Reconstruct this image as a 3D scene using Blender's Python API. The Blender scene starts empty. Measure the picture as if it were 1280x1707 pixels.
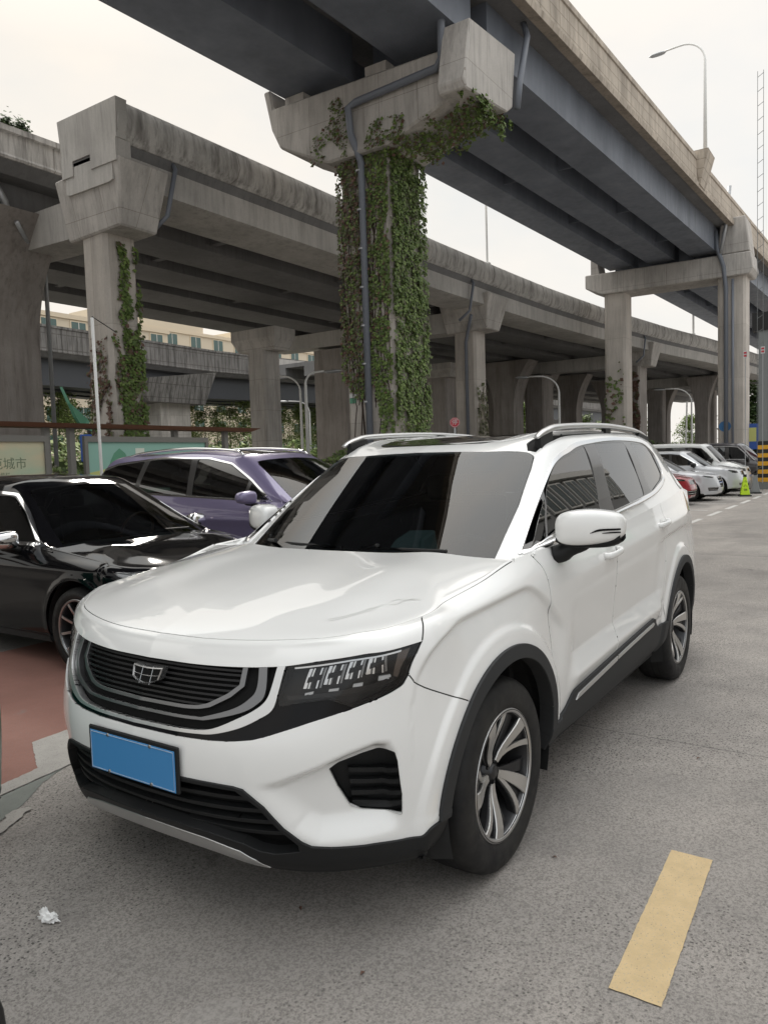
import bpy, bmesh, math, random
import numpy as np
from mathutils import Vector, Matrix, noise as mnoise
R=math.radians; PI=math.pi
SC=bpy.context.scene; COL=SC.collection
random.seed(7)
# ---------------------------------------------------------------- object helpers
def tag(o,label=None,cat=None,group=None,kind=None):
    if label: o['label']=label
    if cat: o['category']=cat
    if group: o['group']=group
    if kind: o['kind']=kind
    return o
def empty(name,loc=(0,0,0),rz=0,label=None,cat=None,group=None):
    o=bpy.data.objects.new(name,None); COL.objects.link(o); o.location=loc; o.rotation_euler=(0,0,rz)
    return tag(o,label,cat,group)
def link(name,me,mat,parent=None):
    o=bpy.data.objects.new(name,me); COL.objects.link(o)
    if mat is not None:
        for m in (mat if isinstance(mat,(list,tuple)) else [mat]): me.materials.append(m)
    if parent is not None: o.parent=parent
    return o
def copy_tree(o,parent=None):
    c=o.copy(); COL.objects.link(c); c.parent=parent
    for ch in list(o.children): copy_tree(ch,c)
    return c
# ---------------------------------------------------------------- mesh builder
class MB:
    def __init__(s): s.v=[];s.f=[];s.m=[];s.mi=0;s.sm=[];s.smooth=False
    def add(s,vs,fs):
        b=len(s.v); s.v+= [tuple(map(float,v)) for v in vs]
        for f in fs: s.f.append([b+i for i in f]); s.m.append(s.mi); s.sm.append(s.smooth)
        return s
    def quad(s,a,b,c,d): return s.add([a,b,c,d],[(0,1,2,3)])
    def box(s,x0,x1,y0,y1,z0,z1):
        v=[(x,y,z) for z in (z0,z1) for y in (y0,y1) for x in (x0,x1)]
        return s.add(v,[(0,2,3,1),(4,5,7,6),(0,1,5,4),(2,6,7,3),(0,4,6,2),(1,3,7,5)])
    def hexa(s,p):   # 8 points: bottom 4 (ccw), top 4
        return s.add(p,[(3,2,1,0),(4,5,6,7),(0,1,5,4),(1,2,6,5),(2,3,7,6),(3,0,4,7)])
    def prism(s,poly,ax,a,b):   # extrude 2d poly along axis ax from a to b
        def P(p,t):
            q=[p[0],p[1]]; q.insert(ax,t); return q
        n=len(poly); v=[P(p,a) for p in poly]+[P(p,b) for p in poly]
        return s.add(v,[tuple(range(n))[::-1],tuple(range(n,2*n))]+[(i,(i+1)%n,n+(i+1)%n,n+i) for i in range(n)])
    def sweep(s,prof,path,closed=False,cap=True):
        """prof: list of (a,b) offsets [a across(right), b up]; path: list of points (world), horizontal frames"""
        n=len(prof); P=[Vector(p) for p in path]; m=len(P); v=[]
        for i,p in enumerate(P):
            t=(P[min(i+1,m-1)]-P[max(i-1,0)]); t.z=0; t.normalize(); r=Vector((t.y,-t.x,0))
            for a,b in prof: v.append(tuple(p+r*a+Vector((0,0,b))))
        f=[]
        for i in range(m-1):
            for k in range(n): f.append((i*n+k,i*n+(k+1)%n,(i+1)*n+(k+1)%n,(i+1)*n+k))
        if cap: f+= [tuple(range(n))[::-1],tuple(range((m-1)*n,m*n))]
        return s.add(v,f)
    def tube(s,path,r,n=10,cap=True,rs=None):
        P=[Vector(p) for p in path]; m=len(P); v=[];f=[]; last=None
        for i,p in enumerate(P):
            t=(P[min(i+1,m-1)]-P[max(i-1,0)]).normalized()
            if last is None:
                u=t.orthogonal().normalized()
            else:
                u=(last-t*last.dot(t)).normalized()
            last=u; w=t.cross(u); rr=rs[i] if rs else r
            for k in range(n):
                a=2*PI*k/n; v.append(tuple(p+u*(rr*math.cos(a))+w*(rr*math.sin(a))))
        for i in range(m-1):
            for k in range(n): f.append((i*n+k,i*n+(k+1)%n,(i+1)*n+(k+1)%n,(i+1)*n+k))
        if cap: f+=[tuple(range(n))[::-1],tuple(range((m-1)*n,m*n))]
        return s.add(v,f)
    def lathe(s,prof,origin,axis='y',n=32,sgn=1,a0=0,a1=2*PI):
        """prof: (r, h) revolve around axis through origin"""
        full=abs(a1-a0-2*PI)<1e-6; N=n if full else n+1; m=len(prof); v=[];f=[]
        ox,oy,oz=origin
        for i in range(N):
            a=a0+(a1-a0)*i/n; c,q=math.cos(a),math.sin(a)
            for r,h in prof:
                if axis=='y': v.append((ox+r*c,oy+h*sgn,oz+r*q))
                elif axis=='z': v.append((ox+r*c,oy+r*q,oz+h*sgn))
                else: v.append((ox+h*sgn,oy+r*c,oz+r*q))
        for i in range(n):
            j=(i+1)%N
            for k in range(m-1): f.append((i*m+k,i*m+k+1,j*m+k+1,j*m+k))
        return s.add(v,f)
    def build(s,name,mat,parent=None,bevel=0,seg=1,smooth_angle=None,merge=False):
        me=bpy.data.meshes.new(name); me.from_pydata(s.v,[],s.f); 
        me.polygons.foreach_set('material_index',s.m)
        me.polygons.foreach_set('use_smooth',s.sm)
        me.validate(); me.update()
        if bevel or merge or smooth_angle is not None:
            bm=bmesh.new(); bm.from_mesh(me); bmesh.ops.remove_doubles(bm,verts=bm.verts,dist=1e-4)
            bmesh.ops.recalc_face_normals(bm,faces=bm.faces)
            if bevel:
                ed=[e for e in bm.edges if len(e.link_faces)==2 and e.calc_face_angle(0)>R(25)]
                bmesh.ops.bevel(bm,geom=ed,offset=bevel,segments=seg,affect='EDGES',profile=.5,clamp_overlap=True)
            bm.to_mesh(me); bm.free()
            if smooth_angle is not None:
                me.polygons.foreach_set('use_smooth',[True]*len(me.polygons))
                me.set_sharp_from_angle(angle=R(smooth_angle))
        return link(name,me,mat,parent)
# ---------------------------------------------------------------- materials
MATS={}
def mat(name,col=(.5,.5,.5),rough=.6,metal=0,spec=.5,coat=0,coatr=.03,**k):
    if name in MATS: return MATS[name]
    m=bpy.data.materials.new(name); m.use_nodes=True; b=m.node_tree.nodes['Principled BSDF']
    b.inputs['Base Color'].default_value=(*col,1); b.inputs['Roughness'].default_value=rough
    b.inputs['Metallic'].default_value=metal; b.inputs['Specular IOR Level'].default_value=spec
    b.inputs['Coat Weight'].default_value=coat; b.inputs['Coat Roughness'].default_value=coatr
    if 'emit' in k:
        b.inputs['Emission Color'].default_value=(*k['emit'],1); b.inputs['Emission Strength'].default_value=k.get('es',1)
    MATS[name]=m; return m
class NT:
    def __init__(s,m):
        s.m=m; s.t=m.node_tree; s.b=s.t.nodes['Principled BSDF']; s.tc=s.n('ShaderNodeTexCoord')
    def n(s,t,**k):
        x=s.t.nodes.new(t)
        for a,b in k.items(): setattr(x,a,b)
        return x
    def l(s,a,b): s.t.links.new(a,b)
    def coord(s,scale=(1,1,1),kind='Object',rot=(0,0,0)):
        g=s.n('ShaderNodeNewGeometry') if kind=='World' else None
        mp=s.n('ShaderNodeMapping'); mp.inputs['Scale'].default_value=scale; mp.inputs['Rotation'].default_value=rot
        s.l(g.outputs['Position'] if g else s.tc.outputs[kind],mp.inputs['Vector']); return mp.outputs[0]
    def noise(s,v,scale,detail=5,rough=.55,dist=0):
        x=s.n('ShaderNodeTexNoise'); x.inputs['Scale'].default_value=scale; x.inputs['Detail'].default_value=detail
        x.inputs['Roughness'].default_value=rough; x.inputs['Distortion'].default_value=dist; s.l(v,x.inputs['Vector']); return x.outputs['Fac']
    def vor(s,v,scale,feature='F1',out='Distance',rnd=1):
        x=s.n('ShaderNodeTexVoronoi',feature=feature); x.inputs['Scale'].default_value=scale; x.inputs['Randomness'].default_value=rnd
        s.l(v,x.inputs['Vector']); return x.outputs[out]
    def ramp(s,f,stops):
        x=s.n('ShaderNodeValToRGB'); s.l(f,x.inputs[0]); e=x.color_ramp.elements
        while len(e)<len(stops): e.new(.5)
        for i,(p,c) in enumerate(stops):
            e[i].position=p; e[i].color=(*c,1) if isinstance(c,(tuple,list)) else (c,c,c,1)
        return x.outputs[0]
    def mix(s,f,a,b,mode='MIX'):
        x=s.n('ShaderNodeMix',data_type='RGBA',blend_type=mode)
        for sock,val in ((x.inputs['Factor'],f),(x.inputs['A'],a),(x.inputs['B'],b)):
            if hasattr(val,'links'): s.l(val,sock)
            elif isinstance(val,(int,float)): sock.default_value=val if sock.name=='Factor' else (val,val,val,1)
            else: sock.default_value=(*val,1)
        return x.outputs['Result']
    def math(s,op,a,b=0,clamp=False):
        x=s.n('ShaderNodeMath',operation=op,use_clamp=clamp)
        for i,val in ((0,a),(1,b)):
            if hasattr(val,'links'): s.l(val,x.inputs[i])
            else: x.inputs[i].default_value=val
        return x.outputs[0]
    def bump(s,h,strength=.3,dist=.01):
        x=s.n('ShaderNodeBump'); x.inputs['Strength'].default_value=strength; x.inputs['Distance'].default_value=dist
        s.l(h,x.inputs['Height']); s.l(x.outputs[0],s.b.inputs['Normal'])
    def col(s,c): s.l(c,s.b.inputs['Base Color'])
    def rough(s,c): s.l(c,s.b.inputs['Roughness'])
def glass_mat(name,tint,ior=1.9,rough=.0,trans=.5):
    """tinted film glass: fresnel reflection over a tinted see-through pane"""
    m=bpy.data.materials.new(name); m.use_nodes=True; t=m.node_tree; t.nodes.clear()
    o=t.nodes.new('ShaderNodeOutputMaterial'); mx=t.nodes.new('ShaderNodeMixShader'); fr=t.nodes.new('ShaderNodeFresnel')
    fr.inputs['IOR'].default_value=ior; tr=t.nodes.new('ShaderNodeBsdfTransparent'); tr.inputs[0].default_value=(*tint,1)
    gl=t.nodes.new('ShaderNodeBsdfGlossy'); gl.inputs['Roughness'].default_value=rough; gl.inputs[0].default_value=(1,1,1,1)
    t.links.new(fr.outputs[0],mx.inputs[0]); t.links.new(tr.outputs[0],mx.inputs[1]); t.links.new(gl.outputs[0],mx.inputs[2]); t.links.new(mx.outputs[0],o.inputs[0])
    MATS[name]=m; return m
# ---------------------------------------------------------------- face soup on smooth surfaces
def soup(G,uu,vv,sgn=1,sym_u0=False,sym_v0=False):
    G=np.asarray(G,float); N=grid_normals(G)*sgn
    if sym_u0: N[0,:,1]=0
    if sym_v0: N[:,0,1]=0
    N/=np.maximum(np.linalg.norm(N,axis=2,keepdims=True),1e-9)
    nu,nv=G.shape[:2]
    UU=np.broadcast_to(np.asarray(uu)[:,None,None],(nu,nv,1)); VV=np.broadcast_to(np.asarray(vv)[None,:,None],(nu,nv,1))
    A=np.concatenate([G,N,UU,VV],2); out=[]
    A=[[tuple(x) for x in r] for r in A.tolist()]
    for i in range(nu-1):
        a=A[i];b=A[i+1]
        for j in range(nv-1):
            out.append([a[j],b[j],b[j+1],a[j+1]] if sgn>0 else [a[j],a[j+1],b[j+1],b[j]])
    return out
def inpoly(px,py,poly):
    px=np.asarray(px);py=np.asarray(py); r=np.zeros(px.shape,bool); n=len(poly); j=n-1
    for i in range(n):
        xi,yi=poly[i];xj,yj=poly[j]
        if yi!=yj:
            c=((yi>py)!=(yj>py))&(px<(xj-xi)*(py-yi)/(yj-yi)+xi); r^=c
        j=i
    return r
def _split(f,i,j,ax,ay,nx,ny):
    d=[(v[i]-ax)*nx+(v[j]-ay)*ny for v in f]
    if min(d)>-1e-7 or max(d)<1e-7: return [f]
    A=[];B=[];n=len(f)
    for k in range(n):
        v=f[k];w=f[(k+1)%n];dv=d[k];dw=d[(k+1)%n]
        if dv>=-1e-9: A.append(v)
        if dv<=1e-9: B.append(v)
        if (dv>1e-9 and dw<-1e-9) or (dv<-1e-9 and dw>1e-9):
            t=dv/(dv-dw); p=tuple(v[q]+(w[q]-v[q])*t for q in range(8)); A.append(p);B.append(p)
    return [g for g in (A,B) if len(g)>2]
def cut(faces,poly,i=6,j=7,cond=None):
    """split the soup along a closed polygon in coordinates (i,j); returns inside, outside"""
    if not faces: return [],[]
    poly=[(float(a),float(b)) for a,b in poly]
    x0=np.array([min(v[i] for v in f) for f in faces]);x1=np.array([max(v[i] for v in f) for f in faces])
    y0=np.array([min(v[j] for v in f) for f in faces]);y1=np.array([max(v[j] for v in f) for f in faces])
    ok=np.ones(len(faces),bool)
    if cond is not None: ok=np.array([cond(f[0]) for f in faces])
    segs={}
    n=len(poly)
    bx0,bx1=min(p[0] for p in poly),max(p[0] for p in poly); by0,by1=min(p[1] for p in poly),max(p[1] for p in poly)
    near=ok&(x1>=bx0)&(x0<=bx1)&(y1>=by0)&(y0<=by1)
    cand=np.nonzero(near)[0]
    cx0,cx1,cy0,cy1=x0[cand],x1[cand],y0[cand],y1[cand]
    for k in range(n):
        a=poly[k];b=poly[(k+1)%n]
        L=math.hypot(b[0]-a[0],b[1]-a[1])
        if L<1e-9: continue
        nx,ny=-(b[1]-a[1])/L,(b[0]-a[0])/L
        m=(cx1>=min(a[0],b[0]))&(cx0<=max(a[0],b[0]))&(cy1>=min(a[1],b[1]))&(cy0<=max(a[1],b[1]))
        if not m.any(): continue
        ii=np.nonzero(m)[0]
        mx=(cx0[ii]+cx1[ii])/2;my=(cy0[ii]+cy1[ii])/2; hx=(cx1[ii]-cx0[ii])/2;hy=(cy1[ii]-cy0[ii])/2
        dd=np.abs((mx-a[0])*nx+(my-a[1])*ny)-(hx*abs(nx)+hy*abs(ny))
        for q in ii[dd<=1e-9]: segs.setdefault(int(cand[q]),[]).append((a[0],a[1],nx,ny,min(a[0],b[0])-1e-6,max(a[0],b[0])+1e-6,min(a[1],b[1])-1e-6,max(a[1],b[1])+1e-6))
    pieces=[];rest=[]
    for q in cand:
        q=int(q); fs=[faces[q]]
        for (ax,ay,nx,ny,sx0,sx1,sy0,sy1) in segs.get(q,()):
            nf=[]
            for f in fs:
                if max(v[i] for v in f)<sx0 or min(v[i] for v in f)>sx1 or max(v[j] for v in f)<sy0 or min(v[j] for v in f)>sy1: nf.append(f)
                else: nf+=_split(f,i,j,ax,ay,nx,ny)
            fs=nf
        pieces+=fs
    rest=[faces[q] for q in np.nonzero(~near)[0]]
    if not pieces: return [],rest
    # robust interior point: area centroid
    C=[]
    for f in pieces:
        X=[v[i] for v in f];Y=[v[j] for v in f]; A=0;cx=0;cy=0
        for k in range(len(f)):
            k2=(k+1)%len(f); c=X[k]*Y[k2]-X[k2]*Y[k]; A+=c;cx+=(X[k]+X[k2])*c;cy+=(Y[k]+Y[k2])*c
        if abs(A)<1e-12: C.append((sum(X)/len(X),sum(Y)/len(Y)))
        else: C.append((cx/(3*A),cy/(3*A)))
    ins=inpoly([c[0] for c in C],[c[1] for c in C],poly)
    a=[f for f,t in zip(pieces,ins) if t]; b=[f for f,t in zip(pieces,ins) if not t]
    return a,rest+b
def mir(faces): return [[(v[0],-v[1],v[2],v[3],-v[4],v[5],v[6],v[7]) for v in f][::-1] for f in faces]
def shift(faces,d): return [[(v[0]+v[3]*d,v[1]+v[4]*d,v[2]+v[5]*d)+v[3:] for v in f] for f in faces]
def slab(faces,out=0.,inn=.012,bev=.0015):
    """raise the faces by out along their normals and add walls down to -inn round the true border"""
    key=lambda v:(round(v[0],4),round(v[1],4),round(v[2],4))
    cnt=set(); cand=[]
    for f in faces:
        n=len(f)
        for k in range(n):
            a,b=key(f[k]),key(f[(k+1)%n])
            if a!=b: cnt.add((a,b))
    for f in faces:
        n=len(f)
        for k in range(n):
            v,w=f[k],f[(k+1)%n]; a,b=key(v),key(w)
            if a==b or (b,a) in cnt or (abs(v[1])<2e-4 and abs(w[1])<2e-4): continue
            cand.append((v,w))
    # split border candidates at T-junctions and match them up again
    H={}; C=.012
    for v,w in cand:
        for p in (v,w): H.setdefault((int(p[0]//C),int(p[1]//C),int(p[2]//C)),set()).add(p[:3])
    segs=[]
    for v,w in cand:
        p=np.array(v[:3]);q=np.array(w[:3]);d=q-p;L=float(d@d); near=set()
        lo=[int((min(v[i],w[i])-1e-3)//C) for i in range(3)];hi=[int((max(v[i],w[i])+1e-3)//C) for i in range(3)]
        if (hi[0]-lo[0]+1)*(hi[1]-lo[1]+1)*(hi[2]-lo[2]+1)<400:
            for x in range(lo[0],hi[0]+1):
                for y in range(lo[1],hi[1]+1):
                    for z in range(lo[2],hi[2]+1): near|=H.get((x,y,z),set())
        ts=[]
        for r in near:
            e=np.array(r)-p; t=float(e@d)/max(L,1e-12)
            if 1e-3<t<1-1e-3 and t*t*L>2.5e-8 and (1-t)**2*L>2.5e-8 and float(np.linalg.norm(e-d*t))<1.5e-4: ts.append(t)
        ts=sorted(ts); pts=[v]+[tuple(v[i]+(w[i]-v[i])*t for i in range(8)) for t in ts]+[w]
        for i in range(len(pts)-1): segs.append((pts[i],pts[i+1]))
    k3=lambda v:(round(v[0]*3333),round(v[1]*3333),round(v[2]*3333))
    ends={}
    for i,(v,w) in enumerate(segs): ends.setdefault(k3([(v[j]+w[j])/2 for j in range(3)]),[]).append(i)
    def inner(i):
        v,w=segs[i]; m=k3([(v[j]+w[j])/2 for j in range(3)])
        for dx in (-1,0,1):
            for dy in (-1,0,1):
                for dz in (-1,0,1):
                    for j in ends.get((m[0]+dx,m[1]+dy,m[2]+dz),()):
                        if j==i: continue
                        a,b=segs[j]
                        if abs(a[0]-w[0])+abs(a[1]-w[1])+abs(a[2]-w[2])<6e-4 and abs(b[0]-v[0])+abs(b[1]-v[1])+abs(b[2]-v[2])<6e-4: return True
        return False
    top=shift(faces,out); walls=[]
    for i,(v,w) in enumerate(segs):
        if inner(i): continue
        e=Vector(w[:3])-Vector(v[:3]); nn=Vector(v[3:6]); o=e.cross(nn)
        if o.length<1e-9: continue
        o.normalize()
        def P(q,d,off,nv):
            return (q[0]+q[3]*d+o.x*off,q[1]+q[4]*d+o.y*off,q[2]+q[5]*d+o.z*off,nv.x,nv.y,nv.z,q[6],q[7])
        if bev>0:
            walls.append([P(w,out,0,(nn*.9+o*.3).normalized()),P(v,out,0,(nn*.9+o*.3).normalized()),P(v,out-bev,bev*.4,o),P(w,out-bev,bev*.4,o)])
            walls.append([P(w,out-bev,bev*.4,o),P(v,out-bev,bev*.4,o),P(v,-inn,bev*.4,o),P(w,-inn,bev*.4,o)])
        else: walls.append([P(w,out,0,o),P(v,out,0,o),P(v,-inn,0,o),P(w,-inn,0,o)])
    return top+walls
def fmesh(name,faces,mat_,parent=None,xf=None):
    V={};vs=[];ns=[];fs=[]
    for f in faces:
        ids=[]
        for v in f:
            k=(round(v[0],5),round(v[1],5),round(v[2],5),round(v[3],2),round(v[4],2),round(v[5],2))
            q=V.get(k)
            if q is None: q=len(vs);V[k]=q;vs.append(v[:3]);ns.append(v[3:6])
            if not ids or ids[-1]!=q: ids.append(q)
        if len(ids)>1 and ids[0]==ids[-1]: ids.pop()
        if len(set(ids))==len(ids) and len(ids)>2: fs.append(ids)
    me=bpy.data.meshes.new(name); me.from_pydata(vs,[],fs); me.update()
    me.polygons.foreach_set('use_smooth',[True]*len(me.polygons))
    try: me.normals_split_custom_set_from_vertices(ns)
    except Exception as e: print('normals',e)
    return link(name,me,mat_,parent)
def fit_glass(faces,mode,move=True):
    """replace a pane by the best quadratic sheet so that it reflects cleanly. mode 's': y=f(x,z), 'w': x=f(y,z) even in y"""
    if not faces: return faces
    P=np.array([v[:3] for f in faces for v in f])
    if mode=='s':
        sy=1 if P[:,1].mean()>0 else -1; c=P.mean(0); X=P[:,0]-c[0];Z=P[:,2]-c[2]; A=np.stack([np.ones(len(X)),X,Z,X*X,Z*Z,X*Z],1); k=np.linalg.lstsq(A,P[:,1],rcond=None)[0]
        def g(v):
            x,z=v[0]-c[0],v[2]-c[2]; y=k[0]+k[1]*x+k[2]*z+k[3]*x*x+k[4]*z*z+k[5]*x*z; n=np.array([-(k[1]+2*k[3]*x+k[5]*z),1,-(k[2]+2*k[4]*z+k[5]*x)])*sy; n/=np.linalg.norm(n); return (v[0],y,v[2],*n.tolist(),v[6],v[7])
    else:
        c=P.mean(0); Y=P[:,1];Z=P[:,2]-c[2]; A=np.stack([np.ones(len(Y)),Z,Z*Z,Y*Y,Y*Y*Z],1); k=np.linalg.lstsq(A,P[:,0],rcond=None)[0]
        def g(v):
            y,z=v[1],v[2]-c[2]; x=k[0]+k[1]*z+k[2]*z*z+k[3]*y*y+k[4]*y*y*z; n=np.array([1,-(2*k[3]*y+2*k[4]*y*z),-(k[1]+2*k[2]*z+k[4]*y*y)]); n/=np.linalg.norm(n); return (x,y,v[2],*n.tolist(),v[6],v[7])
    out=[]
    for f in faces: out.append([ (g(v) if move else v[:3]+g(v)[3:6]+v[6:]) for v in f])
    return out
def fit_all(panes):
    """one sheet for all side panes of a car"""
    allf=[f for p in panes for f in p]; r=fit_glass(allf,'s'); out=[];i=0
    for p in panes: out.append(r[i:i+len(p)]); i+=len(p)
    return out
def ribbon(pts,w,closed=False):
    """2-D polyline -> closed corridor polygon of width w"""
    n=len(pts); L=[];Rr=[]
    for i,p in enumerate(pts):
        a=pts[max(i-1,0)];b=pts[min(i+1,n-1)]; d=math.hypot(b[0]-a[0],b[1]-a[1]) or 1
        nx,ny=-(b[1]-a[1])/d*w/2,(b[0]-a[0])/d*w/2
        L.append((p[0]+nx,p[1]+ny));Rr.append((p[0]-nx,p[1]-ny))
    return L+Rr[::-1]
def spl(pts,n=6,closed=False):
    """Catmull-Rom through 2-D/3-D points"""
    P=np.array(pts,float); m=len(P); out=[]
    rng=range(m) if closed else range(m-1)
    for i in rng:
        p1=P[i];p2=P[(i+1)%m]; p0=P[i-1] if (i>0 or closed) else 2*p1-p2; p3=P[(i+2)%m] if (i+2<m or closed) else 2*p2-p1
        for k in range(n):
            t=k/n; out.append(tuple(.5*((2*p1)+(-p0+p2)*t+(2*p0-5*p1+4*p2-p3)*t*t+(-p0+3*p1-3*p2+p3)*t**3)))
    if not closed: out.append(tuple(P[-1]))
    return out
def rpoly(pts,r,n=4):
    """polygon with corners rounded by distance r (scalar or list)"""
    out=[];m=len(pts)
    for i in range(m):
        a=np.array(pts[i-1],float);p=np.array(pts[i],float);b=np.array(pts[(i+1)%m],float)
        rr=r[i] if isinstance(r,(list,tuple)) else r
        la=np.linalg.norm(a-p);lb=np.linalg.norm(b-p); q=min(rr,la*.48,lb*.48)
        if q<1e-6: out.append(tuple(p)); continue
        s=p+(a-p)/la*q; e=p+(b-p)/lb*q
        for k in range(n+1):
            t=k/n; out.append(tuple((1-t)**2*s+2*t*(1-t)*p+t*t*e))
    return out
def inset(poly,d):
    """shrink polygon by d (approx, works for smooth polys); positive = inward"""
    P=np.array(poly,float); n=len(P); A=0
    for k in range(n): A+=P[k][0]*P[(k+1)%n][1]-P[(k+1)%n][0]*P[k][1]
    s=1 if A>0 else -1; out=[]
    for k in range(n):
        a=P[k-1];p=P[k];b=P[(k+1)%n]
        e1=(p-a)/max(np.linalg.norm(p-a),1e-9);e2=(b-p)/max(np.linalg.norm(b-p),1e-9)
        n1=np.array([-e1[1],e1[0]])*s;n2=np.array([-e2[1],e2[0]])*s; q=n1+n2; l=np.linalg.norm(q)
        if l<1e-6: q=n1;l=1
        q/=l; c=max(q@n1,.45); out.append(tuple(p+q*d/c))
    return out
def sdist(px,py,poly,closed=True):
    """unsigned distance arrays to polyline"""
    px=np.asarray(px,float);py=np.asarray(py,float); D=np.full(px.shape,1e9); n=len(poly)
    for k in range(n if closed else n-1):
        ax,ay=poly[k];bx,by=poly[(k+1)%n]; dx,dy=bx-ax,by-ay; L=dx*dx+dy*dy or 1e-12
        t=np.clip(((px-ax)*dx+(py-ay)*dy)/L,0,1); D=np.minimum(D,np.hypot(px-ax-t*dx,py-ay-t*dy))
    return D
def text_mesh(name,body,size,mat_,parent=None,loc=(0,0,0),rot=(0,0,0),ext=.002,align='CENTER'):
    c=bpy.data.curves.new(name,'FONT'); c.body=body; c.size=size; c.extrude=ext; c.align_x=align; c.align_y='CENTER'
    o=bpy.data.objects.new(name,c); COL.objects.link(o); 
    dg=bpy.context.evaluated_depsgraph_get(); me=bpy.data.meshes.new_from_object(o.evaluated_get(dg)); bpy.data.objects.remove(o)
    o=link(name,me,mat_,parent); o.location=loc; o.rotation_euler=rot; return o

# ---------- smooth interpolation -------------------------------------------------
def tang(P, t, crease=()):
    n=len(P); T=np.zeros_like(P)
    for i in range(n):
        if i==0: T[i]=(P[1]-P[0])/(t[1]-t[0])
        elif i==n-1: T[i]=(P[-1]-P[-2])/(t[-1]-t[-2])
        else:
            a=(P[i]-P[i-1])/(t[i]-t[i-1]); b=(P[i+1]-P[i])/(t[i+1]-t[i])
            w=(t[i+1]-t[i])/(t[i+1]-t[i-1]); T[i]=a*w+b*(1-w)
    return T
def hermite(P, t, ts, crease=()):
    """P: (n,...) control points at params t; crease = indices with a sharp corner"""
    P=np.asarray(P,float); n=len(P); T=tang(P,t); out=[]
    for s in ts:
        i=min(max(int(np.searchsorted(t,s,side='right'))-1,0),n-2)
        h=t[i+1]-t[i]; x=(s-t[i])/h
        m0=T[i] if i not in crease else (P[i+1]-P[i])/h
        m1=T[i+1] if (i+1) not in crease else (P[i+1]-P[i])/h
        out.append((2*x**3-3*x*x+1)*P[i]+(x**3-2*x*x+x)*h*m0+(-2*x**3+3*x*x)*P[i+1]+(x**3-x*x)*h*m1)
    return np.array(out)
def grid_normals(G):
    du=np.gradient(G,axis=0); dv=np.gradient(G,axis=1)
    n=np.cross(du,dv); l=np.linalg.norm(n,axis=2,keepdims=True); l[l<1e-12]=1
    return n/l
def sst(x):
    x=np.clip(x,0,1); return x*x*(3-2*x)

# stations: y given for 0-5 & 17-19 , x given for 6-16
SY=[0,.25,.45,.62,.76,.86]
SX=[.50,.25,0,-.25,-.5,-1.1,-1.9,-2.35,-2.8,-3.2,-3.55]
TY=[.78,.45,0]
def row(front, fz, side, sz, tail, tz):
    r=[(front[i],SY[i],fz[i]) for i in range(6)]
    r+=[(SX[i],side[i],sz[i]) for i in range(11)]
    r+=[(tail[i],TY[i],tz) for i in range(3)]
    return r
def L(a,b,n): return [a+(b-a)*i/(n-1) for i in range(n)]
ROWS=[
 row([.872,.857,.812,.73,.61,.49],[.300,.292,.268,.258,.260,.262],[.845,.865,.87,.87,.87,.87,.87,.87,.86,.85,.82],[.26,.28,.30,.31,.31,.30,.31,.32,.32,.30,.30],[-3.60,-3.70,-3.72],.30),
 row([.905,.888,.845,.762,.65,.525],[.350,.340,.312,.31,.31,.31],[.875,.90,.91,.91,.905,.90,.905,.91,.90,.88,.85],[.34,.36,.38,.38,.38,.38,.38,.38,.38,.37,.37],[-3.70,-3.79,-3.81],.37),
 row([.945,.93,.880,.790,.668,.538],[.42]*6,[.885,.918,.93,.925,.92,.92,.925,.93,.92,.90,.865],[.45,.47,.48,.48,.48,.48,.48,.48,.48,.48,.48],[-3.76,-3.85,-3.87],.48),
 row([.960,.945,.898,.808,.685,.555],[.54]*6,[.892,.926,.94,.935,.93,.925,.93,.94,.935,.912,.87],[.57,.58,.59,.59,.59,.59,.59,.59,.59,.59,.59],[-3.78,-3.87,-3.89],.60),
 row([.958,.943,.897,.812,.692,.565],[.66]*6,[.896,.929,.945,.94,.935,.93,.935,.945,.94,.915,.87],[.69,.70,.71,.71,.71,.71,.71,.71,.71,.71,.71],[-3.77,-3.86,-3.88],.72),
 row([.925,.91,.865,.785,.678,.560],[.79]*6,[.893,.925,.942,.94,.938,.935,.94,.948,.94,.914,.865],[.81,.82,.83,.83,.83,.83,.84,.84,.84,.84,.84],[-3.75,-3.84,-3.86],.86),
 row([.882,.865,.822,.752,.655,.545],[.905,.905,.908,.915,.925,.935],[.884,.915,.93,.935,.938,.94,.945,.945,.935,.906,.855],[.945,.955,.965,.97,.965,.96,.97,.98,.98,.98,.98],[-3.74,-3.82,-3.84],1.0),
 row([.852,.836,.792,.717,.622,.515],[.958,.96,.966,.978,.99,1.002],[.865,.888,.90,.910,.918,.930,.935,.932,.92,.893,.84],[1.012,1.03,1.048,1.065,1.075,1.07,1.085,1.10,1.11,1.11,1.10],[-3.72,-3.80,-3.82],1.12),
 row([.822,.806,.76,.682,.585,.48],[.987,.988,.995,1.006,1.018,1.03],[.815,.825,.838,.855,.872,.900,.905,.90,.875,.835,.79],[1.038,1.064,1.096,1.145,1.160,1.165,1.205,1.235,1.26,1.28,1.28],[-3.70,-3.78,-3.80],1.25),
]
ROWS=np.array(ROWS)           # (9,20,3)
ROWS[8,3]=(.690,.622,1.005); ROWS[8,4]=(.612,.712,1.016); ROWS[8,5]=(.53,.782,1.026); ROWS[8,6]=(.44,.826,1.041)
ROWS[7,4]=(.635,.752,.989); ROWS[7,5]=(.560,.822,1.001); ROWS[7,6]=(.470,.868,1.020)
ROWS[6,4]=(.660,.756,.925); ROWS[6,5]=(.575,.838,.937); ROWS[6,6]=(.478,.892,.952)
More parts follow.
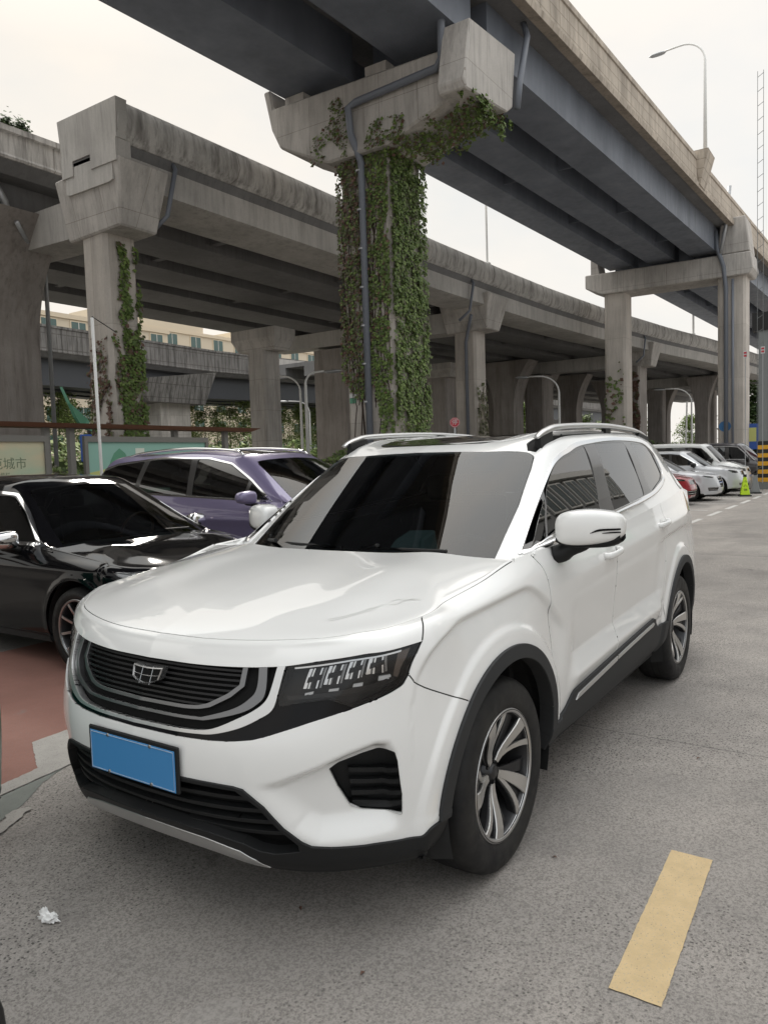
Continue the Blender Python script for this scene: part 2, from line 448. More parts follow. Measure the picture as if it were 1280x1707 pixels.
def station_t():
    P=ROWS[3:7].mean(axis=0); d=np.linalg.norm(np.diff(P,axis=0),axis=1)
    return np.concatenate([[0],np.cumsum(d)])
ST=station_t()
def hoodz(x,y):
    x=np.asarray(x,float); y=np.abs(y)
    zc=np.interp(x,HX,HZ)
    return zc-(.035+.045*sst((x+.1)/.7))*(y/.85)**2.4 + .012*np.exp(-((y-.52)/.13)**2)*sst((.7-x)/.4)
_hx=np.array([-.35,-.2,0,.25,.5,.7,.822,.9]); _hz=np.array([1.190,1.173,1.150,1.115,1.070,1.024,.987,.965])
HX=np.linspace(-.35,.9,120); HZ=hermite(_hz,_hx,HX)
NC=9   # hood reaches to station index 9 (x=-.25)
def cowl(y):   # rear edge of the bonnet
    return -.13-.115*(np.abs(y)/.8)**2
def u_curves(us, row):
    return hermite(row,ST,us)
def lower(us, vs, hood=True):
    """returns grid (len(us),len(vs),3), v 0..8 skirt, 8..11 bonnet"""
    R=[u_curves(us,ROWS[k]) for k in range(9)]
    R=np.array(R)                         # (9,nu,3)
    if hood:
        rim=R[8]; extra=[]
        tt=np.clip(us/ST[NC],0,1)
        yy=.80*tt**1.0; cx=cowl(yy)
        inner=np.stack([cx,yy,np.zeros_like(yy)],1)
        for k in (.12,.35,.65,1.0):
            p=rim*(1-k)+inner*k
            z=hoodz(p[:,0],p[:,1]); 
            zr=rim[:,2]-hoodz(rim[:,0],rim[:,1])
            p[:,2]=z+zr*(1-k)**2
            extra.append(p)
        R=np.concatenate([R,np.array(extra)])
    tv=np.array([0,1,2,3,4,5,6,7,8]+([9,10,11,12] if hood else []),float)
    # arclength-like v params
    G=hermite(R,tv,vs)                     # (nv,nu,3)
    return np.transpose(G,(1,0,2))
# upper body rows (longitudinal), u = 0 windscreen base, 1 header, then roof... 7 tail
UX=[0,1,1.6,2.5,3.5,4.5,5.3,6.0]
G0=[(-0.165, 0, 1.115), (-0.97, 0, 1.606), (-1.25, 0, 1.665), (-1.75, 0, 1.703), (-2.35, 0, 1.715), (-3.0, 0, 1.697), (-3.55, 0, 1.625), (-3.8, 0, 1.25)]
G1=[(-0.215, 0.38, 1.112), (-1.0, 0.34, 1.6016), (-1.27, 0.36, 1.666), (-1.77, 0.37, 1.702), (-2.35, 0.37, 1.714), (-3.0, 0.37, 1.698), (-3.53, 0.37, 1.6216), (-3.79, 0.45, 1.25)]
G2=[(-0.345, 0.71, 1.105), (-1.06, 0.585, 1.5896), (-1.3, 0.59, 1.666), (-1.8, 0.59, 1.699), (-2.35, 0.59, 1.71), (-3.0, 0.585, 1.694), (-3.5, 0.56, 1.6136), (-3.75, 0.68, 1.25)]
G3=[(-0.385, 0.785, 1.105), (-1.09, 0.655, 1.5692), (-1.33, 0.66, 1.628), (-1.83, 0.668, 1.658), (-2.35, 0.668, 1.669), (-3.0, 0.655, 1.654), (-3.43, 0.625, 1.5864), (-3.7, 0.74, 1.26)]
G4=[(-0.4, 0.825, 1.11), (-1.1, 0.705, 1.5274), (-1.37, 0.714, 1.561), (-1.85, 0.722, 1.586), (-2.35, 0.722, 1.596), (-3.0, 0.705, 1.576), (-3.38, 0.67, 1.5274), (-3.66, 0.765, 1.27)]
G5=[(-.41,.853,1.125),(-.98,.808,1.34),(-1.37,.815,1.37),(-1.85,.82,1.39),(-2.35,.815,1.41),(-2.95,.785,1.42),(-3.30,.75,1.41),(-3.60,.77,1.27)]
G6=[(-.42,.868,1.143),(-.85,.894,1.156),(-1.37,.902,1.175),(-1.85,.905,1.20),(-2.35,.900,1.235),(-2.85,.873,1.262),(-3.25,.830,1.28),(-3.55,.79,1.28)]
UR=np.array([G0,G1,G2,G3,G4,G5,G6]); UT=np.array(UX,float); UV=np.array([0,1,1.7,1.95,2.25,3.0,3.9])
def upper(us,vs):
    R=np.array([hermite(r,UT,us,crease=(6,)) for r in UR])
    G=hermite(R,UV,vs)
    return np.transpose(G,(1,0,2))
def fit_belt(U,top,gv,x0=-.40,x1=-3.45):
    m=(top[:,0]<=x0+.05)&(top[:,0]>=x1-.05)&(top[:,1]>.3); t=top[m]; o=np.argsort(t[:,0]); t=t[o]
    w=sst((np.asarray(gv)-2.9)/1.0)
    for i in range(U.shape[0]):
        x=U[i,-1,0]
        f=sst((x0+.04-x)/.06)*sst((x-x1)/.2)
        if f<=0: continue
        d=np.array([0,np.interp(x,t[:,0],t[:,1])-U[i,-1,1],np.interp(x,t[:,0],t[:,2])-U[i,-1,2]])*f
        U[i]+=d[None]*w[:,None]
    return U
def tess():
    us=np.concatenate([np.linspace(0,ST[6],120),np.linspace(ST[6],ST[9],76)[1:],np.linspace(ST[9],ST[10]+.12,44)[1:],np.linspace(ST[10]+.12,ST[16],130)[1:],np.linspace(ST[16],ST[19],40)[1:]])
    uF=us[us<=ST[NC]+1e-9]; 
    if uF[-1]<ST[NC]-1e-6: uF=np.append(uF,ST[NC]); us=np.sort(np.append(us,ST[NC]))
    vs=np.linspace(0,8,104)
    A=lower(us,vs,False)
    AH=lower(uF,np.concatenate([vs,np.linspace(8,12,50)[1:]]),True)
    n=len(uF)
    # use the bonnet-aware version for front skirt part, blend over a few columns
    S=A.copy(); 
    w=sst((us[:n]-ST[NC])/(ST[NC-2]-ST[NC]))[:,None,None]
    S[:n]=AH[:,:len(vs)]*w+A[:n]*(1-w)
    Hd=AH[:,len(vs)-1:].copy(); Hd[:,0]=S[:n,-1]
    U=upper(np.concatenate([np.linspace(0,1,50),np.linspace(1,5.3,110)[1:],np.linspace(5.3,6,24)[1:]]),np.concatenate([np.linspace(0,1.7,34),np.linspace(1.7,2.25,12)[1:],np.linspace(2.25,3.9,34)[1:]]))
    U=fit_belt(U,S[:,-1],np.concatenate([np.linspace(0,1.7,34),np.linspace(1.7,2.25,12)[1:],np.linspace(2.25,3.9,34)[1:]]))
    return us,vs,S,Hd,U
GU=np.concatenate([np.linspace(0,1,50),np.linspace(1,5.3,110)[1:],np.linspace(5.3,6,24)[1:]]);GV=np.concatenate([np.linspace(0,1.7,34),np.linspace(1.7,2.25,12)[1:],np.linspace(2.25,3.9,34)[1:]])
# =============================================================== materials
def make_mats():
    m=mat('white_paint',(.80,.80,.785),.25,0,.4,coat=1,coatr=.012)
    mat('rubber',(.022,.022,.023),.62,0,.25); mat('groove',(.008,.008,.008),.8)
    n=NT(MATS['rubber']); v=n.coord((1,1,1)); n.col(n.ramp(n.noise(v,7,6,.6),[(.35,(.012,.012,.013)),(.7,(.030,.029,.027))])); n.rough(n.ramp(n.noise(v,20),[(.3,.5),(.7,.75)]))
    mat('rim_silver',(.55,.55,.55),.32,1); mat('rim_face',(.60,.59,.57),.33,.9); mat('rim_dark',(.045,.045,.047),.35,.6); mat('brake',(.25,.24,.23),.4,.9)
    mat('black_plastic',(.012,.0125,.013),.5,0,.3); mat('gloss_black',(.003,.003,.004),.10,0,.22); mat('deep_black',(.004,.004,.004),.7,0,.2); mat('lamp_facet',(.20,.20,.20),.22,.95)
    mat('cladding',(.030,.031,.032),.62,0,.28)
    for nm in ('black_plastic','cladding'):
        n=NT(MATS[nm]); n.bump(n.noise(n.coord((1,1,1)),900,2),.12,.001)
    mat('chrome',(.80,.80,.80),.08,1); mat('satin_silver',(.66,.66,.655),.30,.85); mat('smoke_chrome',(.20,.20,.205),.28,.9); mat('grille_bar',(.008,.008,.009),.32,0,.35)
    mat('lamp_inner',(.008,.008,.009),.5,0,.2); mat('lamp_chrome',(.62,.62,.62),.12,1); mat('lamp_bright',(.85,.85,.83),.15,.6); mat('drl',(.9,.9,.9),.2); mat('lamp_amber',(.10,.075,.06),.2,.3)
    mat('cup_shade',(.62,.62,.60),.3,0,.5,coat=.7); mat('pillar_black',(.045,.042,.040),.28,0,.5,coat=.4); mat('roof_glass',(.012,.012,.012),.06,0,.6,coat=1)
    mat('badge_silver',(.42,.42,.42),.25,.9); mat('liner',(.012,.012,.012),.8); mat('interior',(.075,.075,.076),.7)
    mat('plate_blue',(.055,.235,.50),.45); mat('plate_rim',(.45,.55,.68),.4,.3); mat('transfer',(.60,.60,.58),.4)
    glass_mat('lens_glass',(.93,.93,.93),1.45); glass_mat('windscreen_glass',(.22,.26,.27),1.58,0); glass_mat('side_glass',(.09,.095,.09),2.15,0)
    glass_mat('clear_glass',(.35,.38,.37),1.7,0)
# =============================================================== the white SUV
def smooth_line_below(x,z,line):
    """signed distance under a polyline given left->right increasing x"""
    xs=[p[0] for p in line]; zs=[p[1] for p in line]
    return np.interp(x,xs,zs)-z
def suv_sculpt(S,us):
    N=grid_normals(S); N[0,:,1]=0
    X,Y,Z=S[...,0],S[...,1],S[...,2]
    D=np.zeros(X.shape)
    # bumper corner pockets (front view y,z)
    rec=[(.40,.560),(.439,.563),(.545,.578),(.642,.616),(.727,.659),(.790,.684),(.822,.676),(.836,.64),(.838,.53),(.832,.375),(.745,.360),(.634,.362),(.552,.42),(.473,.526)]
    edge=rec[1:10]
    front=(X>.42)
    ins=inpoly(Y,Z,rec)&front
    d=sdist(Y,Z,edge,False)
    dl_=sdist(Y,Z,[(.832,.375),(.745,.360),(.634,.352),(.56,.40),(.552,.42),(.473,.526),(.40,.56)],False)
    D-=np.where(ins,.050*sst(d/.032)*sst((Y-.44)/.22)*sst(dl_/.09),0)
    # character line of the bumper above the pocket
    # haunch crease over the front wheel (side view x,z)
    cr=spl([(.56,.80),(.545,.86),(.511,.912),(.462,.958),(.395,.991),(.29,1.014),(.078,1.031),(-.171,1.046),(-.265,1.044),(-.345,1.014),(-.438,.958),(-.52,.89),(-.62,.82)],5)
    reg=cr+[(-.62,.4),(.56,.4)]
    ins=inpoly(X,Z,reg)&(X<.6)
    d=sdist(X,Z,cr,False)
    fade=sst((.62-np.abs(X+.02))/.16)
    D-=np.where(ins,.020*sst(d/(.020+.022*sst((-X-.25)/.2)))*(1-.85*sst((d-.03)/.24))*fade,0)
    # wheel lips
    for cx,cz,r in ((-.02,.365,.485),(-2.83,.385,.475)):
        rr=np.hypot(X-cx,Z-cz)
        D+=.012*sst((r+.085-rr)/.03)*(Z>.3)*(X<.55)
    # rear haunch crease
    cr2=[(-2.05,1.0),(-2.2,1.02),(-2.45,1.045),(-2.9,1.06),(-3.3,1.05),(-3.5,1.03)]
    ins=(Z<np.interp(-X,[-p[0] for p in cr2],[p[1] for p in cr2]))
    d=sdist(X,Z,cr2,False)
    D-=np.where(ins,.016*sst(d/.03)*(1-.9*sst((d-.03)/.22))*sst((-X-2.1)/.3)*sst((3.6+X)/.2),0)
    # shoulder crease along the doors
    zl=np.interp(-X,[.6,.76,2.27,3.4],[1.0,1.013,1.095,1.13])
    fx=sst((-X-.55)/.4)*sst((3.5+X)/.4)
    D+=.010*np.maximum(0,1-np.abs(Z-zl)/.075)*fx
    # lower door sculpt
    ze=np.interp(-X,[.6,.766,2.142,2.4],[.652,.658,.712,.72]); fx=sst((-X-.66)/.10)*sst((2.30+X)/.13)
    t=Z-ze
    g=np.where(t>0,-.016*np.clip(1-t/.26,0,1),np.where(t>-.105,-.016+.036*np.clip(-t/.095,0,1),.020*np.clip(1-(-t-.105)/.07,0,1)))
    D+=g*fx
    return S+N*D[...,None]
def wheel(parent,x,y,side,M,r=.363,rr=.245,w=.235,spokes=5,seed=0,style='blade'):
    """side=+1 outer face towards +y ; y = outer sidewall plane"""
    t=MB(); t.smooth=True
    o=(x,y,r)
    prof=[(rr-.012,-.05),(rr-.004,-.018),(rr+.008,-.006),(rr+.03,.0),(rr+.07,.002),(r-.026,-.004),(r-.012,-.016),(r-.003,-.034),(r,-.06),(r,-w*.5),(r,-w+.06),(r-.004,-w+.034),(r-.02,-w+.010),(rr+.03,-w+.0),(rr-.01,-w+.02)]
    t.lathe([(a,b) for a,b in prof],o,'y',64,side)
    tyre=t.build('tyre',M['rubber'],parent)
    if style!='plain':
        g=MB()  # tread grooves
        for q in (.075,.115,.155): 
            g.lathe([(r+.0006,-q),(r+.0006,-q-.008)],o,'y',64,side)
        g.build('tread_groove',M['groove'],tyre)
    wh=MB(); wh.smooth=True
    wh.lathe([(rr-.012,-.045),(rr-.002,-.022),(rr+.003,-.008),(rr-.003,-.004),(rr-.014,-.010),(rr-.020,-.03),(rr-.030,-.08),(rr-.04,-.15),(rr-.035,-.2)],o,'y',64,side)
    wheelo=wh.build('wheel',M['rim_dark'],parent)
    fl=MB(); fl.smooth=True; fl.lathe([(rr-.016,-.016),(rr-.013,-.009),(rr-.006,-.0045),(rr+.002,-.006),(rr+.004,-.012)],o,'y',64,side); fl.build('rim_lip',M['rim_edge'],wheelo)
    tyre.parent=wheelo
    b=MB(); b.lathe([(.0,-.135),(.15,-.135),(.15,-.15),(rr-.04,-.16)],o,'y',32,side); b.build('brake_disc',M['brake'],wheelo)
    hub=MB(); hub.smooth=True; hub.lathe([(.0,-.050),(.024,-.051),(.029,-.055),(.032,-.064),(.058,-.070),(.064,-.09),(.066,-.13)],o,'y',32,side); hub.build('hub',M['rim_dark'],wheelo)
    a0=seed
    def P(rad,ang,h): return (x+rad*math.cos(ang),y+h*side,r+rad*math.sin(ang))
    sp=MB(); face=MB()
    def blade(b,ang0,ang1,w0,w1,h0,h1,depth,r0=.055,r1=rr-.012,n=6):
        v=[];f=[]
        for i in range(n+1):
            k=i/n; rad=r0+(r1-r0)*k; an=ang0+(ang1-ang0)*k**1.2; ww=(w0+(w1-w0)*k)/2/rad; h=h0+(h1-h0)*sst(k)
            v+=[P(rad,an-ww,h-.004),P(rad,an-ww*.9,h),P(rad,an+ww*.9,h),P(rad,an+ww,h-.004),P(rad,an+ww*.8,h-depth),P(rad,an-ww*.8,h-depth)]
        for i in range(n):
            for k in range(6): f.append((i*6+k,i*6+(k+1)%6,(i+1)*6+(k+1)%6,(i+1)*6+k))
        b.add(v,f)
    if style=='blade':
        for k in range(5):
            a=a0+k*2*PI/5
            blade(face,a,a+.12,.026,.066,-.056,-.010,.012,r0=.045)
            blade(face,a+.22,a+.60,.014,.030,-.058,-.012,.012,r0=.05)
            blade(sp,a+.02,a+.12,.030,.052,-.058,-.022,.035)
            blade(sp,a+.16,a+.40,.030,.075,-.060,-.030,.02); blade(sp,a-.16,a-.25,.02,.055,-.066,-.034,.02)
            blade(sp,a+.30,a+.62,.016,.024,-.060,-.022,.03)
        lug=MB()
        for k in range(5):
            a=a0+.9+k*2*PI/5; c=P(.045,a,0); lug.lathe([(0,-.060),(.008,-.060),(.009,-.075)],(c[0],y,c[2]),'y',8,side)
        lug.build('lug_nut',M['rim_dark'],wheelo)
    else:
        n=spokes
        for k in range(n):
            a=a0+k*2*PI/n
            blade(face,a,a,.02,.022,-.045,-.014,.03)
        if style=='multi':
            for k in range(n):
                a=a0+(k+.33)*2*PI/n; blade(face,a,a+.1,.012,.012,-.05,-.016,.03)
    face.build('spokes',M['rim_face'],wheelo)
    if sp.v: sp.build('spoke_webs',M['rim_dark'],wheelo)
    return wheelo
def build_suv():
    M=dict(paint=MATS['white_paint'],rubber=MATS['rubber'],groove=MATS['groove'],rim_edge=MATS['rim_silver'],rim_face=MATS['rim_face'],rim_dark=MATS['rim_dark'],brake=MATS['brake'])
    root=empty('suv',(0,0,0),0,'large white SUV with grey wheel arches and a blank blue number plate in the foreground','car')
    blk=MATS['black_plastic']; gloss=MATS['gloss_black']; chrome=MATS['chrome']; satin=MATS['satin_silver']; smoke=MATS['smoke_chrome']; grey=MATS['cladding']
    us,vs,S,Hd,U=tess()
    S=suv_sculpt(S,us); uF=us[us<=ST[NC]+1e-9]
    Hd[:,0]=S[:len(uF),-1]
    F=soup(S,us,vs,1,sym_u0=True)
    FH=soup(Hd,uF,np.linspace(8,12,Hd.shape[1]),1,sym_u0=True)
    FU=soup(U,GU,GV,-1,sym_v0=True)
    both=lambda f:f+mir(f)
    gaps=[]
    def take(faces,poly,i=6,j=7,cond=None): return cut(faces,poly,i,j,cond)
    # ---- wheel arches and cladding -------------------------------------------------
    def circ(cx,cz,r,a0,a1,n=48): return [(cx+r*math.cos(a0+(a1-a0)*k/n),cz+r*math.sin(a0+(a1-a0)*k/n)) for k in range(n+1)]
    side=lambda v: v[6]>.93
    flare=[]
    for cx,cz,r,rin in ((-.02,.365,.487,.437),(-2.83,.375,.482,.435)):
        zf=.378 if cx>-1 else .30
        outer=circ(cx,cz,r,(zf-cz)/r,PI)+([(cx-r,-.1),(cx+rin,-.1),(cx+rin,zf)] if cx>-1 else [(cx-r,-.1),(cx+r,-.1)])
        inner=circ(cx,cz,rin,-.0,PI)+[(cx-rin,-.1),(cx+rin,-.1)]
        reg,F=cut(F,outer,0,2,side); hole,reg=cut(reg,inner,0,2); 
        flare.append(cut(reg,[(-9,.285),(9,.285),(9,2),(-9,2)],0,2)[0])
    # ---- grey lower sill -----------------------------------------------------------
    sill=[(-.40,.20),(-.49,.405),(-.56,.405),(-.64,.432),(-.735,.492),(-.80,.497),(-2.02,.572),(-2.075,.565),(-2.14,.505),(-2.18,.492),(-2.45,.498),(-2.45,.20)]
    sl,F=cut(F,rpoly(sill,.02),0,2,side)
    rsill=[(-3.26,.2),(-3.26,.42),(-3.7,.44),(-4.1,.44),(-4.1,.2)]
    rb,F=cut(F,rsill,0,2,side)
    # ---- front valance (black) --------------------------------------------------------
    val=[(-.05,3.19),(.12,3.19),(.23,3.187),(.354,3.165),(.420,3.14),(.452,3.08),(.480,2.884),(.515,2.62),(.566,2.001),(.612,1.60),(.639,1.456),(.70,1.40),(.803,1.381),(.926,1.417),(1.02,1.33),(1.102,1.258),(1.30,1.25),(1.30,-.2),(-.05,-.2)]
    vl,F=cut(F,val,6,7,lambda v:v[6]<1.30 and v[7]<3.6)
    intake=[(-.05,3.10),(.23,3.10),(.354,3.08),(.43,3.05),(.465,2.85),(.50,2.62),(.55,2.03),(.600,1.55),(.600,1.32),(.52,1.22),(.47,1.28),(.42,1.47),(.30,1.60),(.184,1.68),(-.05,1.72)]
    it,vl=cut(vl,intake)
    skid=[(-.05,1.30),(.047,1.29),(.254,1.24),(.40,1.12),(.445,.80),(.475,.05),(-.05,.05)]
    sk,vl=cut(vl,skid)
    # ---- front mask: grille and lamps -----------------------------------------------------
    mask=[(-.05,6.09),(.167,6.09),(.299,6.095),(.438,6.12),(.556,6.165),(.666,6.30),(.818,6.42),(1.036,6.350),(1.019,6.008),(.985,5.557),(.961,5.405),(.92,5.312),(.856,5.162),(.772,4.985),(.663,4.757),(.529,4.438),(.482,4.341),(.409,4.275),(.325,4.243),(.199,4.235),(-.05,4.235)]
    mk_,F=cut(F,rpoly(mask,[0]+[.02]*6+[.008]+[.02]*11+[0,0],3))
    light=[(.563,6.145),(.666,6.27),(.818,6.39),(1.026,6.315),(1.011,6.01),(.977,5.565),(.953,5.43),(.914,5.34),(.85,5.19),(.79,5.06),(.712,5.267),(.621,5.20),(.557,5.126),(.548,5.30)]
    lt,mk_=cut(mk_,rpoly(light,.015,3))
    # grille elements
    t1o=[(.5555,6.155),(.548,5.50),(.537,5.062),(.50,4.84),(.436,4.60),(.35,4.42),(.28,4.375),(.161,4.355),(-.05,4.35)]
    t1i=[(.530,6.15),(.524,5.60),(.512,5.259),(.478,5.02),(.425,4.80),(.348,4.54),(.279,4.455),(.161,4.435),(-.05,4.43)]
    t2o=[(.49,6.15),(.501,5.429),(.478,5.15),(.425,4.93),(.315,4.71),(.27,4.68),(.161,4.665),(-.05,4.66)]
    t2i=[(.462,6.15),(.470,5.534),(.450,5.27),(.40,5.02),(.300,4.775),(.26,4.745),(.161,4.735),(-.05,4.73)]
    t3o=[(.420,6.14),(.422,5.562),(.381,5.288),(.310,5.00),(.27,4.93),(.215,4.90),(-.05,4.88)]
    t3i=[(.403,6.14),(.404,5.59),(.367,5.36),(.300,5.09),(.262,5.01),(.212,4.985),(-.05,4.965)]
    def sm(o): return spl(o,5)
    T1=sm(t1o)+sm(t1i)[::-1]; T2=sm(t2o)+sm(t2i)[::-1]; T3=rpoly(t3o,.02)+rpoly(t3i,.02)[::-1]
    grp=[f for f in mk_]
    g1,_=cut(grp,T1); g2,_=cut(grp,T2); g3,_=cut(grp,T3)
    inner=rpoly(t3i,.02)+[(-.05,6.14)]
    gi,mk2=cut(grp,inner)
    band=sm(t1i)+[(-.05,6.2),(.53,6.2)]
    ring,mk2=cut(mk2,[(.53,6.25)]+sm(t1i)+[(-.05,6.25)])
    fmesh('grille_surround',both(slab(shift(mk2,-.006),0,.03)),gloss,root)
    fmesh('grille_channel',both(shift(ring,-.024)),MATS['deep_black'],root)
    fmesh('grille_trim',both(slab(g1,.006,.02,.002)),satin,root)
    fmesh('grille_trim',both(slab(shift(g2,-.004),.0,.02,.002)),smoke,root)
    fmesh('grille_trim',both(slab(shift(g3,-.008),.0,.02,.002)),smoke,root)
    gr=fmesh('grille',both(shift(gi,-.035)),MATS['deep_black'],root)
    bars=[]
    for zz in (.796,.812,.828,.844,.860,.876,.892,.905):
        s_,_=cut(gi,[(-.02,zz-.0032),(.5,zz-.0032),(.5,zz+.0032),(-.02,zz+.0032)],1,2)
        if s_: bars+=slab(shift(s_,-.014),0,.016,.001)
    fmesh('grille_bars',both(bars),MATS['grille_bar'],gr)
    # headlights
    for sd in (1,-1):
        q=(lambda f:f) if sd>0 else mir
        hl=fmesh('headlight',q(shift(lt,-.055)+slab(shift(lt,-.002),0,.052,0)[len(lt):]),MATS['lamp_inner'],root)
        def piece(nm,poly,dep,m,rise=.0,inn=.01):
            a,_=cut(lt,poly)
            if a: fmesh(nm,q(slab(shift(a,-dep),rise,inn,.001)),m,hl)
        rr_=[[(.626,5.975),(.689,6.078),(.673,5.653),(.652,5.488),(.62,5.523)],[(.701,6.04),(.758,6.12),(.742,5.661),(.709,5.557),(.688,5.585)],[(.77,6.15),(.829,6.18),(.817,5.732),(.777,5.639),(.759,5.671)],[(.852,6.213),(.935,6.221),(.903,5.732),(.853,5.687),(.832,5.721)]]
        for k,p in enumerate(rr_):
            piece('reflector',p,.040,MATS['lamp_facet'],0,.010)
            c=np.mean(p,axis=0)
            u0_=min(q_[0] for q_ in p); u1_=max(q_[0] for q_ in p); v0_=min(q_[1] for q_ in p); v1_=max(q_[1] for q_ in p); W_=u1_-u0_
            for t_,w_,m_,dp in ((.05,.16,'lamp_chrome',.030),(.30,.07,'lamp_bright',.024),(.44,.20,'lamp_inner',.026),(.68,.08,'lamp_chrome',.022),(.84,.10,'lamp_facet',.030)):
                ua=u0_+W_*t_-.004; piece('light_guide',[(ua,v0_+.02),(ua+W_*w_,v0_+.02),(ua+W_*w_+.012,v1_-.02),(ua+.012,v1_-.02)],dp,MATS[m_],0,.010)
            piece('lamp_cell',[(u0_+W_*.15,v0_+.16),(u0_+W_*.80,v0_+.22),(u0_+W_*.85,v0_+.36),(u0_+W_*.2,v0_+.30)],.021,MATS['lamp_inner'],0,.008)
        for p in ([(.632,5.413),(.659,5.447),(.657,5.385),(.631,5.360)],[(.71,5.475),(.742,5.487),(.740,5.435),(.708,5.425)],[(.79,5.545),(.822,5.555),(.820,5.490),(.787,5.480)],[(.882,5.650),(.928,5.655),(.930,5.575),(.878,5.56)]):
            piece('running_light',p,.012,MATS['drl'],0,.01)
        piece('light_bar',[(.58,6.13),(.769,6.25),(.984,6.24),(.981,6.17),(.771,6.182),(.582,6.07)],.018,MATS['lamp_chrome'],0,.01)
        piece('lamp_step',[(.57,5.36),(.70,5.40),(.85,5.50),(.935,5.62),(.94,5.52),(.86,5.38),(.72,5.31),(.58,5.27)],.012,gloss,0,.03)
        piece('side_marker',[(.975,6.20),(1.008,6.22),(.995,5.95),(.955,5.56),(.94,5.60),(.966,5.95)],.02,MATS['lamp_amber'],0,.01)
        fmesh('lens',q(slab(shift(lt,-.001),0,.004,.001)),MATS['lens_glass'],hl)
    # lower intake
    itk=fmesh('lower_intake',both(shift(it,-.05)+slab(it,0,.05,0)[len(it):]),MATS['deep_black'],root)
    bars=[]
    for zz in (.385,.425,.465,.505,.54):
        s_,_=cut(it,[(-.02,zz-.006),(.7,zz-.006),(.7,zz+.006),(-.02,zz+.006)],1,2)
        if s_: bars+=slab(shift(s_,-.022),0,.025,.002)
    fmesh('intake_bar',both(bars),blk,itk)
    _,vl=cut(vl,[(.56,.15),(.545,.262),(.50,.272),(.455,.305),(.428,.372),(.25,.372),(.25,.15)],0,2)
    fmesh('front_valance',both(slab(vl,.009,.03,.004)),blk,root)
    # silver skid plate with a notched lower edge
    sk1=[f for f in sk]
    fmesh('skid_plate',both(slab(sk1,.012,.02,.004)),satin,root)
    for y0,y1 in ((-.40,-.27),(-.20,-.06),(.06,.20),(.27,.40)):
        nb=MB()
        ym=(y0+y1)/2; xx=float(np.interp(abs(ym),[0,.25,.45],[.868,.856,.812]))
        x1=float(np.interp(abs(y0),[0,.25,.45],[.868,.856,.812])); x2=float(np.interp(abs(y1),[0,.25,.45],[.868,.856,.812]))
        zb=float(np.interp(abs(ym),[0,.25,.45],[.325,.312,.272]))
        nb.hexa([(x1-.06,y0+.025,zb-.022),(x1-.035,y0+.025,zb-.020),(x2-.035,y1-.025,zb-.020),(x2-.06,y1-.025,zb-.022),(x1-.07,y0,zb+.01),(x1-.012,y0,zb+.012),(x2-.012,y1,zb+.012),(x2-.07,y1,zb+.01)])
        nb.build('skid_tab',satin,root,bevel=.004)
    # fog lamp pocket
    fog=[(.724,3.43),(.754,3.603),(.829,3.791),(.897,3.94),(.919,3.894),(.925,3.652),(.927,2.682),(.918,2.122),(.812,2.19),(.778,2.33),(.747,2.895)]
    fg,F=cut(F,rpoly(fog,.02,4))
    bars=[]
    for za,zb in ((.575,.560),(.535,.522),(.495,.483),(.46,.450)):
        s_,_=cut(fg,[(.70,za-.006),(.78,zb-.008),(.86,za),(.86,za+.014),(.78,zb+.006),(.70,za+.008)],1,2)
        if s_: bars+=slab(shift(s_,-.018),0,.02,.002)
    for sd in (1,-1):
        q=(lambda f:f) if sd>0 else mir
        p_=fmesh('fog_vent',q(shift(fg,-.05)+slab(shift(fg,.0),.003,.05,.002)[len(fg):]),blk,root)
        fmesh('vent_blade',q(bars),blk,p_)
    # ---- shut lines ------------------------------------------------------------------
    w=.0045
    def gap(F,line,w=w,i=6,j=7,cond=None,vs_=None):
        g,F=cut(F,ribbon(line,w),i,j,cond); gaps.extend(g); return F
    def gapz(F,line,wid=.005):     # side-view lines in x,z
        g,F=cut(F,ribbon(line,wid),0,2,lambda v:v[6]>.9); gaps.extend(g); return F
    # bonnet line: v just under 8 (v unit is ~0.06-0.1 m there)
    g,F=cut(F,[(-.1,7.93),(1.795,7.95),(1.795,8.1),(-.1,8.1)]); gaps+=g
    F=gapz(F,[(.556,.880),(.541,.854),(.50,.828),(.466,.811),(.40,.78),(.30,.735)])
    g,F=cut(F,ribbon([(1.068,8.05),(1.064,7.819),(1.045,6.851),(1.034,6.36)],.006),6,7); gaps+=g
    dl=[(-.400,1.150),(-.412,1.13),(-.434,1.09),(-.444,1.02),(-.446,.932),(-.466,.799),(-.484,.664),(-.519,.45),(-.53,.38)]
    bl=[(-1.33,1.19),(-1.345,1.05),(-1.352,.80),(-1.352,.40)]
    rl=[(-2.405,1.26),(-2.415,1.08),(-2.40,.95),(-2.335,.80),(-2.30,.65),(-2.33,.50)]
    door_f=[(-.392,1.35)]+[(p[0],p[1]) for p in dl]+[(-1.352,.38),(-1.352,.80),(-1.345,1.05),(-1.33,1.35)]
    door_r=bl[::-1][:0]+[(-1.352,.38),(-1.352,.80),(-1.345,1.05),(-1.33,1.35),(-2.40,1.35)]+rl+[(-2.33,.38)]
    for L_ in (dl,bl,rl): F=gapz(F,spl(L_,4),.0085)
    df,F=cut(F,door_f,0,2,lambda v:v[6]>.9); dr,F=cut(F,door_r,0,2,lambda v:v[6]>.9)
    # fuel flap is on the far side, tail gate line
    F=gapz(F,[(-3.60,1.27),(-3.62,.9),(-3.60,.5)])
    # front bumper and wings
    bump_,F=cut(F,[(-.1,-.1),(-.1,8.2),(1.068,8.2),(1.064,7.819),(1.045,6.851),(1.032,6.345),(1.019,6.01),(.982,5.565),(1.001,5.381),(1.096,4.954),(1.233,4.359),(1.40,3.6),(1.40,-.1)],6,7,lambda v:v[6]<1.5)
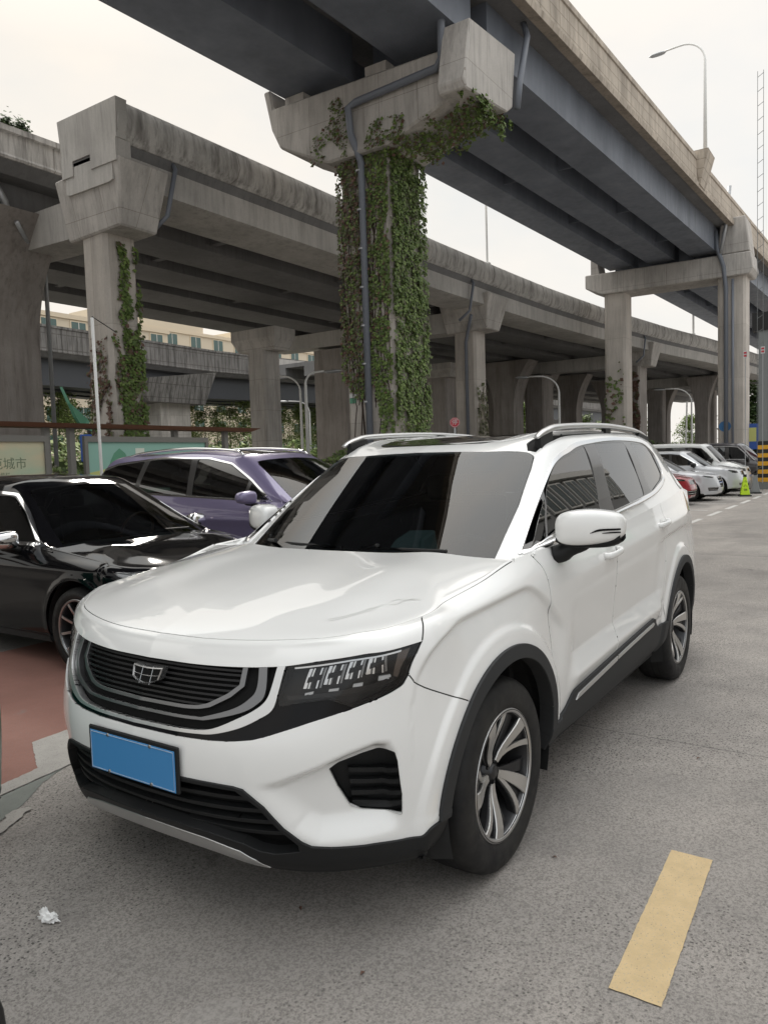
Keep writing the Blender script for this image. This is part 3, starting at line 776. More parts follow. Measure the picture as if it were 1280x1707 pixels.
    wing,F=cut(F,[(1.0,-.1),(1.0,8.2),(2.15,8.2),(2.15,-.1)],6,7)
    bits,F=cut(F,[(-1,-1),(-1,9),(2.6,9),(2.6,-1)]); wing=wing+bits
    P_=M['paint']
    fmesh('front_bumper',both(slab(bump_,0,.012)),P_,root)
    fmesh('bonnet',both(slab(FH,0,.015)),P_,root)
    for sd in (1,-1):
        q=(lambda f:f) if sd>0 else mir
        fmesh('front_wing',q(slab(wing,0,.012)),P_,root)
        d1=fmesh('front_door',q(slab(df,0,.012)),P_,root); d2=fmesh('rear_door',q(slab(dr,0,.012)),P_,root)
        for fl in flare: fmesh('wheel_arch_trim',q(slab(fl,.014,.05,.006)),grey,root)
        fmesh('sill_cladding',q(slab(sl,.014,.03,.006)),grey,root)
        # bright strip on the sill
        for a,b in (((-.745,.452),(-1.345,.498)),((-1.36,.499),(-2.05,.543))):
            pts=[(a[0],a[1]-.008),(a[0]-.03,a[1]+.016),(b[0]+.0,b[1]+.012),(b[0],b[1]-.012)]
            if b[0]<-2: pts=[(a[0],a[1]-.010),(a[0],a[1]+.013),(b[0]+.03,b[1]+.012),(b[0],b[1]-.004),(b[0]+.03,b[1]-.016)]
            s_,_=cut(sl,pts,0,2); 
            if s_: fmesh('sill_strip',q(slab(s_,.020,.0,.003)),satin,root)
        # handles
        for hx,hz,hy,pr in ((-1.235,1.060,.944,d1),(-2.30,1.118,.932,d2)):
            hb=MB(); hb.smooth=True
            path=[(hx+.085,sd*(hy-.005),hz-.004),(hx+.075,sd*(hy+.022),hz-.003),(hx+.03,sd*(hy+.034),hz),(hx-.05,sd*(hy+.035),hz+.004),(hx-.10,sd*(hy+.028),hz+.008),(hx-.12,sd*(hy-.005),hz+.010)]
            pp=spl(path,4); ring_=[]
            for i,p in enumerate(pp):
                tt=Vector(pp[min(i+1,len(pp)-1)])-Vector(pp[max(i-1,0)]); tt.normalize()
                up=Vector((0,0,1)); sdv=tt.cross(up).normalized()
                for a in range(10):
                    an=2*PI*a/10; ring_.append(tuple(Vector(p)+up*(.017*math.sin(an))+sdv*(.010*math.cos(an))))
            n=len(pp); hb.add(ring_,[(i*10+k,i*10+(k+1)%10,(i+1)*10+(k+1)%10,(i+1)*10+k) for i in range(n-1) for k in range(10)]+[tuple(range(10))[::-1],tuple(range((n-1)*10,n*10))])
            h_=hb.build('door_handle',P_,pr)
            cup_shade=[(hx-.02+.055*math.cos(a),hz-.006+.034*math.sin(a)) for a in np.linspace(0,2*PI,24,endpoint=False)]
            src=df if pr is d1 else dr
            c_,_=cut(src,cup_shade,0,2); 
            if c_: fmesh('handle_cup_shade',q(shift(c_,.0012)),MATS['cup_shade'],pr)  # flush patch of greyer white: shade of the handle recess put into colour
    fmesh('rear_body',both(slab(F,0,.012)),P_,root)
    fmesh('rear_valance',both(slab(rb,.008,.02)),grey,root)
    fmesh('panel_gap',both(shift(gaps,-.006)),MATS['deep_black'],root)
    # ---- greenhouse --------------------------------------------------------------------
    wsp=[(-.05,-.1),(-.05,1.70),(.214,1.765),(.439,1.837),(.767,1.862),(.93,1.835),(.975,1.72),(.972,1.109),(.985,-.1)]
    ws,FU=cut(FU,rpoly(wsp,[0,.02,.02,.02,.02,.03,.05,.02,0],4))
    dlo=[(.074,2.024),(.378,2.124),(.71,2.225),(1.10,2.20),(1.8,2.03),(2.533,1.985),(3.717,1.99),(4.25,2.04),(4.42,2.30),(4.47,3.10),(4.20,3.34),(3.55,3.60),(1.83,3.66),(.615,3.66),(.10,2.62)]
    # the belt corner near the mirror
    dlo=[(.074,2.024),(.378,2.124),(.71,2.225),(1.10,2.20),(1.8,2.03),(2.533,1.985),(3.717,1.99),(4.20,2.03),(4.40,2.28),(4.47,3.05),(4.28,3.30),(3.55,3.56),(1.83,3.64),(.615,3.64),(.28,3.40),(.10,2.6)]
    dl_poly=rpoly(dlo,[.05,.1,.1,.1,.2,.2,.2,.2,.2,.2,.2,.2,.2,.1,.1,.1],4)
    dd,FU=cut(FU,dl_poly)
    glass=MATS['side_glass']
    def pull(dst,poly,n=4): 
        a,b=cut(dst,poly); return a,b
    tri=[(.145,2.15),(.30,2.19),(.55,2.29),(.43,3.30),(.40,3.38),(.30,3.22)]
    g1=[(.475,3.46),(.463,3.30),(.615,2.30),(.817,2.31),(1.196,2.29),(2.02,2.115),(1.58,3.30),(1.535,3.50)]
    g2=[(2.326,2.09),(3.438,2.12),(3.19,3.32),(3.13,3.48),(1.87,3.55),(1.90,3.35)]
    g3=[(3.66,2.13),(4.18,2.16),(4.30,2.35),(4.36,3.02),(4.20,3.20),(3.62,3.44),(3.50,3.42),(3.49,3.30)]
    panes=[]
    for p in (tri,g1,g2,g3):
        a,dd=cut(dd,rpoly(p,.05,3)); panes.append(a)
    panes=fit_all(panes)
    # chrome surround
    chr_,dd2=cut(dd,dl_poly)   # all
    innerp=inset(dl_poly,.0)
    edge_in=[]
    P0=np.array(dl_poly); n=len(P0)
    # strip in (u,v): widths differ per direction (v unit ~.15 m, u unit ~.35 m)
    sc=np.array([.62,.17]); Q=P0*sc; ins_=np.array(inset([tuple(q) for q in Q],.0135))/sc
    core,chrm=cut(chr_,[tuple(p) for p in ins_])
    roof=[(.99,-.1),(1.0,.9),(1.03,1.15),(1.35,1.24),(3.6,1.26),(3.9,1.15),(3.95,-.1)]
    sr,FU=cut(FU,rpoly([(1.18,-.1),(1.20,.95),(1.36,1.12),(3.6,1.15),(3.85,1.0),(3.9,-.1)],[0,.1,.1,.1,.1,0],4))
    dt,FU=cut(FU,[(1.0,1.69),(1.15,1.60),(1.5,1.62),(1.9,1.75),(5.2,1.77),(5.2,1.81),(1.9,1.83),(1.2,1.86),(1.0,1.82)])
    rw,FU=cut(FU,[(5.36,-.1),(5.36,1.3),(5.45,1.5),(5.9,1.5),(5.9,-.1)])
    ws_fit=fit_glass(ws,'w')
    fmesh('windscreen',both(slab(shift(ws_fit,-.002),0,.004,.001)),MATS['windscreen_glass'],root)
    frit,_=cut(ws,[(-.05,-.1),(-.05,2),(1.1,2),(1.1,-.1)])
    # dark band round the windscreen
    core_ws,fr=cut(ws,[(.10,-.1),(.10,1.62),(.46,1.76),(.75,1.78),(.90,1.76),(.935,1.6),(.945,1.0),(.95,-.1)])
    fmesh('windscreen_band',both(shift(fr,-.012)),MATS['deep_black'],root)
    fmesh('roof_shell',both(slab(FU,0,.012)),P_,root)
    fmesh('sunroof',both(slab(sr,.001,.01)),MATS['roof_glass'],root)
    fmesh('roof_ditch',both(shift(dt,-.008)),MATS['deep_black'],root)
    fmesh('rear_window',both(slab(rw,0,.005)),MATS['roof_glass'],root)
    for sd in (1,-1):
        q=(lambda f:f) if sd>0 else mir
        fmesh('window_chrome',q(slab(chrm,.006,.01,.003)),chrome,root)
        fmesh('window_pillar',q(slab(core,.001,.01,.001)),MATS['pillar_black'],root)
        bp_=spl([(-.435,.812,1.143),(-.50,.846,1.160),(-.58,.872,1.174),(-.677,.884,1.187),(-1.05,.884,1.208),(-1.514,.889,1.240),(-1.95,.884,1.270),(-2.354,.868,1.301),(-2.66,.838,1.338),(-2.86,.810,1.385)],5); v=[]
        cb=MB(); cb.smooth=True
        for p in bp_: v+=[(p[0],sd*(p[1]+.002),p[2]-.014),(p[0],sd*(p[1]+.011),p[2]-.007),(p[0],sd*(p[1]+.009),p[2]+.006),(p[0],sd*(p[1]-.002),p[2]+.010)]
        cb.add(v,[(i*4+k,i*4+k+1,(i+1)*4+k+1,(i+1)*4+k) for i in range(len(bp_)-1) for k in range(3)]); cb.build('belt_chrome',chrome,root)
        for a in panes: fmesh('side_window',q(slab(shift(a,-.002),0,.004,.001)),glass,root)
    # cowl
    c=MB(); c.smooth=True; n=24; top=[];bot=[]
    def cowl_pts(yy):
        return (cowl(yy)+.03, yy, float(hoodz(cowl(yy),yy))-.012)
    for sd in (1,-1):
        v=[];f=[]
        for i in range(n+1):
            yy=.86*i/n; x1=float(cowl(min(yy,.8))); z1=float(hoodz(x1,min(yy,.8)))-.022
            uu=U[0]; jj=np.argmin(np.abs(U[0][:,1]-yy)+ (0 if yy<.8 else 0)); p=U[0][jj] 
            v+=[(x1+.02,sd*yy,z1),(float(np.interp(yy,U[0][:60,1],U[0][:60,0]))-.02,sd*yy,float(np.interp(yy,U[0][:60,1],U[0][:60,2]))-.004)]
        for i in range(n): f.append((2*i,2*i+1,2*i+3,2*i+2))
        c.add(v,f)
    c.build('cowl_panel',blk,root)
    # white corner piece between bonnet, wing and windscreen pillar
    for sd in (1,-1):
        v=[];nn=8; col=[]
        Hend=Hd[-1]                       # bonnet end column: rim -> cowl corner
        def A(k): 
            q=Hend[int(round(k*(Hend.shape[0]-1)))]; return np.array(q)
        ii=[np.argmin(np.abs(us-t)) for t in np.linspace(ST[NC],ST[NC]+.20,nn+1)]
        u0=U[0]
        jb=np.linspace(len(u0)-1,np.argmin(np.abs(u0[:,1]-.72)),9).astype(int)
        cA=[A(k/8) for k in range(9)]; cB=[u0[j]+np.array([.0,0,.004]) for j in jb]
        cB[0]=S[ii[-1],-1]
        G=np.zeros((nn+1,9,3))
        for a in range(nn+1):
            t=a/nn; off=S[ii[a],-1]-(cA[0]*(1-t)+cB[0]*t)
            for b_ in range(9): G[a,b_]=cA[b_]*(1-t)+cB[b_]*t+off*(1-b_/8)
        fc=soup(G,np.arange(nn+1),np.arange(9),1)
        a,_=cut(fc,[(.25,-.1),(.25,8.2),(nn+.1,8.2),(nn+.1,-.1)])
        fmesh('wing_corner',(a if sd>0 else mir(a)),P_,root)
    # wipers
    for (a,b,cc) in (((-.50,-.70,1.150),(-.30,-.35,1.165),(-.27,-.02,1.162)),((-.36,.05,1.150),(-.29,.28,1.162),(-.31,.52,1.160))):
        m_=MB(); m_.tube(spl([a,b,cc],5),.008,6); m_.tube([(a[0]+.02,a[1],a[2]+.004),(b[0]+.01,b[1]-.1,b[2]+.014)],.011,6); m_.build('wiper',blk,root)
    # mirrors (the far one is folded in a little)
    for sd in (1,-1):
        mX,mY,mH=(-.62,1.052,.136) if sd>0 else (-.80,1.00,.118)
        bm=bmesh.new(); bmesh.ops.create_cube(bm,size=1)
        bmesh.ops.subdivide_edges(bm,edges=bm.edges,cuts=5,use_grid_fill=True)
        for v in bm.verts:
            p=v.co*2; x,y,z=p
            # superellipsoid
            l=(abs(x)**4+abs(y)**4.0+abs(z)**3.6)**(1/3.8); p=p/l
            x,y,z=p
            hx=.085*(1-.25*max(0,y)); hy=mH; hz=.082*(1-.20*max(0,y)-.02*max(0,-y))
            if z<0: hz*=.92
            x2=x*hx; 
            if x<0: x2=max(x*hx,-.045)          # flat mirror side faces the rear
            v.co=Vector((mX+x2-.035*y,sd*(mY+y*hy),1.248+z*hz+.004*y))
        me=bpy.data.meshes.new('door_mirror'); bm.to_mesh(me); bm.free()
        if sd<0: me.flip_normals()
        me.polygons.foreach_set('use_smooth',[True]*len(me.polygons))
        mo=link('door_mirror',me,P_,root); md=mo.modifiers.new('s','SUBSURF'); md.levels=1; md.render_levels=1
        g=MB(); g.smooth=True
        pts=spl([(mX+.02,sd*.89,1.125),(mX+.01,sd*.925,1.135),(mX+.005,sd*.965,1.158),(mX,sd*(mY-.01),1.180)],4)
        g.tube(pts,.035,10,rs=[.040,.040,.041,.042,.042,.042,.040,.038,.036,.034,.032,.028,.02][:len(pts)])
        g.build('mirror_arm',blk,mo)
        u_=MB(); u_.smooth=True
        v=[];nq=14
        for i in range(nq+1):
            t=-1+2*i/nq; yy=mY+t*(mH-.008); th=1.248-.080*.92*(1-abs(t)**4*.35)
            for dx,dz in ((.055,.016),(.058,-.004),(.0,-.014),(-.045,-.004),(-.04,.016)): v.append((mX+dx*(1-.2*abs(t))-.035*t,sd*yy,th+dz+.004*t))
        u_.add(v,[(i*5+k,i*5+k+1,(i+1)*5+k+1,(i+1)*5+k) for i in range(nq) for k in range(4)]); u_.build('mirror_base',blk,mo)
        s=MB(); 
        def mp(y,z,e=.003):   # front face of the housing
            t=(y-1.052)/.142; zz=(z-1.248)/.08
            k=max(0,1-abs(t)**3.2-abs(zz)**3.2)**(1/4)
            return (-.62+.085*(1-.25*max(0,t))*k-.035*t+e,sd*y,z)
        top_=[(1.075,1.232),(1.10,1.246),(1.13,1.250),(1.184,1.250)]; bt=[(1.075,1.230),(1.10,1.237),(1.13,1.241),(1.184,1.242)]
        for tt_,bb_ in ((top_,bt),([(1.12,1.232),(1.15,1.236),(1.184,1.236)],[(1.12,1.229),(1.15,1.230),(1.184,1.230)])):
            tt2=spl(tt_,4);bb2=spl(bb_,4); v=[mp(*p) for p in tt2]+[mp(*p) for p in bb2]; n_=len(tt2)
            s.add(v,[(i,i+1,n_+i+1,n_+i) for i in range(n_-1)])
        if sd>0: s.build('turn_signal',gloss,mo)
        gl=MB(); gl.box(mX-.050,mX-.044,min(sd*(mY-mH+.015),sd*(mY+mH-.02)),max(sd*(mY-mH+.015),sd*(mY+mH-.02)),1.19,1.30); gl.build('mirror_glass',MATS['chrome'],mo)
    # roof rails
    for sd in (1,-1):
        g=MB(); g.smooth=True
        path=spl([(-1.10,sd*.612,1.664),(-1.15,sd*.614,1.688),(-1.22,sd*.616,1.708),(-1.36,sd*.620,1.731),(-1.75,sd*.615,1.748),(-2.25,sd*.612,1.756),(-2.80,sd*.605,1.742),(-3.08,sd*.600,1.716),(-3.24,sd*.596,1.682)],5)
        n=len(path); v=[]
        for i,p in enumerate(path):
            t=i/(n-1); wv=.015+.012*math.sin(PI*t); hv=(.008+.010*math.sin(PI*t)**.5) if 0<t<1 else .006
            for k in range(10):
                a=2*PI*k/10; v.append((p[0],p[1]+wv*math.cos(a),p[2]+hv*math.sin(a)-hv))
        g.add(v,[(i*10+k,i*10+(k+1)%10,(i+1)*10+(k+1)%10,(i+1)*10+k) for i in range(n-1) for k in range(10)]+[tuple(range(10))[::-1],tuple(range((n-1)*10,n*10))])
        ro=g.build('roof_rail',satin,root)
        for x0,x1 in ((-1.13,-1.30),(-2.20,-2.30),(-2.95,-3.20)):
            f=MB()
            zt=lambda x: float(np.interp(-x,[1.06,1.2,1.36,1.75,2.25,2.8,3.08,3.24],[1.652,1.690,1.708,1.725,1.733,1.72,1.70,1.672]))
            f.hexa([(x1,sd*.60-.012,1.60),(x0,sd*.60-.012,1.60),(x0,sd*.60+.03*1,1.60),(x1,sd*.60+.03,1.60),(x1,sd*.60-.004,zt(x1)),(x0,sd*.60-.004,zt(x0)),(x0,sd*.60+.022,zt(x0)),(x1,sd*.60+.022,zt(x1))])
            f.build('rail_foot',blk,ro)
    # wheels
    for x in (0,-2.815):
        for sd in (1,-1):
            wheel(root,x,.928*sd,sd,M,seed=1.05 if x==0 else .35)
    # wheel housings (open below), underside and cabin floor
    for cx in (-.02,-2.83):
        for sd in (1,-1):
            wh=MB(); wh.lathe([(.445,-.03),(.47,-.10),(.47,-.50),(.30,-.50),(.05,-.50)],(cx,.94*sd,.37),'y',24,sd,a0=-.35,a1=PI+.35); wh.build('wheel_housing',MATS['liner'],root)
    ub=MB(); ub.box(-.44+.0,.60,-.44,.44,.22,.80); ub.box(.3,.72,-.50,.50,.30,.34); ub.box(-2.33,-.49,-.86,.86,.27,.34); ub.box(-3.75,-3.32,-.70,.70,.30,.60); ub.box(-3.4,-2.3,-.44,.44,.25,.6); ub.box(-.5,.4,-.72,.72,.78,.84)
    ub.box(-3.6,-.35,-.80,.80,.52,.56); ub.box(-.40,-.36,-.78,.78,.5,1.08)
    for sd in (1,-1):
        ub.hexa([(-3.3,min(sd*.87,sd*.85),.3),(-.45,min(sd*.87,sd*.85),.3),(-.45,max(sd*.87,sd*.85),.3),(-3.3,max(sd*.87,sd*.85),.3),(-3.3,min(sd*.84,sd*.82),1.12),(-.45,min(sd*.84,sd*.82),1.05),(-.45,max(sd*.84,sd*.82),1.05),(-3.3,max(sd*.84,sd*.82),1.12)]) if False else None
    ub.build('underbody',MATS['liner'],root)
    # mud flap
    for sd in (1,-1):
        m_=MB(); m_.hexa([(-.53,min(sd*.70,sd*.89),.285),(-.50,min(sd*.70,sd*.89),.285),(-.50,max(sd*.70,sd*.89),.285),(-.53,max(sd*.70,sd*.89),.285),(-.52,min(sd*.70,sd*.91),.42),(-.47,min(sd*.70,sd*.91),.42),(-.47,max(sd*.70,sd*.91),.42),(-.52,max(sd*.70,sd*.91),.42)]); m_.build('mud_flap',MATS['liner'],root,bevel=.006)
    # cabin
    ds=MB(); ds.smooth=True
    ds.hexa([(-.75,-.74,.80),(-.36,-.74,.80),(-.36,.74,.80),(-.75,.74,.80),(-.78,-.72,1.02),(-.42,-.70,1.10),(-.42,.70,1.10),(-.78,.72,1.02)]); ds.build('dashboard',MATS['interior'],root,bevel=.03,seg=3)
    for x in (-1.45,-2.3):
        for y in ((-.37,.37) if x>-2 else (-.5,0,.5)):
            s_=MB(); s_.box(x-.25,x+.27,y-.22,y+.22,.60,.74); s_.hexa([(x-.30,y-.22,.70),(x-.16,y-.22,.70),(x-.16,y+.22,.70),(x-.30,y+.22,.70),(x-.45,y-.20,1.28),(x-.35,y-.20,1.28),(x-.35,y+.20,1.28),(x-.45,y+.20,1.28)]); s_.box(x-.48,x-.38,y-.12,y+.12,1.29,1.46)
            s_.build('seat',MATS['interior'],root,bevel=.04,seg=3)
    sw=MB(); sw.smooth=True; c0=Vector((-.86,.37,1.0)); ring=[c0+Vector((.06*math.sin(a),.18*math.cos(a),.17*math.sin(a))) for a in np.linspace(0,2*PI,28)]
    sw.tube(ring,.015,8,cap=False); sw.tube([c0+Vector((0,-.17,0)),c0+Vector((.03,0,-.02)),c0+Vector((0,.17,0))],.02,8); sw.build('steering_wheel',MATS['interior'],root)
    hl_=MB(); 
    pts=[]
    for i in range(14): 
        y=-.60+1.2*i/13; pts.append((-1.12,y,1.545-.05*(y/.6)**2))
    # number plate
    zp=.580; fr=MB(); fr.box(.957,.968,-.232,.232,.508,.664); pl=fr.build('number_plate',blk,root,bevel=.004)
    bp=MB(); bp.box(.9685,.9705,-.219,.219,.512,.650); bpo=bp.build('blue_panel',MATS['plate_blue'],pl,bevel=.0008)
    ed=MB(); 
    ed.tube([(.9712,-.214,.517),(.9712,.214,.517),(.9712,.214,.645),(.9712,-.214,.645),(.9712,-.214,.517)],.0014,5); ed.build('plate_rim',MATS['plate_rim'],pl)
    bl=MB()
    for yy,zz in ((-.12,.645),(.10,.645),(-.12,.517),(.10,.517)): bl.lathe([(0,.004),(.005,.003),(.007,0)],(.9705,yy,zz),'x',10)
    bl.build('plate_bolt',MATS['brake'],pl)
    # badge: shield with six dark cells
    def shield(y0,y1,z0,zm,z1,n=6):
        # top edge slightly dished, bottom bowed to a point
        t=[(y0+(y1-y0)*i/n, z1-.004*math.sin(PI*i/n)) for i in range(n+1)]
        b=[(y1-(y1-y0)*.06-(y1-y0)*.88*i/n, zm-(zm-z0)*math.sin(PI*i/n)**.8) for i in range(n+1)]
        return t+b
    def sx(y,z): return .905-.38*y*y-.38*(z-.83)
    yc=.022; outer=[(yc+a,b) for a,b in shield(-.073,.073,.833,.850,.889)]; innr=inset(outer,.0048)
    bm_=MB(); n=len(outer)
    v=[(sx(a,b)+.016,a,b) for a,b in outer]+[(sx(a,b)+.020,a,b) for a,b in inset(outer,.0025)]+[(sx(a,b)+.014,a,b) for a,b in innr]+[(sx(a,b)-.01,a,b) for a,b in outer]
    f=[]
    for i in range(n):
        j=(i+1)%n; f+=[(i,j,n+j,n+i),(n+i,n+j,2*n+j,2*n+i),(3*n+i,3*n+j,j,i)]
    bm_.add(v,f)
    for yy in (yc-.025,yc+.025):
        bm_.hexa([(sx(yy,.83)+.014,yy-.0013,.832),(sx(yy,.83)+.0155,yy,.832),(sx(yy,.83)+.014,yy+.0013,.832),(sx(yy,.83)+.005,yy,.832),(sx(yy,.89)+.014,yy-.0013,.888),(sx(yy,.89)+.0155,yy,.888),(sx(yy,.89)+.014,yy+.0013,.888),(sx(yy,.89)+.005,yy,.888)])
    for k in range(8):
        a=yc-.066+.132*k/8;b=yc-.066+.132*(k+1)/8; za=.863-.005*math.sin(PI*k/8);zb=.863-.005*math.sin(PI*(k+1)/8)
        bm_.add([(sx(a,za)+.014,a,za-.0012),(sx(b,zb)+.014,b,zb-.0012),(sx(b,zb)+.016,b,zb),(sx(a,za)+.016,a,za),(sx(b,zb)+.014,b,zb+.0012),(sx(a,za)+.014,a,za+.0012)],[(0,1,2,3),(3,2,4,5)])
    bg=bm_.build('badge',MATS['badge_silver'],root)
    bk=MB(); bk.add([(sx(a,b)+.0125,a,b) for a,b in inset(outer,.003)],[tuple(range(n))]); bk.build('badge_backing',MATS['deep_black'],bg)
    # worn promotional transfer on the bonnet
    dc=[]
    def hood_piece(poly):
        a,_=cut(FH,poly); return shift(a,.0012)
    cx,cv=.962,9.544; ro=[(cx+.030*math.cos(a),cv+.115*math.sin(a)) for a in np.linspace(0,2*PI,28,endpoint=False)]; ri=[(cx+.024*math.cos(a),cv+.092*math.sin(a)) for a in np.linspace(0,2*PI,28,endpoint=False)]
    a,_=cut(FH,ro); i_,a=cut(a,ri); dc+=shift(a,.0012)
    for l_ in ([(.62,9.1),(.76,9.28),(.88,9.44)],[(.99,9.50),(1.03,9.46),(1.06,9.35)],[(.63,9.02),(.75,9.2),(.86,9.34)]): dc+=hood_piece(ribbon(spl(l_,5),.012))
    for k in range(9):
        u_=.80+.0125*k; v_=9.36+.0148*k; dc+=hood_piece([(u_,v_),(u_+.005,v_+.01),(u_+.005,v_+.055),(u_,v_+.045)])
    for k in range(9):
        u_=.985+.006*k; v_=9.56-.011*k; dc+=hood_piece([(u_,v_),(u_+.006,v_-.006),(u_+.006,v_+.045),(u_,v_+.05)])
    fmesh('bonnet_transfer',dc,MATS['transfer'],root)
    return root
# =============================================================== other vehicles
def tess_generic(P):
    """same surface family as above, other proportions"""
    xk,xv=P['xmap']; zk,zv=P['zmap']; hw=P['hw']/.945
    def fx(x): return np.interp(x,xk,xv)
    def fz(z): return np.interp(z,zk,zv)
    rows=ROWS.copy(); rows[...,0]=fx(ROWS[...,0]); rows[...,1]=ROWS[...,1]*hw; rows[...,2]=fz(ROWS[...,2])
    if 'zrow' in P: rows=P['zrow'](rows)
    k=P.get('res',.6)
    us=np.concatenate([np.linspace(0,ST[6],int(90*k)),np.linspace(ST[6],ST[16],int(190*k))[1:],np.linspace(ST[16],ST[19],int(36*k))[1:]])
    us=np.sort(np.append(us,ST[NC])); nf=int(np.nonzero(us<=ST[NC]+1e-9)[0][-1])+1; uF=us[:nf]
    vs=np.linspace(0,8,int(84*k))
    R_=np.array([hermite(r,ST,us) for r in rows]); A=np.transpose(hermite(R_,np.arange(9.),vs),(1,0,2))
    rim=R_[8][:nf]; tt=np.clip(uF/ST[NC],0,1); yy=.80*tt; inner=np.stack([fx(cowl(yy)),yy*hw,0*yy],1)
    ix=np.interp; inv=lambda x: np.interp(x,xv,xk)
    extra=[]
    for q in (.12,.35,.65,1.0):
        p=rim*(1-q)+inner*q; z=fz(hoodz(inv(p[:,0]),p[:,1]/hw)); zr=rim[:,2]-fz(hoodz(inv(rim[:,0]),rim[:,1]/hw))
        p[:,2]=z+zr*(1-q)**2; extra.append(p)
    RR=np.concatenate([R_[:,:nf],np.array(extra)])
    H=np.transpose(hermite(RR,np.arange(13.),np.linspace(8,12,int(36*k))),(1,0,2)); H[:,0]=A[:nf,-1]
    # arches
    N=grid_normals(A); N[0,:,1]=0; X,Y,Z=A[...,0],A[...,1],A[...,2]; D=np.zeros(X.shape)
    for cx in (0,-P['wb']):
        rr=np.hypot(X-cx,Z-P['r']); D+=.009*sst((P['ra']+.07-rr)/.05)*(Z>.25)
    if 'waist' in P:
        zl=P['waist']; D+=.012*np.maximum(0,1-np.abs(Z-zl)/.08)*(X<.3)*(X>-P['wb']-.6)
    A=A+N*D[...,None]
    G=np.array(P['G'],float); T=np.arange(G.shape[1],dtype=float)
    us2=np.linspace(0,T[-1],int(150*k)); gv=np.concatenate([np.linspace(0,1.7,int(26*k)),np.linspace(1.7,2.25,int(10*k)+2)[1:],np.linspace(2.25,3.9,int(26*k))[1:]])
    Rg=np.array([hermite(r,T,us2) for r in G]); U=np.transpose(hermite(Rg,UV,gv),(1,0,2))
    U=fit_belt(U,A[:,-1],gv,G[6][0][0]+.02,G[6][-1][0]+.1)
    return us,uF,vs,A,H,U,us2,gv,fx,fz
def GH(base,hdr,roof,rear,tail,wr,wb_,zb,n=4):
    """greenhouse rows. base/hdr/rear/tail: (x,z) on the centre line, roof: list of (x,z), wr roof half width, wb_ belt half width, zb belt height (front, rear)"""
    cl=[base,hdr]+roof+[rear,tail]; m=len(cl); G=[[] for _ in range(7)]
    for i,(x,z) in enumerate(cl):
        t=i/(m-1); end=(i==0 or i==m-1); sg=1 if i<m/2 else -1
        xb=x-(.18 if i==0 else (-.14 if i==m-1 else 0)); zbelt=zb[0]+(zb[1]-zb[0])*min(1,max(0,(cl[0][0]-x)/(cl[0][0]-cl[-1][0])))
        if end:
            G[0].append((x,0,z));G[1].append((x-sg*.03,.40*wb_/.9,z-.004));G[2].append((x-sg*.12,.74*wb_/.9,z-.012));G[3].append((x-sg*.16,.80*wb_/.9,z-.005));G[4].append((x-sg*.17,.835*wb_/.9,z));G[5].append((x-sg*.18,.86*wb_/.9,z+.015));G[6].append((x-sg*.19,.885*wb_/.9,zbelt))
        else:
            e=(i==1 or i==m-2); dx=-.07*sg if e else 0
            G[0].append((x,0,z));G[1].append((x+dx*.3,wr*.55,z-.010));G[2].append((x+dx,wr*.90,z-.034));G[3].append((x+dx*1.3,wr,z-.055));G[4].append((x+dx*1.4,wr+.045,z-.095))
            G[5].append((x+dx*.5,wr+(wb_-wr)*.62,zbelt+(z-zbelt)*.42));G[6].append((x,wb_,zbelt))
    return G
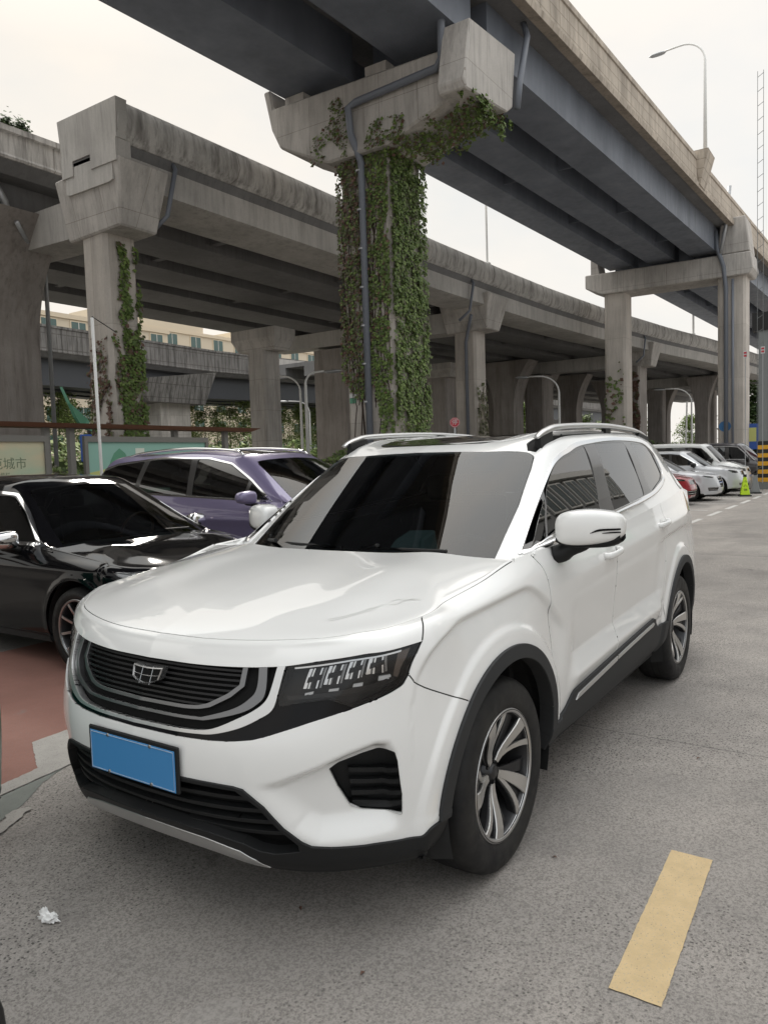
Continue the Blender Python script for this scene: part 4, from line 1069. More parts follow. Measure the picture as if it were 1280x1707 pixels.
def build_car(name,label,cat,loc,rz,P,group=None):
    root=empty(name,loc,rz,label,cat,group)
    us,uF,vs,A,H,U,ug,gv,fx,fz=tess_generic(P)
    F=soup(A,us,vs,1,sym_u0=True); FH=soup(H,uF,np.linspace(8,12,H.shape[1]),1,sym_u0=True); FU=soup(U,ug,gv,-1,sym_v0=True)
    both=lambda f:f+mir(f); paint=P['paint']; blk=MATS['black_plastic']; chrome=MATS['chrome']; near=P.get('near',False)
    side=lambda v:v[6]>.9
    r,ra,wb=P['r'],P['ra'],P['wb']
    trims=[]
    for cx in (0,-wb):
        pts=[(cx+ra*math.cos(a),r+.01+ra*math.sin(a)) for a in np.linspace(0,PI,30)]+[(cx-ra,-.2),(cx+ra,-.2)]
        hole,F=cut(F,pts,0,2,side)
        if P.get('arch'):
            q=[(cx+(ra+.045)*math.cos(a),r+.01+(ra+.045)*math.sin(a)) for a in np.linspace(0,PI,30)]+[(cx-ra-.045,-.2),(cx+ra+.045,-.2)]
            tr,F=cut(F,q,0,2,side); trims.append(tr)
    gl,F=cut(F,[(-.05,-.1),(-.05,P.get('lip',1.0)),(7,P.get('lip',1.0)),(7,-.1)]); fmesh('lower_trim',both(slab(gl,.004,.02,.003)),P.get('lower',blk),root)
    for t_ in trims: fmesh('wheel_arch_trim',both(slab(t_,.012,.03,.004)),MATS['cladding'],root)
    for nm,poly,m_,ax,dep in P.get('front',[]):
        a,F=cut(F,poly,ax[0],ax[1],(lambda v:v[6]<1.35) if ax!=(6,7) else None)
        if not a: continue
        if nm=='headlight':
            for q in ((lambda f:f),mir):
                h=fmesh('headlight',q(shift(a,-.035)),MATS['lamp_inner2'],root)
                ys=[v[1] for f in a for v in f]; zs=[v[2] for f in a for v in f]; y0,y1,z0,z1=min(ys),max(ys),min(zs),max(zs)
                for k in (.30,.66):
                    cy=y0+(y1-y0)*k; cz=(z0+z1)/2; rr=min((z1-z0)*.36,.06)
                    el=[(cy+rr*math.cos(t),cz+rr*math.sin(t)) for t in np.linspace(0,2*PI,16,endpoint=False)]
                    b,_=cut(a,el,1,2)
                    if b: fmesh('reflector',q(slab(shift(b,-.02),0,.012,.001)),MATS['lamp_chrome'],h)
                fmesh('lens',q(slab(a,0,.03,.001)),MATS['lens_glass'],h)
        elif dep>0:
            g=fmesh(nm,both(shift(a,-dep)+slab(a,0,dep,0)[len(a):]),m_,root)
            if nm in('grille','intake'):
                zs=[v[2] for f in a for v in f]; bars=[]
                n_=4 if nm=='grille' else 2
                for k in range(n_):
                    zz=min(zs)+(max(zs)-min(zs))*(k+.6)/n_; b,_=cut(a,[(-.02,zz-.006),(1,zz-.006),(1,zz+.006),(-.02,zz+.006)],1,2)
                    if b: bars+=slab(shift(b,-.012),0,.015,.001)
                fmesh('grille_bars',both(bars),P.get('bar',chrome),g)
        else:
            if nm in('fog_lamp','indicator'):
                for q in ((lambda f:f),mir): fmesh(nm,q(slab(a,-dep,.01,.001)),m_,root)
            else: fmesh(nm,both(slab(a,-dep,.01,.001)),m_,root)
    # shut lines, doors
    gaps=[]
    g,F=cut(F,[(-.1,7.92),(uF[-1],7.95),(uF[-1],8.1),(-.1,8.1)]); gaps+=g
    for ln in P.get('lines',[]):
        g,F=cut(F,ribbon(spl(ln,3),.006),0,2,side); gaps+=g
    if P.get('doors'):
        for nm,x0,x1 in P['doors']:
            d,F=cut(F,[(x0,P['sillz']),(x0,3),(x1,3),(x1,P['sillz'])],0,2,side)
            g,d=cut(d,ribbon([(x1,P['sillz']),(x1,3)],.007),0,2); gaps+=g
            for q in ((lambda f:f),mir):
                dd=fmesh(nm,q(slab(d,0,.012)),paint,root)
                hz=P['handle']; hy=float(np.interp(hz,[.3,1.2],[P['hw'],P['hw']]))
                sd=1 if q(d)[0][0][1]>0 else -1
                ys=[abs(v[1]) for f in d for v in f if abs(v[2]-hz)<.06]; hy=max(ys) if ys else P['hw']
                hb=MB(); hb.smooth=True; hx=x1+.16
                hb.tube(spl([(hx+.09,sd*(hy-.01),hz),(hx+.08,sd*(hy+.022),hz),(hx-.06,sd*(hy+.024),hz+.003),(hx-.09,sd*(hy-.01),hz+.004)],4),.012,8); hb.build('door_handle',P.get('handle_mat',paint),dd)
    fmesh('body_shell',both(slab(F,0,.012)),paint,root)
    fmesh('bonnet',both(slab(FH,0,.012)),paint,root)
    fmesh('panel_gap',both(shift(gaps,-.006)),MATS['deep_black'],root)
    # glass
    ws,FU=cut(FU,rpoly(P.get('ws',[(-.05,.02),(-.05,1.70),(.03,1.72),(.90,1.80),(.965,1.66),(.965,.9),(.975,.02)]),.03) if False else [(-.05,-.1),(-.05,1.68),(.04,1.72),(.86,1.80),(.95,1.72),(.955,1.0),(.965,-.1)])
    ws=fit_glass(ws,'w')
    fmesh('windscreen',both(slab(shift(ws,-.001),0,.004,.001)),P.get('wglass',MATS['windscreen_glass']),root)
    nT=U.shape[0]; tmax=ug[-1]
    rw,FU=cut(FU,[(tmax-.90,-.1),(tmax-.88,1.5),(tmax-.80,1.66),(tmax-.15,1.66),(tmax-.08,1.4),(tmax-.08,-.1)])
    fmesh('rear_window',both(slab(rw,0,.005)),MATS['roof_glass'],root)
    if P.get('sunroof'):
        a,b=P['sunroof']; sr,FU=cut(FU,[(a,-.1),(a,1.2),(a+.1,1.35),(b-.1,1.35),(b,1.2),(b,-.1)]); fmesh('sunroof',both(slab(sr,.001,.01)),MATS['roof_glass'],root)
    dlo,FU=cut(FU,rpoly(P['dlo'],.03,3),0,2,lambda v:v[7]>1.7)
    panes=[]
    for p in P['panes']:
        a,dlo=cut(dlo,rpoly(p,.03,3),0,2); panes.append(a)
    panes=fit_all(panes)
    chrm,dlo2=[],dlo
    ins_=inset(rpoly(P['dlo'],.03,3),.020); core,chrm=cut(dlo,ins_,0,2)
    for q in ((lambda f:f),mir):
        fmesh('window_trim',q(slab(chrm,.005,.01,.002)),P.get('trim',chrome),root); fmesh('window_pillar',q(slab(core,.001,.01,.001)),MATS['pillar_black'],root)
        for a in panes: fmesh('side_window',q(slab(shift(a,-.001),0,.004,.001)),MATS['side_glass'],root)
    fmesh('roof_shell',both(slab(FU,0,.012)),paint,root)
    # cowl
    c=MB(); c.smooth=True
    for sd in (1,-1):
        v=[];n=18
        for i in range(n+1):
            yy=P['hw']*.93*i/n; hy=min(yy/(P['hw']/.945),.8); x1=float(fx(cowl(hy))); z1=float(fz(hoodz(float(cowl(hy)),hy)))-.018
            v+=[(x1+.03,sd*yy,z1),(float(np.interp(yy,U[0][:,1],U[0][:,0]))-.02,sd*yy,float(np.interp(yy,U[0][:,1],U[0][:,2]))-.004)]
        c.add(v,[(2*i,2*i+1,2*i+3,2*i+2) for i in range(n)])
    c.build('cowl_panel',blk,root)
    u0=U[0]
    for sd in (1,-1):
        Hend=H[-1]; nn=6; idx=[int(np.argmin(np.abs(us-t))) for t in np.linspace(ST[NC],ST[NC]+.22,nn+1)]
        jb=np.linspace(len(u0)-1,int(np.argmin(np.abs(u0[:,1]-.74*P['hw']/.93))),7).astype(int)
        cA=[np.array(Hend[int(round(k/6*(len(Hend)-1)))]) for k in range(7)]; cB=[u0[j]+np.array([0,0,.003]) for j in jb]; cB[0]=A[idx[-1],-1]
        Gq=np.zeros((nn+1,7,3))
        for a in range(nn+1):
            t=a/nn; off=A[idx[a],-1]-(cA[0]*(1-t)+cB[0]*t)
            for b in range(7): Gq[a,b]=cA[b]*(1-t)+cB[b]*t+off*(1-b/6)
        fc=soup(Gq,np.arange(nn+1),np.arange(7),1); fmesh('wing_corner',fc if sd>0 else mir(fc),paint,root)
    # wheels
    W=dict(rubber=MATS['rubber'],groove=MATS['groove'],rim_edge=MATS['rim_silver'],rim_face=P.get('rim',MATS['rim_silver']),rim_dark=MATS['rim_dark'],brake=MATS['brake'])
    for x in (0,-wb):
        for sd in (1,-1): wheel(root,x,P['hw']*sd*.985,sd,W,r=r,rr=P['rr'],w=.21,spokes=P.get('spokes',7),style=P.get('wstyle','multi'),seed=.2)
    for cx in (0,-wb):
        for sd in (1,-1):
            wh=MB(); wh.lathe([(ra+.01,-.03),(ra+.01,-.42)],(cx,P['hw']*sd,r),'y',18,sd,a0=-.3,a1=PI+.3); wh.build('wheel_housing',MATS['liner'],root)
    ub=MB(); ub.box(-wb+ra+.02,-ra-.02,-P['hw']+.06,P['hw']-.06,.2,.3); ub.box(-wb-.8,.6,-.42,.42,.2,.5); ub.box(-wb-.6,-.3,-.7,.7,.5,.54); ub.build('underbody',MATS['liner'],root)
    # door mirrors
    for sd in (1,-1):
        mx,my,mz=P['mirror']; b=MB(); bm=bmesh.new(); bmesh.ops.create_cube(bm,size=1); bmesh.ops.subdivide_edges(bm,edges=bm.edges,cuts=3,use_grid_fill=True)
        for v in bm.verts:
            x,y,z=v.co*2; l=(abs(x)**3.5+abs(y)**3.5+abs(z)**3.5)**(1/3.5); x,y,z=x/l,y/l,z/l
            v.co=Vector((mx+max(x*.08,-.045)-.03*y,sd*(my+y*.115),mz+z*.075*(1-.15*y)))
        me=bpy.data.meshes.new('door_mirror'); bm.to_mesh(me); bm.free()
        if sd<0: me.flip_normals()
        me.polygons.foreach_set('use_smooth',[True]*len(me.polygons)); mo=link('door_mirror',me,P.get('mirror_mat',paint),root); md=mo.modifiers.new('s','SUBSURF'); md.levels=1;md.render_levels=1
        b.smooth=True; b.tube([(mx+.02,sd*(my-.2),mz-.11),(mx,sd*(my-.08),mz-.075),(mx,sd*my,mz-.06)],.026,8); b.build('mirror_arm',blk,mo)
        if near:
            b=MB(); b.box(mx-.052,mx-.046,min(sd*(my-.09),sd*(my+.09)),max(sd*(my-.09),sd*(my+.09)),mz-.055,mz+.055); b.build('mirror_glass',chrome,mo)
    if P.get('rails'):
        for sd in (1,-1):
            b=MB(); b.smooth=True; pts=[(x,sd*y,z) for x,y,z in P['rails']]; b.tube(spl(pts,5),.018,8); b.build('roof_rail',P.get('rail_mat',MATS['satin_silver']),root)
    # cabin
    hx=P['cabin']; ds=MB(); zc=P['G'][6][0][2]
    ds.hexa([(hx-.40,-.66,zc-.3),(hx-.02,-.66,zc-.3),(hx-.02,.66,zc-.3),(hx-.40,.66,zc-.3),(hx-.38,-.64,zc-.02),(hx-.10,-.64,zc-.01),(hx-.10,.64,zc-.01),(hx-.38,.64,zc-.02)]); ds.build('dashboard',MATS['interior'],root,bevel=.03,seg=2)
    zs=zc-.45
    for x in (hx-1.05,hx-1.9):
        for y in (-.36,.36):
            s_=MB(); s_.box(x-.2,x+.25,y-.22,y+.22,zs,zs+.14); s_.hexa([(x-.28,y-.2,zs+.1),(x-.15,y-.2,zs+.1),(x-.15,y+.2,zs+.1),(x-.28,y+.2,zs+.1),(x-.42,y-.18,zs+.68),(x-.33,y-.18,zs+.68),(x-.33,y+.18,zs+.68),(x-.42,y+.18,zs+.68)]); s_.box(x-.45,x-.36,y-.11,y+.11,zs+.69,zs+.82); s_.build('seat',MATS['interior'],root,bevel=.03,seg=2)
    sw=MB(); sw.smooth=True; c0=Vector((hx-.45,.36,zc+.02)); sw.tube([c0+Vector((.06*math.sin(a),.18*math.cos(a),.17*math.sin(a))) for a in np.linspace(0,2*PI,24)],.014,6,cap=False); sw.build('steering_wheel',P.get('swmat',MATS['interior']),root)
    if P.get('wipers'):
        for pts in P['wipers']:
            b=MB(); b.tube(pts,.009,6); b.build('wiper',blk,root)
    if P.get('plate'):
        x,z,m_=P['plate']; b=MB(); b.box(x,x+.012,-.22,.22,z-.07,z+.07); b.build('number_plate',m_,root,bevel=.003)
    return root
def build_cars():
    mat('black_paint',(.004,.004,.005),.06,0,.32); mat('purple_paint',(.22,.19,.315),.30,.30,.5,coat=1,coatr=.015)
    mat('red_paint',(.30,.012,.02),.22,0,.5,coat=1); mat('silver_white_paint',(.60,.61,.63),.3,.1,.5,coat=1); mat('dark_grey_paint',(.06,.055,.06),.3,.2,.5,coat=1)
    mat('lamp_inner2',(.30,.30,.30),.15,.8); mat('blue_plate',(.03,.10,.35),.4); mat('wood',(.16,.075,.035),.3,coat=.6); mat('green_paint',(.0,.10,.075),.3,0,.3)
    XM=lambda fo,wb,ro:([-3.89,-2.83,0,.96],[-wb-ro,-wb,0,fo])
    # --- black saloon ---------------------------------------------------------------------
    # the near side plane is 0.93 m from its centre line
    sed=dict(paint=MATS['black_paint'],near=True,res=1.0,xmap=([-3.89,-2.83,-.2,0,.96],[-4.05,-3.0,-.34,0,.86]),wb=3.0,hw=.94,zmap=([0,.25,.66,.985,1.06,1.165,1.28],[0,.19,.50,.79,.86,.965,1.0]),r=.335,ra=.385,rr=.245,waist=.80,lip=.6,
      G=GH((-.27,.955),(-1.08,1.452),[(-1.45,1.522),(-2.1,1.548),(-2.7,1.515)],(-3.10,1.44),(-3.60,1.05),.60,.885,(.955,1.02)),
      dlo=[(-.52,.975),(-.93,1.24),(-1.18,1.38),(-1.52,1.415),(-2.3,1.415),(-2.85,1.335),(-3.15,1.12),(-3.12,1.03),(-.62,.965)],
      panes=[[(-.60,.995),(-.95,1.225),(-1.20,1.355),(-1.58,1.388),(-1.74,1.385),(-1.72,1.00)],[(-1.82,1.01),(-1.83,1.36),(-2.3,1.365),(-2.68,1.31),(-2.78,1.06)],[(-2.86,1.07),(-2.80,1.28),(-3.08,1.12),(-3.05,1.06)]],
      doors=[('front_door',-.50,-1.78),('rear_door',-1.78,-2.85)],sillz=.33,handle=.86,handle_mat=MATS['chrome'],mirror=(-.78,1.03,1.02),mirror_mat=MATS['chrome'],cabin=-.42,wstyle='plain',spokes=10,rim=MATS['rim_silver'],swmat=MATS['wood'],sunroof=(1.35,2.9),
      front=[('headlight',[(.60,6.9),(.95,7.1),(1.08,6.8),(1.02,6.2),(.78,6.0),(.60,6.1)],None,(6,7),0),('grille',[(-.05,7.2),(.46,7.2),(.42,5.2),(-.05,5.1)],MATS['deep_black'],(6,7),.03),('intake',[(-.05,3.6),(.5,3.6),(.55,2.2),(-.05,2.2)],MATS['deep_black'],(6,7),.03)],
      wipers=[[(-.50,-.62,.985),(-.40,-.30,1.0),(-.36,.05,.998)],[(-.42,.02,.99),(-.38,.30,1.0),(-.42,.60,.99)]])
    b=build_car('saloon_car','shiny black saloon with chrome mirrors parked nose right beside the white SUV','car',(-1.79,-3.04,0),PI/2,sed)
    # papers on its dashboard, vents
    vt=MB(); vt.hexa([(-.02,-.60,.905),(.18,-.62,.885),(.18,-.50,.895),(-.02,-.47,.915),(-.02,-.60,.925),(.18,-.62,.905),(.18,-.50,.912),(-.02,-.47,.932)]); 
    # --- purple people carrier ------------------------------------------------------------------
    XP=([-3.89,-2.83,-.2,0,.96],[-3.93,-2.85,-.24,0,.92])
    pur=dict(paint=MATS['purple_paint'],near=True,res=1.0,xmap=XP,wb=2.85,hw=.93,zmap=([0,1.0,1.165,1.28],[0,.97,1.13,1.25]),r=.36,ra=.42,rr=.25,arch=True,waist=.93,lip=1.0,
      G=GH((-.22,1.12),(-1.02,1.660),[(-1.45,1.735),(-2.2,1.785),(-3.0,1.765)],(-3.82,1.725),(-4.0,1.28),.655,.895,(1.13,1.25)),
      dlo=[(-.60,1.145),(-.98,1.40),(-1.35,1.60),(-1.75,1.675),(-2.6,1.705),(-3.5,1.645),(-3.86,1.56),(-3.80,1.275),(-2.6,1.22),(-.70,1.14)],
      panes=[[(-.70,1.165),(-.97,1.36),(-1.02,1.175)],[(-1.07,1.175),(-1.02,1.39),(-1.38,1.58),(-1.76,1.652),(-1.95,1.66),(-1.93,1.215)],[(-2.02,1.22),(-2.06,1.665),(-2.65,1.675),(-2.85,1.665),(-2.98,1.265)],[(-3.06,1.27),(-2.96,1.66),(-3.5,1.618),(-3.78,1.54),(-3.74,1.305)]],
      doors=[('front_door',-.50,-1.96),('rear_door',-1.96,-3.02)],sillz=.45,handle=.99,mirror=(-.84,1.05,1.20),cabin=-.42,wstyle='multi',spokes=5,rails=[(-1.28,.60,1.69),(-1.45,.60,1.750),(-2.3,.595,1.800),(-3.2,.58,1.765),(-3.6,.565,1.69)],rail_mat=MATS['chrome'],sunroof=(1.25,3.1),
      front=[('headlight',[(.60,6.9),(.95,7.0),(1.08,6.7),(1.02,6.2),(.78,6.0),(.60,6.1)],None,(6,7),0),('grille',[(-.05,6.6),(.5,6.6),(.42,4.6),(-.05,4.5)],MATS['deep_black'],(6,7),.03)])
    build_car('people_carrier','metallic purple people carrier with chrome roof rails parked behind the black saloon','car',(-4.72,-3.10,0),PI/2,pur)
    # --- far row on the right ---------------------------------------------------------------------
    hd=lambda a,b,z0,z1:('headlight',[(a,z1-.4),(b,z1),(b+.06,z1-.8),(b-.1,z0),(a+.02,z0)],None,(6,7),0)
    base=dict(res=.62,near=False,wb=2.6,hw=.88,r=.31,ra=.36,rr=.20,handle=.82,sillz=.35,cabin=-.4,plate=(.80,.52,MATS['blue_plate']))
    red=dict(base,paint=MATS['red_paint'],xmap=([-3.89,-2.83,-.2,0,.96],[-3.5,-2.6,-.3,0,.86]),zmap=([0,.25,.66,.985,1.06,1.165,1.28],[0,.18,.50,.80,.86,.96,1.02]),lip=.8,
      G=GH((-.25,.955),(-1.0,1.41),[(-1.4,1.455),(-1.9,1.46),(-2.4,1.43)],(-2.7,1.38),(-3.2,1.05),.58,.83,(.955,1.02)),
      dlo=[(-.5,.975),(-.95,1.22),(-1.2,1.33),(-1.6,1.37),(-2.2,1.36),(-2.7,1.25),(-2.85,1.06),(-.6,.965)],panes=[[(-.62,.995),(-.97,1.20),(-1.2,1.30),(-1.5,1.34),(-1.48,1.0)],[(-1.56,1.0),(-1.58,1.34),(-2.2,1.33),(-2.62,1.22),(-2.72,1.07)]],
      doors=[('front_door',-.5,-1.52),('rear_door',-1.52,-2.5)],mirror=(-.68,.96,1.0),
      front=[hd(.60,1.0,5.9,6.9),('grille',[(-.05,6.4),(.45,6.4),(.40,5.0),(-.05,5.0)],MATS['deep_black'],(6,7),.03),('intake',[(-.05,3.4),(.62,3.4),(.55,2.0),(-.05,2.0)],MATS['deep_black'],(6,7),.03)])
    build_car('parked_car','dark red saloon with its nose showing past the rear of the white SUV','car',(-20.9,-3.50,0),PI/2,red,'cars parked nose out along the right lane')
    whs=dict(red,paint=MATS['silver_white_paint'],front=[hd(.60,1.02,6.0,7.0),('grille',[(-.05,6.6),(.40,6.6),(.30,3.4),(-.05,3.2)],MATS['deep_black'],(6,7),.03),('intake',[(.42,3.4),(.90,3.4),(.85,2.2),(.45,2.2)],MATS['deep_black'],(6,7),.03)])
    build_car('parked_car','low white saloon with a tall slatted grille next to the red saloon','car',(-23.3,-3.18,0),PI/2,whs,'cars parked nose out along the right lane')
    suv=dict(base,paint=MATS['silver_white_paint'],xmap=([-3.89,-2.83,-.2,0,.96],[-3.45,-2.6,-.3,0,.84]),zmap=([0,.25,.66,.985,1.06,1.165,1.28],[0,.26,.56,.90,.96,1.07,1.12]),r=.34,ra=.40,lip=1.5,lower=MATS['silver_white_paint'],
      G=GH((-.25,1.06),(-.95,1.56),[(-1.4,1.61),(-2.0,1.62),(-2.6,1.60)],(-3.15,1.53),(-3.42,1.15),.62,.83,(1.06,1.12)),
      dlo=[(-.5,1.08),(-.9,1.33),(-1.15,1.47),(-1.5,1.51),(-2.4,1.52),(-3.0,1.46),(-3.2,1.16),(-.6,1.07)],panes=[[(-.62,1.10),(-.93,1.32),(-1.17,1.44),(-1.45,1.48),(-1.43,1.10)],[(-1.52,1.10),(-1.54,1.48),(-2.25,1.49),(-2.35,1.12)],[(-2.44,1.13),(-2.36,1.48),(-2.95,1.43),(-3.08,1.17)]],
      doors=[('front_door',-.5,-1.48),('rear_door',-1.48,-2.4)],mirror=(-.68,.97,1.10),mirror_mat=MATS['black_plastic'],rails=[(-1.2,.56,1.60),(-1.35,.56,1.65),(-2.4,.56,1.655),(-2.7,.55,1.60)],rail_mat=MATS['black_plastic'],
      front=[hd(.58,1.0,5.7,7.0),('grille',[(-.05,6.6),(.42,6.6),(.40,5.2),(-.05,5.2)],MATS['deep_black'],(6,7),.03),('intake',[(-.05,2.8),(.6,2.8),(.55,1.8),(-.05,1.8)],MATS['deep_black'],(6,7),.03)],plate=(.80,.60,MATS['blue_plate']))
    build_car('parked_car','silvery white off-roader with round headlamps and black mirrors in front of the van','car',(-26.3,-2.95,0),PI/2,suv,'cars parked nose out along the right lane')
    van=dict(suv,paint=MATS['white_paint'],wb=2.7,xmap=([-3.89,-2.83,-.2,0,.96],[-3.75,-2.7,-.25,0,.72]),lower=MATS['white_paint'],zmap=([0,.25,.66,.985,1.06,1.165,1.28],[0,.26,.56,.92,1.0,1.16,1.20]),
      G=GH((-.12,1.14),(-.72,1.80),[(-1.1,1.88),(-1.9,1.92),(-2.9,1.92)],(-3.65,1.88),(-3.78,1.25),.70,.84,(1.15,1.20)),
      dlo=[(-.42,1.18),(-.70,1.52),(-.92,1.72),(-1.3,1.76),(-3.3,1.78),(-3.5,1.74),(-3.5,1.24),(-.5,1.17)],panes=[[(-.54,1.21),(-.74,1.50),(-.94,1.68),(-1.26,1.71),(-1.26,1.21)],[(-1.42,1.22),(-1.42,1.71),(-2.3,1.73),(-2.3,1.23)],[(-2.44,1.23),(-2.44,1.73),(-3.38,1.72),(-3.38,1.25)]],
      doors=[('front_door',-.42,-1.34),('sliding_door',-1.34,-2.38)],mirror=(-.55,1.0,1.22),rails=None,trim=MATS['white_paint'],front=[hd(.52,.98,5.4,6.8),('grille',[(-.05,6.4),(.36,6.4),(.34,5.4),(-.05,5.4)],MATS['deep_black'],(6,7),.03)],plate=(.70,.55,MATS['blue_plate']))
    van['G']=[[p for p in r_] for r_ in van['G']]
    build_car('van','white minibus with black door mirror parked behind the off-roader','van',(-29.5,-3.10,0),PI/2,van,'cars parked nose out along the right lane')
    drk=dict(van,paint=MATS['dark_grey_paint'],lower=MATS['dark_grey_paint'],trim=MATS['satin_silver'],front=[hd(.52,.98,5.4,6.8)])
    build_car('van','dark grey boxy van farthest along the row beside the concrete column','van',(-33.0,-2.35,0),PI/2,drk,'cars parked nose out along the right lane')
    # --- slice of a green car and a motor tyre at the picture edge -----------------------------------
    grn=dict(base,paint=MATS['green_paint'],near=True,res=.8,xmap=([-3.89,-2.83,-.2,0,.96],[-3.5,-2.6,-.3,0,.86]),zmap=([0,.25,.66,.985,1.06,1.165,1.28],[0,.18,.50,.80,.86,.96,1.02]),lip=.8,
      G=red['G'],dlo=red['dlo'],panes=red['panes'],doors=red['doors'],mirror=(-.68,.96,1.0),front=red['front'],plate=None)
    build_car('hatchback','dark green car whose rounded corner just enters the left picture edge','car',GREEN_LOC,PI/2,grn)
GREEN_LOC=(1.685,-1.47,0)
# =============================================================== setting
def concrete(name,base,dark,streak=.5,panel=None,rough=.85,warm=(1,1,1),green=0):
    m=mat(name,base,rough,0,.3); n=NT(m)
    v=n.coord((1,1,1),'World'); vs_=n.coord((1,1,.10),'World')
    a=n.noise(v,.55,6,.6); b=n.noise(vs_,3.2,5,.65); c=n.noise(vs_,11,4,.6); d=n.noise(v,26,4,.7)
    c1=n.mix(n.ramp(a,[(.32,0),(.68,1)]),tuple(x*.80 for x in base),tuple(x*1.10 for x in base))
    st=n.math('MULTIPLY',n.ramp(b,[(.46,0),(.66,1)]),streak)
    c2=n.mix(st,c1,dark)
    st2=n.math('MULTIPLY',n.ramp(c,[(.52,0),(.72,1)]),streak*.7)
    c3=n.mix(st2,c2,tuple(x*.6 for x in dark))
    c4=n.mix(n.math('MULTIPLY',n.ramp(d,[(.3,1),(.6,0)]),.22),c3,tuple(x*.55 for x in base))
    if panel:
        x=n.n('ShaderNodeTexBrick'); x.offset=0; x.inputs['Scale'].default_value=1; x.inputs['Mortar Size'].default_value=panel[2]; x.inputs['Brick Width'].default_value=panel[0]; x.inputs['Row Height'].default_value=panel[1]
        x.inputs['Color1'].default_value=(1,1,1,1);x.inputs['Color2'].default_value=(.90,.90,.90,1);x.inputs['Mortar'].default_value=(.62,.60,.58,1)
        g=n.n('ShaderNodeNewGeometry'); s=n.n('ShaderNodeSeparateXYZ'); n.l(g.outputs['Position'],s.inputs[0]); q=n.n('ShaderNodeCombineXYZ'); n.l(n.math('ADD',s.outputs['X'],s.outputs['Y']),q.inputs['X']); n.l(s.outputs['Z'],q.inputs['Y']); n.l(q.outputs[0],x.inputs['Vector'])
        c4=n.mix(1,c4,x.outputs['Color'],'MULTIPLY')
    n.col(c4); n.bump(n.math('ADD',d,n.math('MULTIPLY',b,.6)),.25,.01); return m
def world_mats():
    concrete('conc_pier',(.56,.515,.465),(.36,.325,.295),.40,(1.6,2.6,.006)); concrete('conc_cap',(.54,.51,.475),(.29,.27,.25),.6,(1.1,1.3,.008))
    concrete('conc_lower',(.50,.48,.45),(.28,.265,.25),.5); concrete('conc_parapet',(.55,.53,.50),(.14,.13,.12),.75,(5.2,9,.02))
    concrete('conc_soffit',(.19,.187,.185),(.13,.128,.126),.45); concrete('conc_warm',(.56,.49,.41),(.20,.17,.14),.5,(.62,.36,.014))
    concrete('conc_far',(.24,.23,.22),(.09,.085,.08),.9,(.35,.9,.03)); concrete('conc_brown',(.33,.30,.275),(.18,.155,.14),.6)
    m=mat('steel_paint',(.16,.165,.185),.5,.0,.4); n=NT(m); v=n.coord((1,1,.3),'World'); n.col(n.mix(n.ramp(n.noise(v,.9,6,.6),[(.35,0),(.7,1)]),(.135,.15,.18),(.20,.22,.26))); n.rough(n.ramp(n.noise(v,4),[(.3,.4),(.7,.6)]))
    m=mat('steel_dark',(.075,.08,.09),.55,.0,.4)
    mat('pipe_grey',(.16,.175,.205),.5); mat('galv',(.42,.43,.44),.45,.6); mat('joint',(.09,.085,.08),.9); mat('mast_grey',(.16,.17,.17),.5); mat('white_pole',(.75,.75,.73),.5); mat('dark_metal',(.03,.03,.03),.5,.5)
    # ground
    m=mat('pavement',(.2,.19,.18),.9,0,.25); n=NT(m); v=n.coord((1,1,1),'World')
    big=n.noise(v,.22,6,.6); mid=n.noise(v,1.7,6,.65); fine=n.noise(v,95,4,.85); grit=n.vor(v,95); st=n.vor(v,58); big2=n.noise(v,.9,4,.6)
    c=n.mix(n.ramp(big,[(.35,0),(.65,1)]),(.31,.287,.264),(.435,.402,.368))
    c=n.mix(n.math('MULTIPLY',n.ramp(mid,[(.35,1),(.62,0)]),.35),c,(.15,.145,.14))
    c=n.mix(n.math('MULTIPLY',n.ramp(fine,[(.42,1),(.54,0)]),.62),c,(.13,.12,.112))
    c=n.mix(n.math('MULTIPLY',n.ramp(fine,[(.56,0),(.72,1)]),.40),c,(.40,.37,.34))
    # dark stones showing in the worn surface, in patches
    dens=n.ramp(n.noise(v,.55,4,.6),[(.42,0),(.60,1)])
    stone=n.math('MULTIPLY',n.ramp(st,[(.22,1),(.28,0)]),dens)
    blot=n.ramp(n.noise(v,.75,7,.7,.6),[(.50,0),(.66,1)]); c=n.mix(n.math('MULTIPLY',blot,.38),c,(.14,.13,.125)); oil=n.ramp(n.noise(v,2.6,5,.6),[(.66,0),(.74,1)]); c=n.mix(n.math('MULTIPLY',oil,.45),c,(.10,.095,.09))
    stone2=n.math('MULTIPLY',n.ramp(n.vor(v,44),[(.15,1),(.20,0)]),n.ramp(big2,[(.45,0),(.6,1)]))
    c=n.mix(n.math('MULTIPLY',stone,.85),c,(.045,.042,.04)); c=n.mix(n.math('MULTIPLY',stone2,.8),c,(.06,.055,.052))
    c=n.mix(n.math('MULTIPLY',n.ramp(n.vor(v,120),[(.07,1),(.11,0)]),n.ramp(n.noise(v,9),[(.58,0),(.62,1)])),c,(.55,.52,.48))
    n.col(c); n.rough(n.ramp(mid,[(.3,.78),(.7,.95)])); n.bump(n.math('SUBTRACT',fine,n.math('MULTIPLY',stone,.8)),.45,.004)
    m=mat('road',(.2,.19,.18),.9,0,.25); n=NT(m); v=n.coord((1,1,1),'World'); f=n.noise(v,60,4,.75)
    c=n.mix(n.ramp(n.noise(v,.35,6,.6),[(.35,0),(.65,1)]),(.30,.28,.26),(.40,.372,.345)); c=n.mix(n.math('MULTIPLY',n.ramp(f,[(.40,1),(.6,0)]),.45),c,(.11,.105,.10)); n.col(c); n.bump(f,.4,.004)
